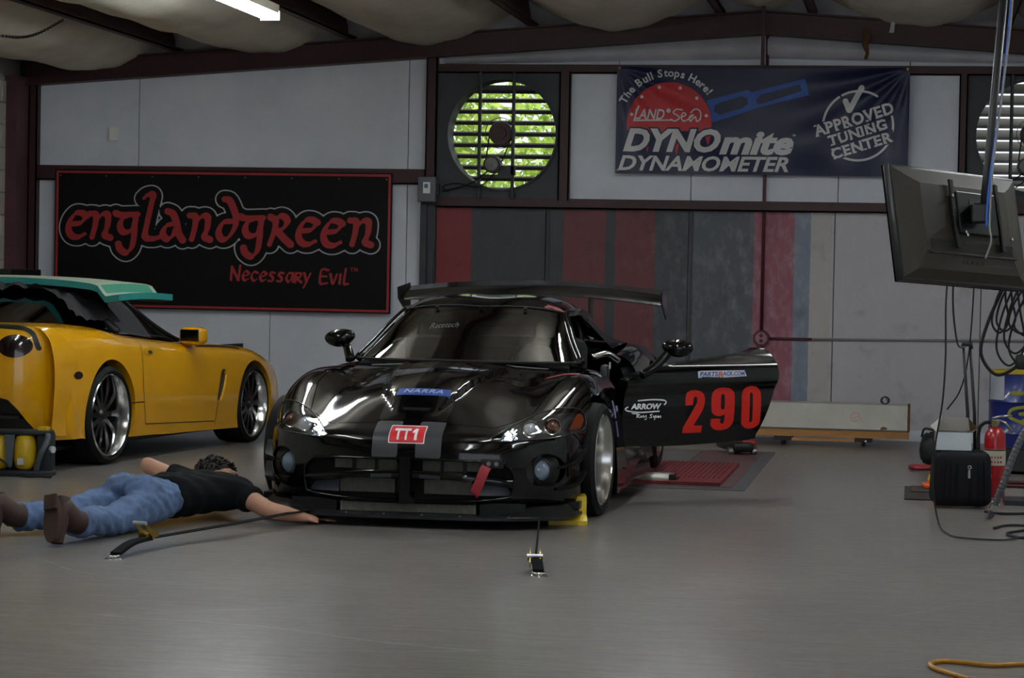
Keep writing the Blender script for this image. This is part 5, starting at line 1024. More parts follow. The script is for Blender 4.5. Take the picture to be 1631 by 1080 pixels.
# glass house
gh = [[(0, -.60, .962), (.25, -.60, .960), (.45, -.58, .955), (.58, -.50, .945), (.66, -.38, .935)],
      [(0, -.25, 1.05), (.25, -.25, 1.045), (.45, -.24, 1.025), (.60, -.2, .985), (.72, -.1, .925)],
      [(0, .15, 1.125), (.25, .15, 1.12), (.43, .16, 1.10), (.57, .2, 1.04), (.75, .25, .905)],
      [(0, .55, 1.17), (.25, .55, 1.165), (.43, .55, 1.145), (.56, .56, 1.08), (.765, .6, .865)],
      [(0, .90, 1.175), (.25, .90, 1.17), (.43, .90, 1.145), (.55, .90, 1.075), (.765, .9, .835)],
      [(0, 1.15, 1.14), (.25, 1.14, 1.135), (.44, 1.12, 1.105), (.56, 1.11, 1.035), (.76, 1.1, .82)],
      [(0, 1.50, .99), (.25, 1.48, .99), (.47, 1.42, .975), (.60, 1.36, .93), (.755, 1.3, .805)],
      [(0, 1.95, .825), (.28, 1.90, .825), (.50, 1.80, .815), (.66, 1.66, .80), (.75, 1.52, .795)]]
g2 = gnet(gh); gV3, gT3 = surf(g2, 8, 8)
yglass = bpy.data.materials.new('dark_car_glass'); yglass.use_nodes = True; make_glass(yglass, (.10, .11, .12), base=.02)
f_ws = (gV3[:, 1] - 1.13) * -1 + np.abs(gV3[:, 0]) * .15
(oV, oT), (wV_, wT_), _s = split(gV3, gT3, f_ws); 
f_roof = np.maximum(np.abs(oV[:, 1] - .80) - .38, np.abs(oV[:, 0]) - .50)
(oV, oT), (rV_, rT_), _s = split(oV, oT, f_roof)
ob('windshield', wV_, wT_, yglass, ycar, True); ob('roof_panel', rV_, rT_, mat('roof_black', '#0d0d0f', .3), ycar, True); ob('side_and_rear_glass', oV, oT, yglass, ycar, True)
YG = Proj(gV3, gT3)
def on(pr, pts, d, off): return [pr(p, d, off) for p in pts]
for s_ in (-1, 1):
    pA = crom([(s_ * .75, 1.54, .80), (s_ * .655, 1.34, .90), (s_ * .58, 1.18, 1.0), (s_ * .51, 1.06, 1.09), (s_ * .50, .8, 1.115), (s_ * .52, .45, 1.10)], 6); MB().tube(on(YG, pA, (-s_, 0, -.3), .002), .018, 8).build('window_frame', satin, ycar, True)
    pB = crom([(s_ * .77, .50, .86), (s_ * .66, .46, .99), (s_ * .53, .42, 1.09)], 6); MB().tube(on(YG, pB, (-s_, 0, -.3), .0), .03, 8).build('b_pillar', satin, ycar, True)
MB().bbox((.36, .75, .62), (.44, .16, .62), .06).build('seat', mat('seat_dark', '#1b1b1d', .8), ycar, 40); MB().bbox((-.36, .75, .62), (.44, .16, .62), .06).build('seat', mat('seat_dark', '#1b1b1d', .8), ycar, 40)
MB().bbox((.36, .70, .97), (.24, .09, .14), .04).build('headrest', MATS['seat_dark'], ycar, 40); MB().bbox((0, 1.55, .72), (1.3, .3, .12), .05).build('dashboard', MATS['seat_dark'], ycar, 40)
# tail lamps, cove, marker, shut lines
tl = mat('dark_tail_lens', '#150304', .12, coat=1)
def yprint(pts2, m, d, P, off, name, par=ycar, step=.02, smooth_=True):
    V1, F1 = pts2; V1, F1 = sub(V1, F1, step); return ob(name, [YS(P(a, c), d, off) for a, c, _ in V1], F1, m, par, smooth_)
def ell(cx, cz, a, b_, n=28): return flat([(cx + a * math.cos(2 * PI * k / n), cz + b_ * math.sin(2 * PI * k / n)) for k in range(n)])
back = lambda a, c: (a, -2, c); sideR = lambda a, c: (2, a, c)
for cx in (.71, .47, -.47, -.71): yprint(ell(cx, .805, .098, .072), tl, (0, 1, 0), back, .004, 'tail_lamp')
V1, F1 = blob_geo([[(-.82, .80), (-.78, .90), (-.6, .925), (0, .93), (.6, .925), (.78, .90), (.835, .79)]], .012); yprint((V1, F1), satin, (0, 1, 0), back, .003, 'tail_cove')
yprint(ell(-.40, .612, .062, .026), tl, (-1, 0, 0), sideR, .003, 'side_marker')
line = mat('shut_line', '#2b2103', .7)
V1, F1 = stroke_patch([[(.64, .85), (.60, .70), (.585, .55), (.60, .42), (.66, .24)], [(1.84, .18), (1.86, .30), (1.88, .42)], [(.66, .24), (1.82, .20)], [(.40, .40), (.60, .395)]], .0035, 6, .004); yprint((V1, F1), line, (-1, 0, 0), sideR, .0015, 'door_shut_line', step=.05)
V1, F1 = blob_geo([[(1.64, .772), (1.9, .768), (2.2, .745), (2.35, .72)]], .012); yprint((V1, F1), satin, (-.8, 0, -.6), lambda a, c: (.86, a, c), .003, 'hood_gap')
hd = yprint(ell(.73, .74, .075, .025), mat('yellow_shadow_handle', '#c89400', .3, coat=.5), (-1, 0, 0), sideR, .004, 'door_handle'); V1, F1 = ell(.74, .732, .035, .012); yprint((V1, F1), line, (-1, 0, 0), sideR, .006, 'handle_recess', hd)
# mirror
b = MB(); bm = bmesh.new(); bmesh.ops.create_cube(bm, size=1); bmesh.ops.bevel(bm, geom=bm.edges[:], offset=.28, segments=5, profile=.5, affect='EDGES'); bmesh.ops.scale(bm, vec=(.19, .13, .125), verts=bm.verts); b.bm(bm, Matrix.Translation((.90, 1.45, .835))); b.tube(crom([(.80, 1.50, .775), (.84, 1.48, .79), (.88, 1.46, .81)], 4), .035, 10)
mr_ = b.build('wing_mirror', yel_p, ycar, 60); MB().bbox((.90, 1.384, .838), (.145, .01, .085), .004).build('mirror_glass', mat('mirror_dark', '#0a0b0c', .08, coat=1), mr_)
# wheels
bspoke = mat('black_spoke', '#0d0d0e', .3, coat=.5); plip = mat('polished_lip', '#c9c9c8', .16, metal=1.0)
wheel('wheel', (.775, .09, .33), .33, .32, .272, 1, ycar, bspoke, 12, rimm=plip, dish=.075); wheel('wheel', (-.775, .09, .33), .33, .32, .272, -1, ycar, bspoke, 12, rimm=plip, dish=.075)
wheel('wheel', (.79, 2.54, .295), .295, .27, .250, 1, ycar, bspoke, 12, rimm=plip, dish=.055); wheel('wheel', (-.79, 2.54, .295), .295, .27, .250, -1, ycar, bspoke, 12, rimm=plip, dish=.055)

# ---- black cloth and teal panel lying on its roof
ym = ycar.matrix_world if False else (Matrix.Translation((-6.185, 15.27, 0)) @ Matrix.Rotation(R(-7.4), 4, 'Z'))
cl = MB(); n, m_ = 60, 34; rn = random.Random(5)
def clothpt(u, v):                                       # u across the car, v from roof down the rear glass
    x = -.62 + 1.34 * u; y = .62 - .88 * v * (0.74 + .26 * math.sin(u * 5.3 + 1)) ; p = Vector(YG((x, y, 2), (0, 0, -1), .012))
    fold = .022 * math.sin(u * 23 + v * 4) * (.3 + v) + .016 * math.sin(u * 41 - v * 7) * v + .012 * math.sin(v * 16 + u * 6)
    p.z += abs(fold) + .015; return ym @ p
V_ = [clothpt(i / n, j / m_) for j in range(m_ + 1) for i in range(n + 1)]; F_ = [(j * (n + 1) + i, j * (n + 1) + i + 1, (j + 1) * (n + 1) + i + 1, (j + 1) * (n + 1) + i) for j in range(m_) for i in range(n)]
tag(ob('black_cloth', V_, F_, mat('black_fabric', '#1d1d1f', .85, bump=.2, bscale=150), None, True), 'crumpled black cloth over the rear glass of the yellow car', 'cloth')
tp = thing('teal_roof_panel', 'teal edged pale panel lying across the roof of the yellow car', 'panel', tuple(ym @ Vector((0, .55, 1.19))), R(-7.4))
prof = crom([(-.95, -.06), (-.80, -.01), (-.4, .012), (0, .018), (.40, .008), (.66, -.012), (.74, -.03)], 6)
lipp = [(.76, -.055), (.785, -.085), (.80, -.10), (.85, -.092), (.90, -.085)]
pr_ = [tuple(p) for p in prof] + lipp; ya, yb = -.34, .40; n = len(pr_)
def tpt(p, y, dz): k = (y - ya) / (yb - ya); ex = max(0, p[0] - .6); return (p[0] + .05 * k * (ex > 0) * min(1, ex / .1), y + .03 * math.sin(p[0] * 2), p[1] + dz + .012 * math.sin(PI * k))
b = MB(); ny = 8
b.V = [tpt(p, ya + (yb - ya) * j / ny, .03) for j in range(ny + 1) for p in pr_]; b.F = [(j * n + i, j * n + i + 1, (j + 1) * n + i + 1, (j + 1) * n + i) for j in range(ny) for i in range(n - 1)]
b.build('top_skin', mat('pale_foam', pc('#7d8878', 1.25), .7, var=.12, vscale=6), tp, 30)
teal = mat('teal_foam', pc('#1b6a66', 1.5), .55, var=.1, vscale=8)
b = MB(); b.strip([tpt(p, ya, .03) for p in pr_], [tpt(p, ya, -.014) for p in pr_]); b.strip([tpt(p, yb, .03) for p in pr_], [tpt(p, yb, -.014) for p in pr_]); q = pr_[-1]; b.strip([tpt(q, ya + (yb - ya) * j / ny, .03) for j in range(ny + 1)], [tpt(q, ya + (yb - ya) * j / ny, -.014) for j in range(ny + 1)]); q = pr_[0]; b.strip([tpt(q, ya + (yb - ya) * j / ny, .03) for j in range(ny + 1)], [tpt(q, ya + (yb - ya) * j / ny, -.014) for j in range(ny + 1)]); b.build('edge_band', teal, tp, 30)
b = MB(); b.V = [tpt(p, ya + (yb - ya) * j / ny, -.014) for j in range(ny + 1) for p in pr_]; b.F = [(j * n + i, j * n + i + 1, (j + 1) * n + i + 1, (j + 1) * n + i) for j in range(ny) for i in range(n - 1)]; b.build('underside', mat('panel_underside', '#22302f', .8), tp, 30)
b = MB(); i0 = len(prof) - 1; b.strip([tpt(pr_[i0], ya + .04 + (yb - ya - .1) * j / ny, .0325) for j in range(ny + 1)], [tpt(pr_[i0 + 2], ya + .04 + (yb - ya - .1) * j / ny, .0325) for j in range(ny + 1)]); b.build('end_recess', mat('teal_deep', pc('#26604e', 1.7), .6), tp)
# ------------------------------------------------------------------ person lying face down on the floor, reaching under the black car
per = thing('person', 'person in black t-shirt and blue jeans lying face down, reaching under the black car', 'person', (0, 0, 0))
skin = mat('skin', '#b98a72', .55, var=.1, vscale=10); denim = mat('blue_denim', '#566d92', .85, var=.45, vscale=11, bump=.3, bscale=180); tee = mat('black_cotton', '#0e1013', .9, spec=.2, var=.2, vscale=5, bump=.1, bscale=200)
boot = mat('brown_boot', '#3a2620', .7, var=.4, vscale=14); sole = mat('boot_sole', '#3d2a22', .85, var=.3, vscale=12); hairm = mat('dark_hair', '#140d09', .6, var=.4, vscale=60)
def skinned(chains, name, m, parent, sub_=2, vox=None, extra=None, noise=None, sm=2):
    me = bpy.data.meshes.new('t'); V = []; E = []; Rr = []; key = {}
    def vi(p, r):
        k = tuple(round(c, 4) for c in p)
        if k not in key: key[k] = len(V); V.append(p); Rr.append(r)
        return key[k]
    for ch in chains:
        ids = [vi(p[:3], p[3]) for p in ch]; E += list(zip(ids[:-1], ids[1:]))
    me.from_pydata(V, E, []); o = bpy.data.objects.new('t', me); COL.objects.link(o); o.modifiers.new('s', 'SKIN'); 
    for i, r in enumerate(Rr):
        r = r if isinstance(r, tuple) else (r, r); me.skin_vertices[0].data[i].radius = r
    me.skin_vertices[0].data[0].use_root = True
    ss = o.modifiers.new('u', 'SUBSURF'); ss.levels = sub_; ss.render_levels = sub_
    dg = bpy.context.evaluated_depsgraph_get(); dg.update(); r = bpy.data.meshes.new_from_object(o.evaluated_get(dg)); bpy.data.objects.remove(o)
    if extra:
        bm = bmesh.new(); bm.from_mesh(r)
        for eV, eF in extra:
            vs = [bm.verts.new(v) for v in eV]
            for f in eF:
                try: bm.faces.new([vs[i] for i in f])
                except ValueError: pass
        bm.to_mesh(r); bm.free()
    if vox:
        o = bpy.data.objects.new('t', r); COL.objects.link(o); rm = o.modifiers.new('r', 'REMESH'); rm.mode = 'VOXEL'; rm.voxel_size = vox; smm = o.modifiers.new('m', 'SMOOTH'); smm.iterations = sm; smm.factor = .5
        dg = bpy.context.evaluated_depsgraph_get(); dg.update(); r2 = bpy.data.meshes.new_from_object(o.evaluated_get(dg)); bpy.data.objects.remove(o); r = r2
    P = np.array([v.co[:] for v in r.vertices])
    if noise is not None:
        N = np.array([v.normal[:] for v in r.vertices]); P = P + N * noise(P)[:, None]
    P[:, 2] = np.maximum(P[:, 2], .003 + .004 * (np.sin(P[:, 0] * 40) * .5 + .5))
    F = [tuple(p.vertices) for p in r.polygons]; bpy.data.meshes.remove(r)
    r = ob(name, P, F, m, parent, True); return r
def ball(c, r, M=None, u=16, v=10):
    b = MB(); bm = bmesh.new(); bmesh.ops.create_uvsphere(bm, u_segments=u, v_segments=v, radius=1); X = Matrix.Translation(c) @ (M if M is not None else Matrix()) @ Matrix.Diagonal((*r, 1)); b.bm(bm, X); return b.V, b.F
PEL = (-3.84, 11.56, .14); WAI = (-3.735, 11.80, .145); CHE = (-3.64, 12.0, .15); UCH = (-3.605, 12.13, .155); NEC = (-3.64, 12.29, .17)
RSH = (-3.44, 12.03, .15); LSH = (-3.79, 12.20, .17); REL = (-3.235, 11.86, .08); RWR = (-3.085, 11.96, .042); LEL = (-4.055, 12.30, .265); LWR = (-3.86, 12.50, .12)
RHI = (-3.745, 11.53, .125); LHI = (-3.94, 11.60, .13); RKN = (-3.83, 11.12, .075); LKN = (-4.13, 11.28, .078); RAN = (-3.895, 10.73, .115); LAN = (-4.275, 10.98, .105)
HC = Vector((-3.715, 12.53, .185))                       # head centre
hx = Vector((.93, .18, -.16)).normalized()              # the way the face looks
hz = Vector((-.12, .95, .12)); hz = (hz - hx * hz.dot(hx)).normalized(); hy = hz.cross(hx)   # crown direction, sideways
HM = Matrix((hx, hy, hz)).transposed().to_4x4()
def hp(f, s, u): return HC + hx * f + hy * s + hz * u
extra = [ball(HC, (.098, .076, .112), HM), ball(hp(.045, 0, -.055), (.052, .052, .055), HM), ball(hp(.098, 0, -.012), (.022, .014, .024), HM), ball(hp(.088, 0, .022), (.016, .05, .014), HM), ball(hp(.085, 0, -.052), (.018, .026, .010), HM), ball(hp(.080, 0, -.088), (.022, .026, .018), HM)]
for s in (-1, 1): extra += [ball(hp(.0, s * .078, -.005), (.020, .010, .032), HM), ball(hp(.07, s * .04, -.02), (.02, .02, .018), HM)]
def finger(base, d, lens, r, curl): 
    pts = [(*base, r)]; p = Vector(base); dv = Vector(d).normalized()
    for L in lens:
        p = p + dv * L; pts.append((*p, r * .92)); dv = (dv + Vector((0, 0, -curl))).normalized(); r *= .93
    return pts
chains = [[(*PEL, (.140, .098)), (*WAI, (.136, .098)), (*CHE, (.155, .108)), (*UCH, (.132, .095)), (*NEC, .062), (*(HC - hz * .06), .058)],
          [(*UCH, (.132, .095)), (*RSH, .066), (-3.34, 11.94, .115, .055), (*REL, .047), (-3.16, 11.90, .062, .044), (*RWR, .030), (-3.045, 11.995, .032, (.036, .018)), (-3.01, 12.03, .025, (.040, .016))],
          [(*UCH, (.132, .095)), (*LSH, .066), (-3.93, 12.25, .22, .055), (*LEL, .046), (-3.95, 12.42, .19, .044), (*LWR, .030), (-3.82, 12.53, .10, (.036, .020)), (-3.79, 12.55, .085, (.038, .018))],
          [(*PEL, (.140, .098)), (*RHI, .092), (-3.785, 11.32, .095, .082), (*RKN, .060), (-3.86, 10.93, .095, .058), (*RAN, .040), (-3.915, 10.66, .13, .022), (-3.925, 10.65, .06, .018)],
          [(*PEL, (.140, .098)), (*LHI, .092), (-4.03, 11.44, .10, .082), (*LKN, .060), (-4.20, 11.13, .09, .058), (*LAN, .040), (-4.32, 10.91, .12, .022), (-4.33, 10.90, .06, .018)]]
for k, (a, L) in enumerate(((-.030, .9), (-.010, 1.0), (.010, .95), (.030, .75))):
    d = Vector((.66, .70, -.05)); side = Vector((.70, -.66, 0)); b0 = Vector((-2.995, 12.045, .022)) + side * a; chains.append(finger(b0, d + side * a * 4, (.036 * L, .026 * L, .020 * L), .009, .12))
    d = Vector((.7, .4, -.45)); side = Vector((.4, -.7, .1)).normalized(); b0 = Vector((-3.785, 12.555, .082)) + side * a; chains.append(finger(b0, d + side * a * 4, (.036 * L, .026 * L, .020 * L), .009, .25))
chains.append(finger((-3.06, 11.965, .03), (.9, -.2, -.15), (.035, .028), .011, .05)); chains.append(finger((-3.82, 12.50, .09), (.5, -.5, -.4), (.035, .028), .011, .1))
# finger chains start inside the palm; all joined by the voxel surface into one body
bd = skinned(chains[:5], 'body', skin, per, 2, .008, extra + [g for ch in chains[5:] for g in [(lambda b: (b.V, b.F))(MB().tube([c[:3] for c in ch], [c[3] for c in ch], 8))]] + [ball(ch[-1][:3], (ch[-1][3],) * 3, None, 8, 6) for ch in chains[5:]], sm=3)
# clothing follows the body
def wr_j(P): return .0030 * np.sin(P[:, 0] * 60 + P[:, 1] * 31 + 3 * np.sin(P[:, 2] * 31 + P[:, 1] * 9)) + .0018 * np.sin(P[:, 1] * 83 - P[:, 0] * 45 + P[:, 2] * 60 + 2 * np.sin(P[:, 0] * 21)) + .001 * np.sin(P[:, 0] * 150 + P[:, 1] * 90)
def wr_s(P): return .004 * np.sin(P[:, 0] * 38 - P[:, 1] * 26 + 2 * np.sin(P[:, 2] * 25)) + .003 * np.sin(P[:, 1] * 60 + P[:, 2] * 35)
jc = [[(*PEL, (.182, .130)), (-3.785, 11.69, .145, (.172, .126)), (-3.74, 11.80, .147, (.160, .118))],
      [(*PEL, (.182, .130)), (*RHI, .110), (-3.785, 11.32, .10, .098), (*RKN, .078), (-3.86, 10.93, .095, .076), (-3.883, 10.80, .095, .080), (-3.89, 10.76, .095, .082)],
      [(*PEL, (.182, .130)), (*LHI, .110), (-4.03, 11.44, .105, .098), (*LKN, .078), (-4.20, 11.13, .09, .076), (-4.25, 11.03, .09, .080), (-4.265, 11.0, .09, .082)]]
jeans = skinned(jc, 'jeans', denim, per, 2, .009, [ball((-3.79, 11.50, .20), (.10, .12, .075)), ball((-3.91, 11.56, .20), (.10, .12, .075))], wr_j, 4)
tc_ = [[(-3.79, 11.68, .15, (.172, .128)), (*WAI, (.172, .130)), (*CHE, (.182, .130)), (*UCH, (.152, .112)), (-3.615, 12.30, .165, .075)],
       [(*UCH, (.152, .112)), (*RSH, .084), (-3.37, 11.965, .128, .076), (-3.33, 11.93, .112, .078)], [(*UCH, (.152, .112)), (*LSH, .084), (-3.87, 12.23, .20, .074), (-3.90, 12.24, .21, .075)]]
skinned(tc_, 't_shirt', tee, per, 2, .009, None, wr_s, 3)
# hair: dark shaggy cap with locks
hb = MB(); rh = np.random.default_rng(11)
hb.add(*ball(HC - hx * .016 + hz * .012, (.104, .088, .118), HM, 24, 16))
for k in range(420):
    d = rh.normal(size=3); d /= np.linalg.norm(d); f, s, u = d[0] * .1, d[1] * .084, d[2] * .116
    if f > .035 and u < .045: continue
    if u < -.075: continue
    p = hp(f - .012, s, u + .012); o_ = (p - HC).normalized(); t_ = (Vector(rh.normal(size=3)) * .6 - hz * .8); t_ = (t_ - o_ * t_.dot(o_)).normalized(); L = .035 + .03 * rh.random()
    hb.tube([p, p + t_ * L * .5 + o_ * .012, p + t_ * L + o_ * .004], [.009, .008, .0015], 5, cap=False)
hb.build('hair', hairm, per, True)
bb = MB()
for k in range(160):
    a, s, u = rh.random(), (rh.random() - .5) * .1, -.06 - .05 * rh.random(); p = hp(.045 + .035 * a, s, u); bb.tube([p, p + hx * .012 - hz * .014], [.005, .001], 4, cap=False)
bb.build('beard', hairm, per, True)
for s in (-1, 1):
    e = hp(.084, s * .034, .002); V_, F_ = ball(e, (.010, .013, .011), HM, 12, 8); ob('eye', V_, F_, mat('eye_white', '#cfc8c0', .2), per, True)
# boots: toes on the floor, soles facing back
def boot_mesh(an, heel, toe, nm):
    an, heel, toe = Vector(an), Vector(heel), Vector(toe)
    ax_ = (toe - heel).normalized(); up = (an - heel); up = (up - ax_ * up.dot(ax_)).normalized(); side = ax_.cross(up); L = (toe - heel).length
    b = MB(); n = 14; secs = []
    for k in range(9):
        t = k / 8; c = heel + ax_ * L * t; w = .036 + .016 * math.sin(PI * min(1, t * 1.15)) ; w *= (1 if t < .9 else .75); h = .085 - .045 * t if t < .85 else .04
        secs.append([c + side * w * math.cos(a) + up * (.018 + (h * max(0, math.sin(a)) if math.sin(a) > 0 else .012 * math.sin(a))) for a in [2 * PI * i / n for i in range(n)]])
    for s in secs: b.V += [tuple(p) for p in s]
    for k in range(8):
        for i in range(n): b.F.append((k * n + i, k * n + (i + 1) % n, (k + 1) * n + (i + 1) % n, (k + 1) * n + i))
    b.F += [tuple(reversed(range(n))), tuple(8 * n + i for i in range(n))]
    b.tube([heel + ax_ * L * .30 + up * .02, heel + ax_ * L * .26 + up * .06, an + up * .02, an + up * .07], [.052, .058, .060, .060], 14)
    bt = b.build('boot', boot, per, 50)
    s_ = MB(); poly = []
    for k in range(20):
        a = 2 * PI * k / 20; t = .5 - .52 * math.cos(a); w = (.040 + .012 * t) * math.sin(a); poly.append((t * L, w))
    M = Matrix((ax_, side, up)).transposed().to_4x4(); M.translation = heel
    s_.prism(poly, -.022, .008, M); s_.bbox((.035 * 1, 0, -.028), (.075, .075, .016), .006, M); s_.build('sole', sole, bt)
    MB().tube([heel + ax_ * L * .45 + up * .075 - side * .03, heel + ax_ * L * .45 + up * .085 + side * .03], .004, 6).tube([heel + ax_ * L * .6 + up * .065 - side * .03, heel + ax_ * L * .6 + up * .075 + side * .03], .004, 6).build('laces', mat('lace_red', '#5c2a26', .8), bt)
boot_mesh(RAN, (-3.945, 10.665, .235), (-3.925, 10.60, .022), 'r')
boot_mesh((-4.285, 10.96, .105), (-4.375, 10.895, .215), (-4.335, 10.84, .022), 'l')
# ------------------------------------------------------------------ dyno bay
dy = thing('dyno_platform', 'red perforated dyno deck plate with rollers under the black car', 'dyno', (-2.565, 15.05, 0))
dred = mat('red_deck', pc('#5e1f22', 1.7), .5, var=.25, vscale=5, bump=.6, bscale=55)
b = MB(); b.bx(-.88, 1.395, 0, .07, 0, .028).bx(1.115, 1.395, .07, .33, 0, .028).bx(-.88, 1.395, .33, 1.72, 0, .028); b.build('deck_plate', dred, dy)
b = MB()
for i in range(24): b.bx(.62 + .032 * i - .003, .62 + .032 * i + .003, .36, 1.70, .028, .0315)
o = b.build('deck_tread', mat('red_tread', pc('#4c191c', 1.6), .55), dy); o['kind'] = 'stuff'
rollm = mat('roller_steel', pc('#5f5e58', 2.2), .4, metal=.5, var=.2, vscale=10)
MB().lathe([(0, -1.0), (.07, -1.0), (.074, -.985), (.074, 1.07), (.07, 1.085), (0, 1.085)], 40, Matrix.Translation((0, .20, -.006)) @ Matrix.Rotation(R(90), 4, 'Y')).build('roller', rollm, dy, 40)
MB().bx(1.06, 1.09, .10, .30, 0, .06).build('roller_bearing', satin, dy)
fp = MB().bx(-3.5, -1.0, 14.83, 18.3, 0, .003).build('floor_paint', mat('charcoal_floor_paint', pc('#3a3b3e', 2.4), .5, var=.3, vscale=3)); tag(fp, 'worn charcoal painted border on the floor around the dyno', kind='structure')
fp2 = MB().bx(-3.42, -1.09, 15.0, 18.2, .003, .005).build('floor_paint', mat('maroon_floor_paint', pc('#463233', 2.4), .55, var=.35, vscale=3)); tag(fp2, 'faded maroon painted area on the floor around the dyno', kind='structure')
fp3 = MB().bx(-3.4, -1.55, 16.8, 18.2, .005, .0065).build('floor_paint', mat('grey_floor_patch', pc('#454443', 2.4), .55, var=.3, vscale=4)); tag(fp3, 'bare grey floor patch behind the dyno plate', kind='structure')
# ------------------------------------------------------------------ wheel chock
yk = mat('chock_yellow', '#d8b81c', .35)
t = thing('wheel_chock', 'yellow wheel ramp block in front of the black car tyre', 'wheel chock', (-1.862, 12.41, 0), R(12))
b = MB(); b.add([(0, 0, 0), (.205, 0, 0), (.205, .22, 0), (0, .22, 0), (0, 0, .022), (.205, 0, .022), (.205, .06, .05), (0, .06, .05), (.205, .22, .05), (0, .22, .05)], [(0, 3, 2, 1), (0, 1, 5, 4), (4, 5, 6, 7), (7, 6, 8, 9), (1, 2, 8, 6, 5), (0, 4, 7, 9, 3), (2, 3, 9, 8)]); b.build('ramp', yk, t)
b = MB(); b.add([(.125, .08, .05), (.205, .08, .05), (.205, .22, .05), (.125, .22, .05), (.13, .10, .142), (.205, .10, .142), (.205, .20, .15), (.13, .20, .15)], [(0, 1, 5, 4), (1, 2, 6, 5), (2, 3, 7, 6), (3, 0, 4, 7), (4, 5, 6, 7)]); b.build('stop', yk, t)
V1, F1 = text_geo('RACE', 1, .02); V1 = fit(V1, .135, .198, .108, .123); ob('lettering', [(x, .0785 + (z - .05) * .266, z) for x, z, _ in V1], F1, mat('chock_print', '#4a4212', .5), t)
# ------------------------------------------------------------------ tie-down straps
web = mat('black_webbing', '#121214', .9, spec=.15, bump=.3, bscale=140); gold = mat('zinc_gold', '#a08a4a', .35, metal=1.0)
def dring(M, par):
    b = MB(); b.tube([tuple(M @ Vector((.035 * math.cos(a), .028 * math.sin(a), .014))) for a in np.linspace(0, 2 * PI, 25)], .0055, 8, cap=False); b.build('anchor_ring', chrome, par, True)
    MB().lathe([(0, .012), (.02, .011), (.034, .006), (.04, 0), (0, 0)], 24, M).build('anchor_cup', chrome, par, 40)
def ratchet(M, par):
    b = MB()
    for s_ in (-.022, .022): b.prism([(-.05, 0), (.05, 0), (.055, .02), (.02, .034), (-.045, .03)], s_ - .002, s_ + .002, M @ Matrix.Rotation(R(90), 4, 'X'))
    b.build('ratchet_frame', gold, par); MB().cyl(tuple(M @ Vector((0, -.03, .018))), tuple(M @ Vector((0, .03, .018))), .012, 14).build('spool', gold, par, 40)
    b = MB()
    for s_ in (-.026, .026): b.prism([(-.01, .012), (.02, .02), (-.05, .09), (-.066, .082)], s_ - .0015, s_ + .0015, M @ Matrix.Rotation(R(90), 4, 'X'))
    b.build('handle_arm', gold, par); MB().cyl(tuple(M @ Vector((-.058, -.036, .086))), tuple(M @ Vector((-.058, .036, .086))), .009, 12).build('handle_grip', mat('grip_silver', '#c9c9cc', .3, metal=.8), par, 40)
    b = MB()
    for s_ in (-.031, .031): b.lathe([(.006, -.003), (.019, -.003), (.019, .003), (.006, .003)], 14, M @ Matrix.Translation((0, s_, .018)) @ Matrix.Rotation(R(90), 4, 'X'))
    b.build('ratchet_gear', gold, par, 40)
def strap(name, label, hook, rat, end, lift, up=(0, 0, 1), wd=.046):
    t = thing(name, label, 'strap', (hook[0], hook[1], 0), 0, 'ratchet tie down straps'); o = Vector((hook[0], hook[1], 0))
    d = (Vector(rat) - Vector(hook)); d.z = 0; ang = math.atan2(d.y, d.x)
    dring(Matrix.Rotation(ang, 4, 'Z'), t)
    MB().ribbon([tuple(Vector(p) - o) for p in crom([(hook[0] + .02 * math.cos(ang), hook[1] + .02 * math.sin(ang), .02), (hook[0] * .5 + rat[0] * .5, hook[1] * .5 + rat[1] * .5, rat[2] * .7 + .015), (rat[0], rat[1], rat[2])], 6)], .048, .016, (0, 0, 1)).build('short_webbing', web, t)
    d2 = Vector(end) - Vector(rat); a2 = math.atan2(d2.y, d2.x); M = Matrix.Translation(Vector(rat) - o) @ Matrix.Rotation(a2, 4, 'Z') @ Matrix.Rotation(R(lift), 4, 'Y'); ratchet(M, t)
    MB().ribbon([tuple(Vector(p) - o) for p in (rat, tuple((Vector(rat) + Vector(end)) / 2 - Vector((0, 0, .004))), end)], wd, .005, up).build('long_webbing', web, t)
strap('tie_down_strap', 'black ratchet strap beside the lying person, stretched from floor anchor to the car', (-3.515, 10.26, 0), (-3.49, 10.68, .05), (-3.06, 12.05, .075), -8)
strap('tie_down_strap', 'short ratchet strap below the middle of the black car bumper', (-1.578, 10.255, 0), (-1.628, 10.47, .045), (-1.84, 11.95, .08), -40, (1, .12, .1), .03)
# ------------------------------------------------------------------ twin tank unit at left
t = thing('tank_unit', 'black unit with two yellow tanks on the floor behind the yellow car', 'tank unit', (-5.45, 14.2, 0), R(6))
ty = mat('tank_yellow', '#cdaa1c', .4); dpl = mat('dark_harness', '#1e2227', .6, var=.3, vscale=9)
for x in (-.165, -.0):
    M = Matrix.Translation((x, 0, .035)); MB().lathe([(0, 0), (.03, .003), (.058, .02), (.070, .06), (.072, .12), (.068, .18), (.055, .215), (.025, .228), (0, .23)], 28, M).build('tank', ty, t, True)
MB().bbox((.125, .03, .145), (.09, .14, .27), .02).bbox((-.08, .09, .14), (.46, .06, .26), .02).bbox((-.02, .0, .275), (.38, .12, .03), .01).bbox((-.02, -.0, .02), (.40, .16, .035), .01).build('frame', dpl, t, 40)
MB().add([(-.10, -.075, .06), (-.065, -.075, .06), (-.05, -.075, .26), (-.115, -.075, .26), (-.10, -.06, .06), (-.065, -.06, .06), (-.05, -.06, .26), (-.115, -.06, .26)], [(0, 1, 2, 3), (4, 7, 6, 5), (0, 4, 5, 1), (1, 5, 6, 2), (3, 2, 6, 7), (0, 3, 7, 4)]).build('centre_strap', mat('harness_grey', '#4c545c', .7), t)
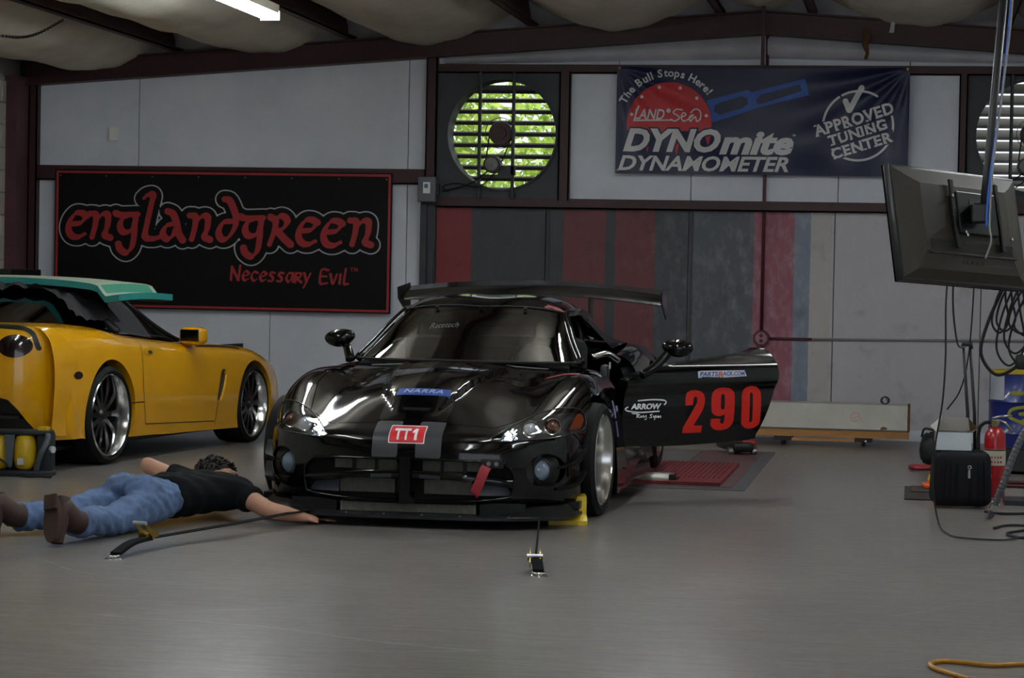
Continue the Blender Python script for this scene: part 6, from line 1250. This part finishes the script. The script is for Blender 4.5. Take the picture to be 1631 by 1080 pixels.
MB().tube(crom([(.08, -.05, .03), (.12, -.09, .14), (.16, -.06, .25), (.10, .0, .29)], 6), .018, 8).build('side_strap', mat('harness_grey', '#4c545c', .7), t, True); MB().cyl((.17, -.02, .17), (.186, -.03, .17), .022, 14).build('gauge', mat('gauge_white', '#b9bcc0', .3), t)
MB().bx(-.03, .01, -.078, -.07, .075, .115).build('tag', mat('tag_white', '#b8bcc4', .5), t); MB().bx(.09, .145, -.05, .05, .265, .31).build('yellow_cap', ty, t)
MB().tube(crom([(-.02, -.08, .012), (.05, -.12, .008), (.12, -.10, .008), (.20, -.13, .008)], 6), .008, 6).tube(crom([(.05, -.05, .02), (.13, -.06, .008), (.19, -.12, .008)], 6), .007, 6).build('loose_hose', black_rub, t, True)
MB().tube(crom([(-.28, -.09, .06), (-.2, -.10, .12), (-.12, -.09, .10), (-.07, -.09, .05)], 6), .007, 6).build('cord', black_rub, t, True)
# ------------------------------------------------------------------ black cabinet in the far left corner
t = thing('storage_cabinet', 'black cabinet in the corner behind the yellow car, mostly hidden', 'cabinet', (-7.58, 19.25, 0)); MB().bbox((0, 0, .655), (.36, .70, 1.27), .01).build('body', mat('cabinet_black', '#131315', .5), t); MB().bx(-.178, -.002, -.358, -.35, .08, 1.22).build('door', MATS['cabinet_black'], t); MB().bx(.002, .178, -.358, -.35, .08, 1.22).build('door', MATS['cabinet_black'], t); MB().bx(-.004, .0, -.359, -.352, .08, 1.27).build('edge_trim', alu, t); MB().bx(-.18, .18, -.35, .35, 0, .03).build('plinth', satin, t)
# ------------------------------------------------------------------ board on dollies against the wall
t = thing('board_trolley', 'long white plank box on a wooden strip with castors against the wall', 'trolley', (-1.0, 19.3, 0))
wpl = mat('white_laminate', pc('#87857f'), .5, var=.12, vscale=4); wood = mat('pine_wood', '#b98349', .6, var=.3, vscale=3, stretch=(1, 8, 8))
MB().bx(-1.6, 1.0, -.02, .30, .125, .335).build('white_board', wpl, t); MB().bx(-1.6, 1.002, -.024, .0, .128, .136).build('groove', mat('groove_grey', '#4c4a48', .6), t); MB().bx(-1.6, 1.0, -.03, .31, .068, .122).build('wood_strip', wood, t)
MB().bx(.985, 1.006, -.022, .302, .125, .337).build('chipped_end', mat('raw_board', '#6c4a2c', .8, var=.5, vscale=30), t)
for x in (.0, .64): 
    MB().bx(x - .07, x + .07, -.05, .28, .035, .068).build('dolly_block', mat('dark_block', '#2b2624', .7), t)
    for y in (-.02, .22):
        MB().lathe([(0, -.012), (.022, -.012), (.026, -.006), (.026, .006), (.022, .012), (0, .012)], 18, Matrix.Translation((x, y, .026)) @ Matrix.Rotation(R(90), 4, 'Y')).build('castor', black_rub, t, 40)
MB().bx(.05, .60, -.045, -.025, .035, .058).build('rail', wood, t); MB().cyl((.66, -.06, .045), (.66, -.05, .045), .008, 10).build('bolt', chrome, t)
V1, F1 = blob_geo([[(.57 + .035 * math.cos(a), .235 + .035 * math.sin(a)) for a in np.linspace(0, 5.5, 14)], [(.56, .22), (.60, .24), (.62, .215)]], .004); ob('faded_stamp', [(x, -.0215, z) for x, z, _ in V1], F1, mat('stamp_pink', pc('#8c6a68'), .6), t)
V1, F1 = blob_geo([[(.78, .145), (.82, .148)], [(.79, .155), (.81, .152)]], .008); ob('rust_mark', [(x, -.0215, z) for x, z, _ in V1], F1, mat('rust', '#6b4628', .8), t)
t = thing('wire_coil', 'small dark green wire coil on top of the white plank', 'coil', (-.20, 19.42, .335)); b = MB()
for k in range(4): b.tube([(.030 * math.cos(a) + .003 * k, .006 * k - .01, .032 + .028 * math.sin(a)) for a in np.linspace(0, 2 * PI, 25)], .0045, 6, cap=False)
b.build('loops', mat('dark_green_wire', '#12302a', .5), t, True); MB().tube([(-.03, -.012, .015), (0, -.014, .07), (.03, -.012, .015)], .004, 6).build('tie', MATS['dark_green_wire'], t)
t = thing('floor_jack', 'low red and black floor jack under the open car door', 'jack', (-1.30, 18.1, 0), R(20)); MB().bbox((0, 0, .06), (.16, .5, .07), .02).build('frame', satin, t, 40); MB().bbox((.06, -.12, .085), (.12, .14, .06), .025).build('red_cover', mat('jack_red', '#8c1a1c', .4), t, 40)
for x in (-.09, .09): MB().lathe([(0, -.02), (.03, -.02), (.03, .02), (0, .02)], 16, Matrix.Translation((x, -.2, .03)) @ Matrix.Rotation(R(90), 4, 'Y')).build('wheel', alu, t, 40)
MB().cyl((0, .1, .095), (0, .1, .12), .04, 16).build('saddle', satin, t)
# ------------------------------------------------------------------ right hand clutter
t = thing('rolling_bag', 'black ribbed trolley bag with its long handle pulled up', 'bag', (.305, 14.25, 0), R(8)); bagm = mat('black_nylon', '#0a0b10', .62, spec=.25, bump=.15, bscale=200)
bm = bmesh.new(); bmesh.ops.create_cube(bm, size=1); bmesh.ops.bevel(bm, geom=bm.edges[:], offset=.16, segments=4, profile=.5, affect='EDGES'); bmesh.ops.scale(bm, vec=(.33, .24, .325), verts=bm.verts)
for v in bm.verts: v.co.x *= 1 + .10 * (-.5 * v.co.z / .16) * (1 if v.co.z < 0 else .6)
MB().bm(bm, Matrix.Translation((0, 0, .175))).build('body', bagm, t, 50)
for x in (-.11, -.075, -.04, .04, .085, .12): MB().tube(crom([(x * .92, -.105, .315), (x, -.121, .25), (x * 1.05, -.123, .12), (x * 1.05, -.118, .045)], 5), .006, 6).build('rib', bagm, t, True)
MB().lathe([(.006, 0), (.012, 0), (.012, .004), (.006, .004)], 14, Matrix.Translation((.03, -.124, .245)) @ Matrix.Rotation(R(90), 4, 'X')).bx(.022, .036, -.128, -.124, .18, .23).build('zip_pull', chrome, t)
for x in (.045, .085): MB().tube([(x + .012, .09, .30), (x + .004, .10, .55), (x - .03, .10, .93)], [.011, .010, .008], 8).build('handle_rod', satin, t, True)
MB().tube([(.01, .10, .93), (.012, .10, .955), (.06, .10, .955), (.06, .10, .93)], .014, 8).build('handle_grip', black_rub, t, True)
for x in (-.12, .12): MB().lathe([(0, -.012), (.03, -.012), (.03, .012), (0, .012)], 16, Matrix.Translation((x, .09, .03)) @ Matrix.Rotation(R(90), 4, 'Y')).build('wheel', black_rub, t, 40)
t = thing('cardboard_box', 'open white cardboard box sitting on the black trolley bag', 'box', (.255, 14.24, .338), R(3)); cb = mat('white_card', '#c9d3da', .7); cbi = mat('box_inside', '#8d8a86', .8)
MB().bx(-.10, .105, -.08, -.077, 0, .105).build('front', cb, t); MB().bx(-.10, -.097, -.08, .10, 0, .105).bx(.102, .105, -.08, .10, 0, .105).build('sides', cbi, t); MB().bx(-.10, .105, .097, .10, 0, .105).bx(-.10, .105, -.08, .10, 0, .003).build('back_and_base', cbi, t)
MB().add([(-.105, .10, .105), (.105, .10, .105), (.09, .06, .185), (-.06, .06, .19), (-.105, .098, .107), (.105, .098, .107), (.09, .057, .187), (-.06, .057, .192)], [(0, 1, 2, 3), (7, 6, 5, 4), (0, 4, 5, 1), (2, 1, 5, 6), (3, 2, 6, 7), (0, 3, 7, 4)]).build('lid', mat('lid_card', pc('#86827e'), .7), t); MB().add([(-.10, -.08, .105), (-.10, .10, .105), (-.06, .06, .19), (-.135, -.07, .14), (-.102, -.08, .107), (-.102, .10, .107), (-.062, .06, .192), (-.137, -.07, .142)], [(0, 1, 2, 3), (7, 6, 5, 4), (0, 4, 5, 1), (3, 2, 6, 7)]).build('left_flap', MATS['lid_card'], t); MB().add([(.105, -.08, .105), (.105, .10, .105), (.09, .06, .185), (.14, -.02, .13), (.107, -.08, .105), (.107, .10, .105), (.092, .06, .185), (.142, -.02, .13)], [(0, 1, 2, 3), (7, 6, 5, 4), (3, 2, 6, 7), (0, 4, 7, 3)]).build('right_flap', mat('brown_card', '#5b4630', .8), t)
t = thing('fire_extinguisher', 'red fire extinguisher with white label between bag and blue drum', 'extinguisher', (.525, 15.0, 0)); er = mat('extinguisher_red', '#a00d17', .3, coat=.5)
MB().lathe([(0, .004), (.060, .004), (.066, .014), (.066, .36), (.060, .395), (.04, .425), (.02, .435), (.02, .45), (0, .45)], 32).build('cylinder', er, t, 40); MB().lathe([(.0668, .20), (.0668, .30)], 32, None, PI * 2).build('label_band', mat('label_cream', '#b9b2a2', .5), t, True)
MB().lathe([(.0672, .29), (.0672, .298)], 32).build('label_stripe', satin, t); b = MB()
for k in range(5):
    a = R(-122 + 16 * k)
    for z in (.25, .222): c = Vector((.0675 * math.cos(a), .0675 * math.sin(a), z)); b.box(c, (.008, .008, .012), a)
b.build('label_marks', mat('label_marks_red', '#8c3030', .5), t); b = MB(); b.add([(.0675 * math.cos(R(-110)), .0675 * math.sin(R(-110)), .115), (.0675 * math.cos(R(-110)), .0675 * math.sin(R(-110)), .145), (.0675 * math.cos(R(-65)), .0675 * math.sin(R(-65)), .13)], [(0, 1, 2)]); b.build('arrow_mark', MATS['label_cream'], t)
MB().lathe([(0, 0), (.022, 0), (.022, .012), (0, .012)], 18, Matrix.Translation((-.005, -.022, .455)) @ Matrix.Rotation(R(90), 4, 'X')).build('gauge', mat('gauge_brass', '#6b5b33', .3, metal=.7), t, 40); MB().bbox((0, 0, .465), (.05, .04, .035), .006).build('valve', alu, t)
MB().tube([(-.02, 0, .485), (.03, 0, .50), (.10, 0, .505)], .008, 8).build('lever', mat('lever_steel', '#a8a59c', .3, metal=.9), t, True); MB().tube([(.02, 0, .475), (.06, 0, .46), (.105, 0, .40)], .009, 8).build('carry_handle', MATS['lever_steel'], t, True); MB().tube(crom([(-.02, 0, .465), (-.07, 0, .455), (-.10, .01, .40), (-.095, .02, .2), (-.08, .03, .12)], 5), .011, 8).build('hose', black_rub, t, True)
t = thing('oil_drum', 'dark blue steel drum with yellow rim behind the fire extinguisher', 'drum', (.83, 17.9, 0)); db = mat('drum_blue', '#16256e', .32, coat=.4); dyl = mat('drum_yellow', '#b9a324', .4)
MB().lathe([(0, .0), (.25, .0), (.255, .01), (.255, .22), (.263, .23), (.255, .24), (.255, .45), (.263, .46), (.255, .47), (.255, .67), (0, .67)], 48).build('shell', db, t, 40); MB().lathe([(.25, .665), (.262, .668), (.264, .682), (.256, .690), (.246, .685), (.244, .67), (0, .67)], 48).build('rim', dyl, t, 40)
MB().lathe([(.2565, 0), (.2565, .19)], 12, Matrix.Translation((0, 0, .475)) @ Matrix.Rotation(R(-165), 4, 'Z'), R(38)).build('label', mat('drum_label', '#a7acb4', .5), t, True)
V1, F1 = blob_geo([[(.02, .30), (-.06, .33), (-.12, .36), (-.10, .41), (0, .43), (.10, .41)], [(-.04, .38), (.04, .38), (.06, .34), (-.02, .33)]], .012); ob('logo', [(.2570 * math.sin(x / .255), -.2570 * math.cos(x / .255), z) for x, z, _ in V1], F1, mat('drum_logo', '#8c8a24', .5), t)
V1, F1 = blob_geo([[(-.10, .53), (-.02, .53)], [(.0, .53), (.06, .53)]], .014); ob('print', [(.2570 * math.sin(x / .255), -.2570 * math.cos(x / .255), z) for x, z, _ in V1], F1, MATS['drum_logo'], t)
t = thing('safety_cone', 'orange traffic cone with yellow band behind the black bag', 'cone', (.215, 15.35, .0185), R(5)); orange = mat('cone_orange', '#d9550f', .5)
MB().lathe([(.10, .02), (.075, .10), (.030, .30), (.026, .31), (0, .31)], 28).build('cone_body', orange, t, 40); MB().bbox((0, 0, .012), (.24, .24, .024), .008).build('base', orange, t); MB().lathe([(.094, .05), (.083, .085)], 28).build('band', mat('cone_yellow', '#c9b61e', .4), t, True)
t = thing('rubber_mat', 'dark flat mat on the floor under the cone', 'mat', (.22, 15.05, 0)); MB().bbox((0, 0, .005), (.48, .90, .01), .003).build('sheet', mat('mat_dark', '#2b2823', .8, var=.3), t); MB().bbox((-.05, .2, .014), (.3, .4, .008), .003).build('flap', mat('mat_brown', '#3a2f28', .8), t)
t = thing('red_tool', 'red ring handled tool on the floor left of the cone', 'tool', (.09, 17.0, 0)); MB().lathe([(.075 + .016 * math.cos(a), .02 + .016 * math.sin(a)) for a in np.linspace(0, 2 * PI, 9)], 28).build('ring', mat('tool_red', '#8c1f26', .4), t, True); MB().tube([(.06, 0, .02), (.15, .02, .06), (.22, .02, .12)], .018, 8).build('handle', mat('tool_orange', '#b5461c', .5), t, True)
t = thing('dark_tote', 'dark bag with white top behind the white box', 'bag', (.16, 17.3, 0)); bm = bmesh.new(); bmesh.ops.create_icosphere(bm, subdivisions=3, radius=1)
for v in bm.verts: v.co = Vector((v.co.x * .085, v.co.y * .09, v.co.z * .12 + .015 * math.sin(v.co.x * 9 + v.co.y * 7)))
MB().bm(bm, Matrix.Translation((0, 0, .13))).build('sack', mat('tote_black', '#121214', .7), t, True); MB().bbox((.06, -.02, .24), (.05, .05, .05), .01).build('paper', mat('tote_paper', '#b8b8b6', .7), t); MB().tube(crom([(-.07, -.05, .22), (-.05, -.09, .28), (.02, -.09, .27)], 5), .008, 6).build('strap', black_rub, t)
# grey hose with coupling
t = thing('grey_hose', 'grey corrugated hose with a metal coupling in front of the extinguisher', 'hose', (.46, 13.55, 0))
P_ = crom([(.00, .03, .02), (.02, -.02, .08), (.06, -.06, .20), (.12, -.06, .38), (.19, -.04, .52), (.30, 0, .60), (.5, .1, .62)], 14); b = MB(); b.tube(P_, [.019 + .0025 * (k % 2) for k in range(len(P_))], 10); b.build('tube', mat('grey_hose_rubber', '#55565a', .5), t); i = 10; MB().tube([tuple(P_[i]), tuple(P_[i + 6])], .024, 14).build('coupling', chrome, t, 40)
MB().tube([tuple(P_[0]), tuple(P_[0] + np.array([-.012, .03, -.01]))], .014, 10).build('nozzle', mat('nozzle_grey', '#77777a', .4), t)
# dark machine low at the right edge
t = thing('parts_crate', 'dark crate on the floor in front of the blue drum', 'crate', (.86, 17.1, 0)); MB().bx(-.22, .22, -.20, -.18, 0, .16).bx(-.22, -.20, -.2, .2, 0, .16).bx(.20, .22, -.2, .2, 0, .16).bx(-.22, .22, .18, .2, 0, .16).bx(-.22, .22, -.2, .2, 0, .02).build('crate_body', mat('crate_black', '#131312', .6), t); MB().bx(-.2, .2, -.18, .18, .02, .10).build('contents', mat('crate_fill', '#1d1c1b', .8), t)
t = thing('red_hose_coil', 'flat coil of dark red air hose by the drum', 'hose', (.72, 15.9, 0)); b = MB()
for k in range(3): b.tube([((.13 + .018 * k) * math.cos(a), (.13 + .018 * k) * math.sin(a), .012) for a in np.linspace(0, 2 * PI, 33)], .010, 6, cap=False)
b.build('coils', mat('hose_dark_red', '#4a1418', .5), t, True); MB().tube(crom([(.13, 0, .012), (.2, .1, .012), (.3, .12, .012)], 5), .010, 6).build('tail', MATS['hose_dark_red'], t, True)
# ------------------------------------------------------------------ hanging television, seen from behind
TVM = Matrix.Translation((.224, 12.44, 1.595)) @ Matrix.Rotation(R(49.1), 4, 'Z') @ Matrix.Rotation(R(-12.8), 4, 'X') @ Matrix.Rotation(R(2.5), 4, 'Y')
tv = thing('television', 'flat screen television hung from the ceiling, seen from its dusty back', 'television', (0, 0, 0)); tv.matrix_world = TVM
tvb = mat('tv_dusty_back', '#2d281f', .55, var=.35, vscale=5); tvk = mat('tv_black', '#111214', .35)
W2, H2 = .49, .30
MB().bbox((0, .012, 0), (.98, .05, .60), .012).build('frame', tvk, tv, 40)
b = MB(); ring0 = [(-W2 + .015, -H2 + .015), (W2 - .015, -H2 + .015), (W2 - .015, H2 - .015), (-W2 + .015, H2 - .015)]; ring1 = [(-W2 + .10, -H2 + .06), (W2 - .10, -H2 + .06), (W2 - .10, H2 - .07), (-W2 + .10, H2 - .07)]; ring2 = [(-W2 + .16, -H2 + .16), (W2 - .16, -H2 + .16), (W2 - .16, H2 - .10), (-W2 + .16, H2 - .10)]
b.V = [(x, -.013, z) for x, z in ring0] + [(x, -.045, z) for x, z in ring1] + [(x, -.062, z) for x, z in ring2]; b.F = [(i + 4 * k, (i + 1) % 4 + 4 * k, (i + 1) % 4 + 4 * (k + 1), i + 4 * (k + 1)) for k in range(2) for i in range(4)] + [(8, 9, 10, 11)]; b.build('back_shell', tvb, tv)
MB().bx(-.49, .49, .037, .040, -.30, .30).build('screen', mat('tv_screen', '#050506', .1), tv)
MB().bbox((.06, -.075, .06), (.30, .03, .22), .006).bbox((-.115, -.08, .05), (.022, .02, .36), .004).bbox((.235, -.08, .05), (.022, .02, .36), .004).build('wall_mount', tvk, tv); MB().bx(.0, .10, -.093, -.09, .02, .13).build('mount_plate', mat('mount_dark', '#0c0c0d', .5), tv)
for k in range(9): MB().bx(-.30, .34, -.0645, -.061, -.09 - .008 * k - .0015, -.09 - .008 * k + .0015).build('vent_slot', tvk, tv)
MB().bx(-.32, .36, -.070, -.05, -.16, -.15).build('port_ledge', tvb, tv); MB().bx(.08, .33, -.052, -.048, -.20, -.175).build('port_label', mat('port_grey', '#6d6c66', .5), tv)
for x in (-.05, -.02, .02, .06, .10): MB().bx(x - .008, x + .008, -.056, -.046, -.20, -.185).build('port', tvk, tv)
for x, z in ((-.13, .14), (-.12, .06), (-.06, -.045), (-.052, -.06), (.30, -.06)): MB().cyl((x, -.10, z), (x, -.09, z), .008, 10).build('bolt', chrome, tv)
MB().tube([(-.02, -.05, .0), (-.005, -.10, -.05)], .003, 5).build('clip', alu, tv) if False else None
for x in (-.13, -.125): pass
t = thing('ceiling_pole', 'dark steel pole hanging from the roof and carrying the television', 'pole', (.345, 12.3, 1.55)); MB().tube([(-.0, .0, 0.12), (.012, 0, .3), (.125, .02, 1.93)], .021, 12).build('tube', mat('pole_dark', '#17181b', .45), t, True); MB().bbox((-.01, .04, .12), (.10, .16, .10), .01).build('bracket', tvk, t); MB().bbox((.125, .02, 1.93), (.12, .12, .02), .004).build('roof_plate', oxide, t)
def cord(name, label, pts, r, m, n=7, cat='cable', group=None):
    o = MB().tube(crom(pts, n), r, 7).build(name, m, None, True); return tag(o, label, cat, group)
cord('blue_cable', 'bright blue data cable running down the ceiling pole', [(.455, 12.26, 3.3), (.455, 12.27, 2.75), (.425, 12.26, 2.3), (.39, 12.25, 2.0), (.365, 12.24, 1.75), (.36, 12.23, 1.60)], .0065, mat('blue_jacket', '#1f5fc4', .45))
cord('grey_cable', 'pale grey cable plugged into the back of the television', [(.465, 12.25, 3.3), (.46, 12.26, 2.7), (.42, 12.25, 2.25), (.385, 12.24, 1.9), (.375, 12.23, 1.62), (.385, 12.22, 1.53), (.36, 12.24, 1.44)], .005, mat('grey_jacket', '#8d8a82', .5))
cord('power_cord', 'thin black cord dropping from the television and looping across the floor', [(.18, 12.36, 1.42), (.17, 12.34, 1.2), (.175, 12.36, .95), (.165, 12.40, .7), (.13, 12.6, .42), (.135, 12.8, .2), (.17, 12.85, .03), (.21, 12.62, .008), (.26, 12.46, .008), (.38, 12.40, .008), (.50, 12.42, .008), (.62, 12.62, .008), (.8, 12.7, .008)], .005, mat('cord_grey_black', '#26272b', .5))
cord('signal_cord', 'second black cord hanging from the television towards the bag handle', [(.21, 12.38, 1.42), (.205, 12.40, 1.25), (.22, 12.6, 1.1), (.25, 13.0, .98), (.30, 13.6, .96)], .005, MATS['cord_grey_black'])
cord('floor_cable', 'black cable snaking on the floor below the hose', [(.46, 13.0, .008), (.52, 13.15, .008), (.60, 13.2, .008), (.72, 13.1, .008), (.62, 12.95, .008), (.52, 12.75, .008), (.58, 12.55, .008), (.8, 12.5, .008)], .007, black_rub)
cord('floor_cable', 'straight black cable on the floor behind the hose end', [(.44, 13.95, .008), (.55, 13.85, .008), (.75, 13.95, .008), (1.0, 14.1, .008)], .008, black_rub)
cord('wall_cable', 'thin dark cable hanging down the white wall beside the drum', [(.50, 19.9, 1.55), (.49, 19.9, 1.1), (.46, 19.8, .7), (.40, 19.7, .45), (.30, 19.6, .30)], .006, black_rub)
# hanging cable bundle at the right edge
t = thing('cable_bundle', 'tangle of black cables hanging in loops below the television', 'cables', (.50, 13.0, 1.3)); rr = random.Random(4)
for k in range(7):
    w_ = .05 + .03 * rr.random() + .02 * k * .5; h_ = .22 + .25 * rr.random(); x0 = -.03 + .03 * k; P_ = [(x0, .02 * rr.random(), 0), (x0 - w_ * .6, 0, -h_ * .4), (x0 - w_ * .8, .01, -h_ * .8), (x0 - w_ * .1, 0, -h_), (x0 + w_ * .7, .01, -h_ * .75), (x0 + w_ * .4, 0, -h_ * .3), (x0 + .02, .02, .0)]
    MB().tube(crom(P_, 7), .006, 6).build('loop', black_rub, t, True)
MB().tube(crom([(-.02, 0, 0), (-.10, .01, -.2), (-.13, 0, -.36), (-.05, .01, -.47), (.05, 0, -.43), (.09, 0, -.36)], 7), .009, 8).build('loop', black_rub, t, True); MB().bbox((.08, .0, -.40), (.06, .04, .08), .015).build('connector', black_pl, t, 40); MB().tube([(-.06, 0, .02), (.2, 0, .02)], .012, 8).tube([(.19, 0, .02), (.22, 1.575, .02)], .012, 8).build('hook_bar', satin, t)
t = thing('instrument_rack', 'dark rack of small instruments behind the television at the right edge', 'rack', (.72, 14.6, 0)); 
MB().bx(-.02, .02, -.02, .02, .03, 1.95).build('post', satin, t); MB().bx(-.15, .15, -.15, .15, 0, .03).build('foot', satin, t); MB().bbox((.08, -.03, 1.72), (.30, .16, .20), .01).build('case', tvk, t); MB().bbox((.02, -.115, 1.76), (.06, .02, .03), .004).build('dial', mat('dial_pale', '#9a9a94', .4), t); MB().bbox((-.02, -.115, 1.68), (.03, .02, .05), .004).build('red_knob', mat('knob_red', '#8c1a1a', .4), t); MB().bbox((.06, -.03, 1.88), (.2, .12, .08), .01).build('upper_case', satin, t)
# orange extension cord in the foreground
cord('extension_cord', 'yellow orange extension cord looping in at the bottom right of the floor', [(.6, 8.34, .009), (.41, 8.33, .009), (.30, 8.27, .009), (.2, 8.30, .009), (.13, 8.31, .009), (.092, 8.25, .009), (.10, 8.16, .009), (.15, 8.06, .009), (.22, 7.95, .009)], .0085, mat('cord_amber', '#b07a1c', .45, var=.3, vscale=40))
# small things on the roof steel
def frame_pt(x, z): return (x, 19.9, z)
t = thing('rag', 'brown rag tied round the roof beam above the banner', 'rag', (-.42, 19.91, 3.26)); bm = bmesh.new(); bmesh.ops.create_icosphere(bm, subdivisions=3, radius=1)
for v in bm.verts: v.co = Vector((v.co.x * .028 + .01 * math.sin(v.co.z * 5), v.co.y * .02, v.co.z * .10 - .01 * math.sin(v.co.x * 8)))
MB().bm(bm, Matrix.Translation((0, 0, .04))).build('knot', mat('rag_brown', '#5c4426', .9, var=.4, vscale=30), t, True); MB().ribbon([(0, 0, .0), (.01, -.01, -.06), (-.005, 0, -.11)], .03, .004, (0, -1, 0)).build('tail', MATS['rag_brown'], t)
t = thing('paper_tag', 'white paper tag hanging on the roof beam above the banner', 'tag', (-.22, 19.91, 3.37)); MB().add([(-.018, 0, 0), (.022, 0, .0), (.03, -.004, .10), (.0, -.004, .10), (-.018, .002, 0), (.022, .002, 0), (.03, -.002, .10), (.0, -.002, .10)], [(0, 1, 2, 3), (7, 6, 5, 4), (0, 4, 5, 1), (1, 5, 6, 2), (2, 6, 7, 3), (3, 7, 4, 0)]).build('sheet', mat('tag_paper', '#b4b2ac', .7), t); MB().tube([(.015, -.003, .10), (.012, -.002, .13)], .002, 5).build('string', black_rub, t)
t = thing('hanging_chain', 'dark chain slung under the fabric at the top left', 'chain', (-6.57, 16.5, 2.98)); P_ = crom([(-.45, .4, .06), (0, 0, 0), (.24, -.2, -.03), (.45, -.4, -.02), (.70, -.6, .05)], 14)
for i in range(len(P_) - 1):
    c = (P_[i] + P_[i + 1]) / 2; d = Vector(P_[i + 1] - P_[i]).normalized(); M = Matrix.Translation(c) @ d.to_track_quat('X', 'Z').to_matrix().to_4x4() @ Matrix.Rotation(R(90 * (i % 2)), 4, 'X'); MB().tube([tuple(M @ Vector((.016 * math.cos(a), .009 * math.sin(a), 0))) for a in np.linspace(0, 2 * PI, 11)], .0035, 5, cap=False).build('link', mat('chain_steel', '#3a3c40', .4, metal=.8), t, True)
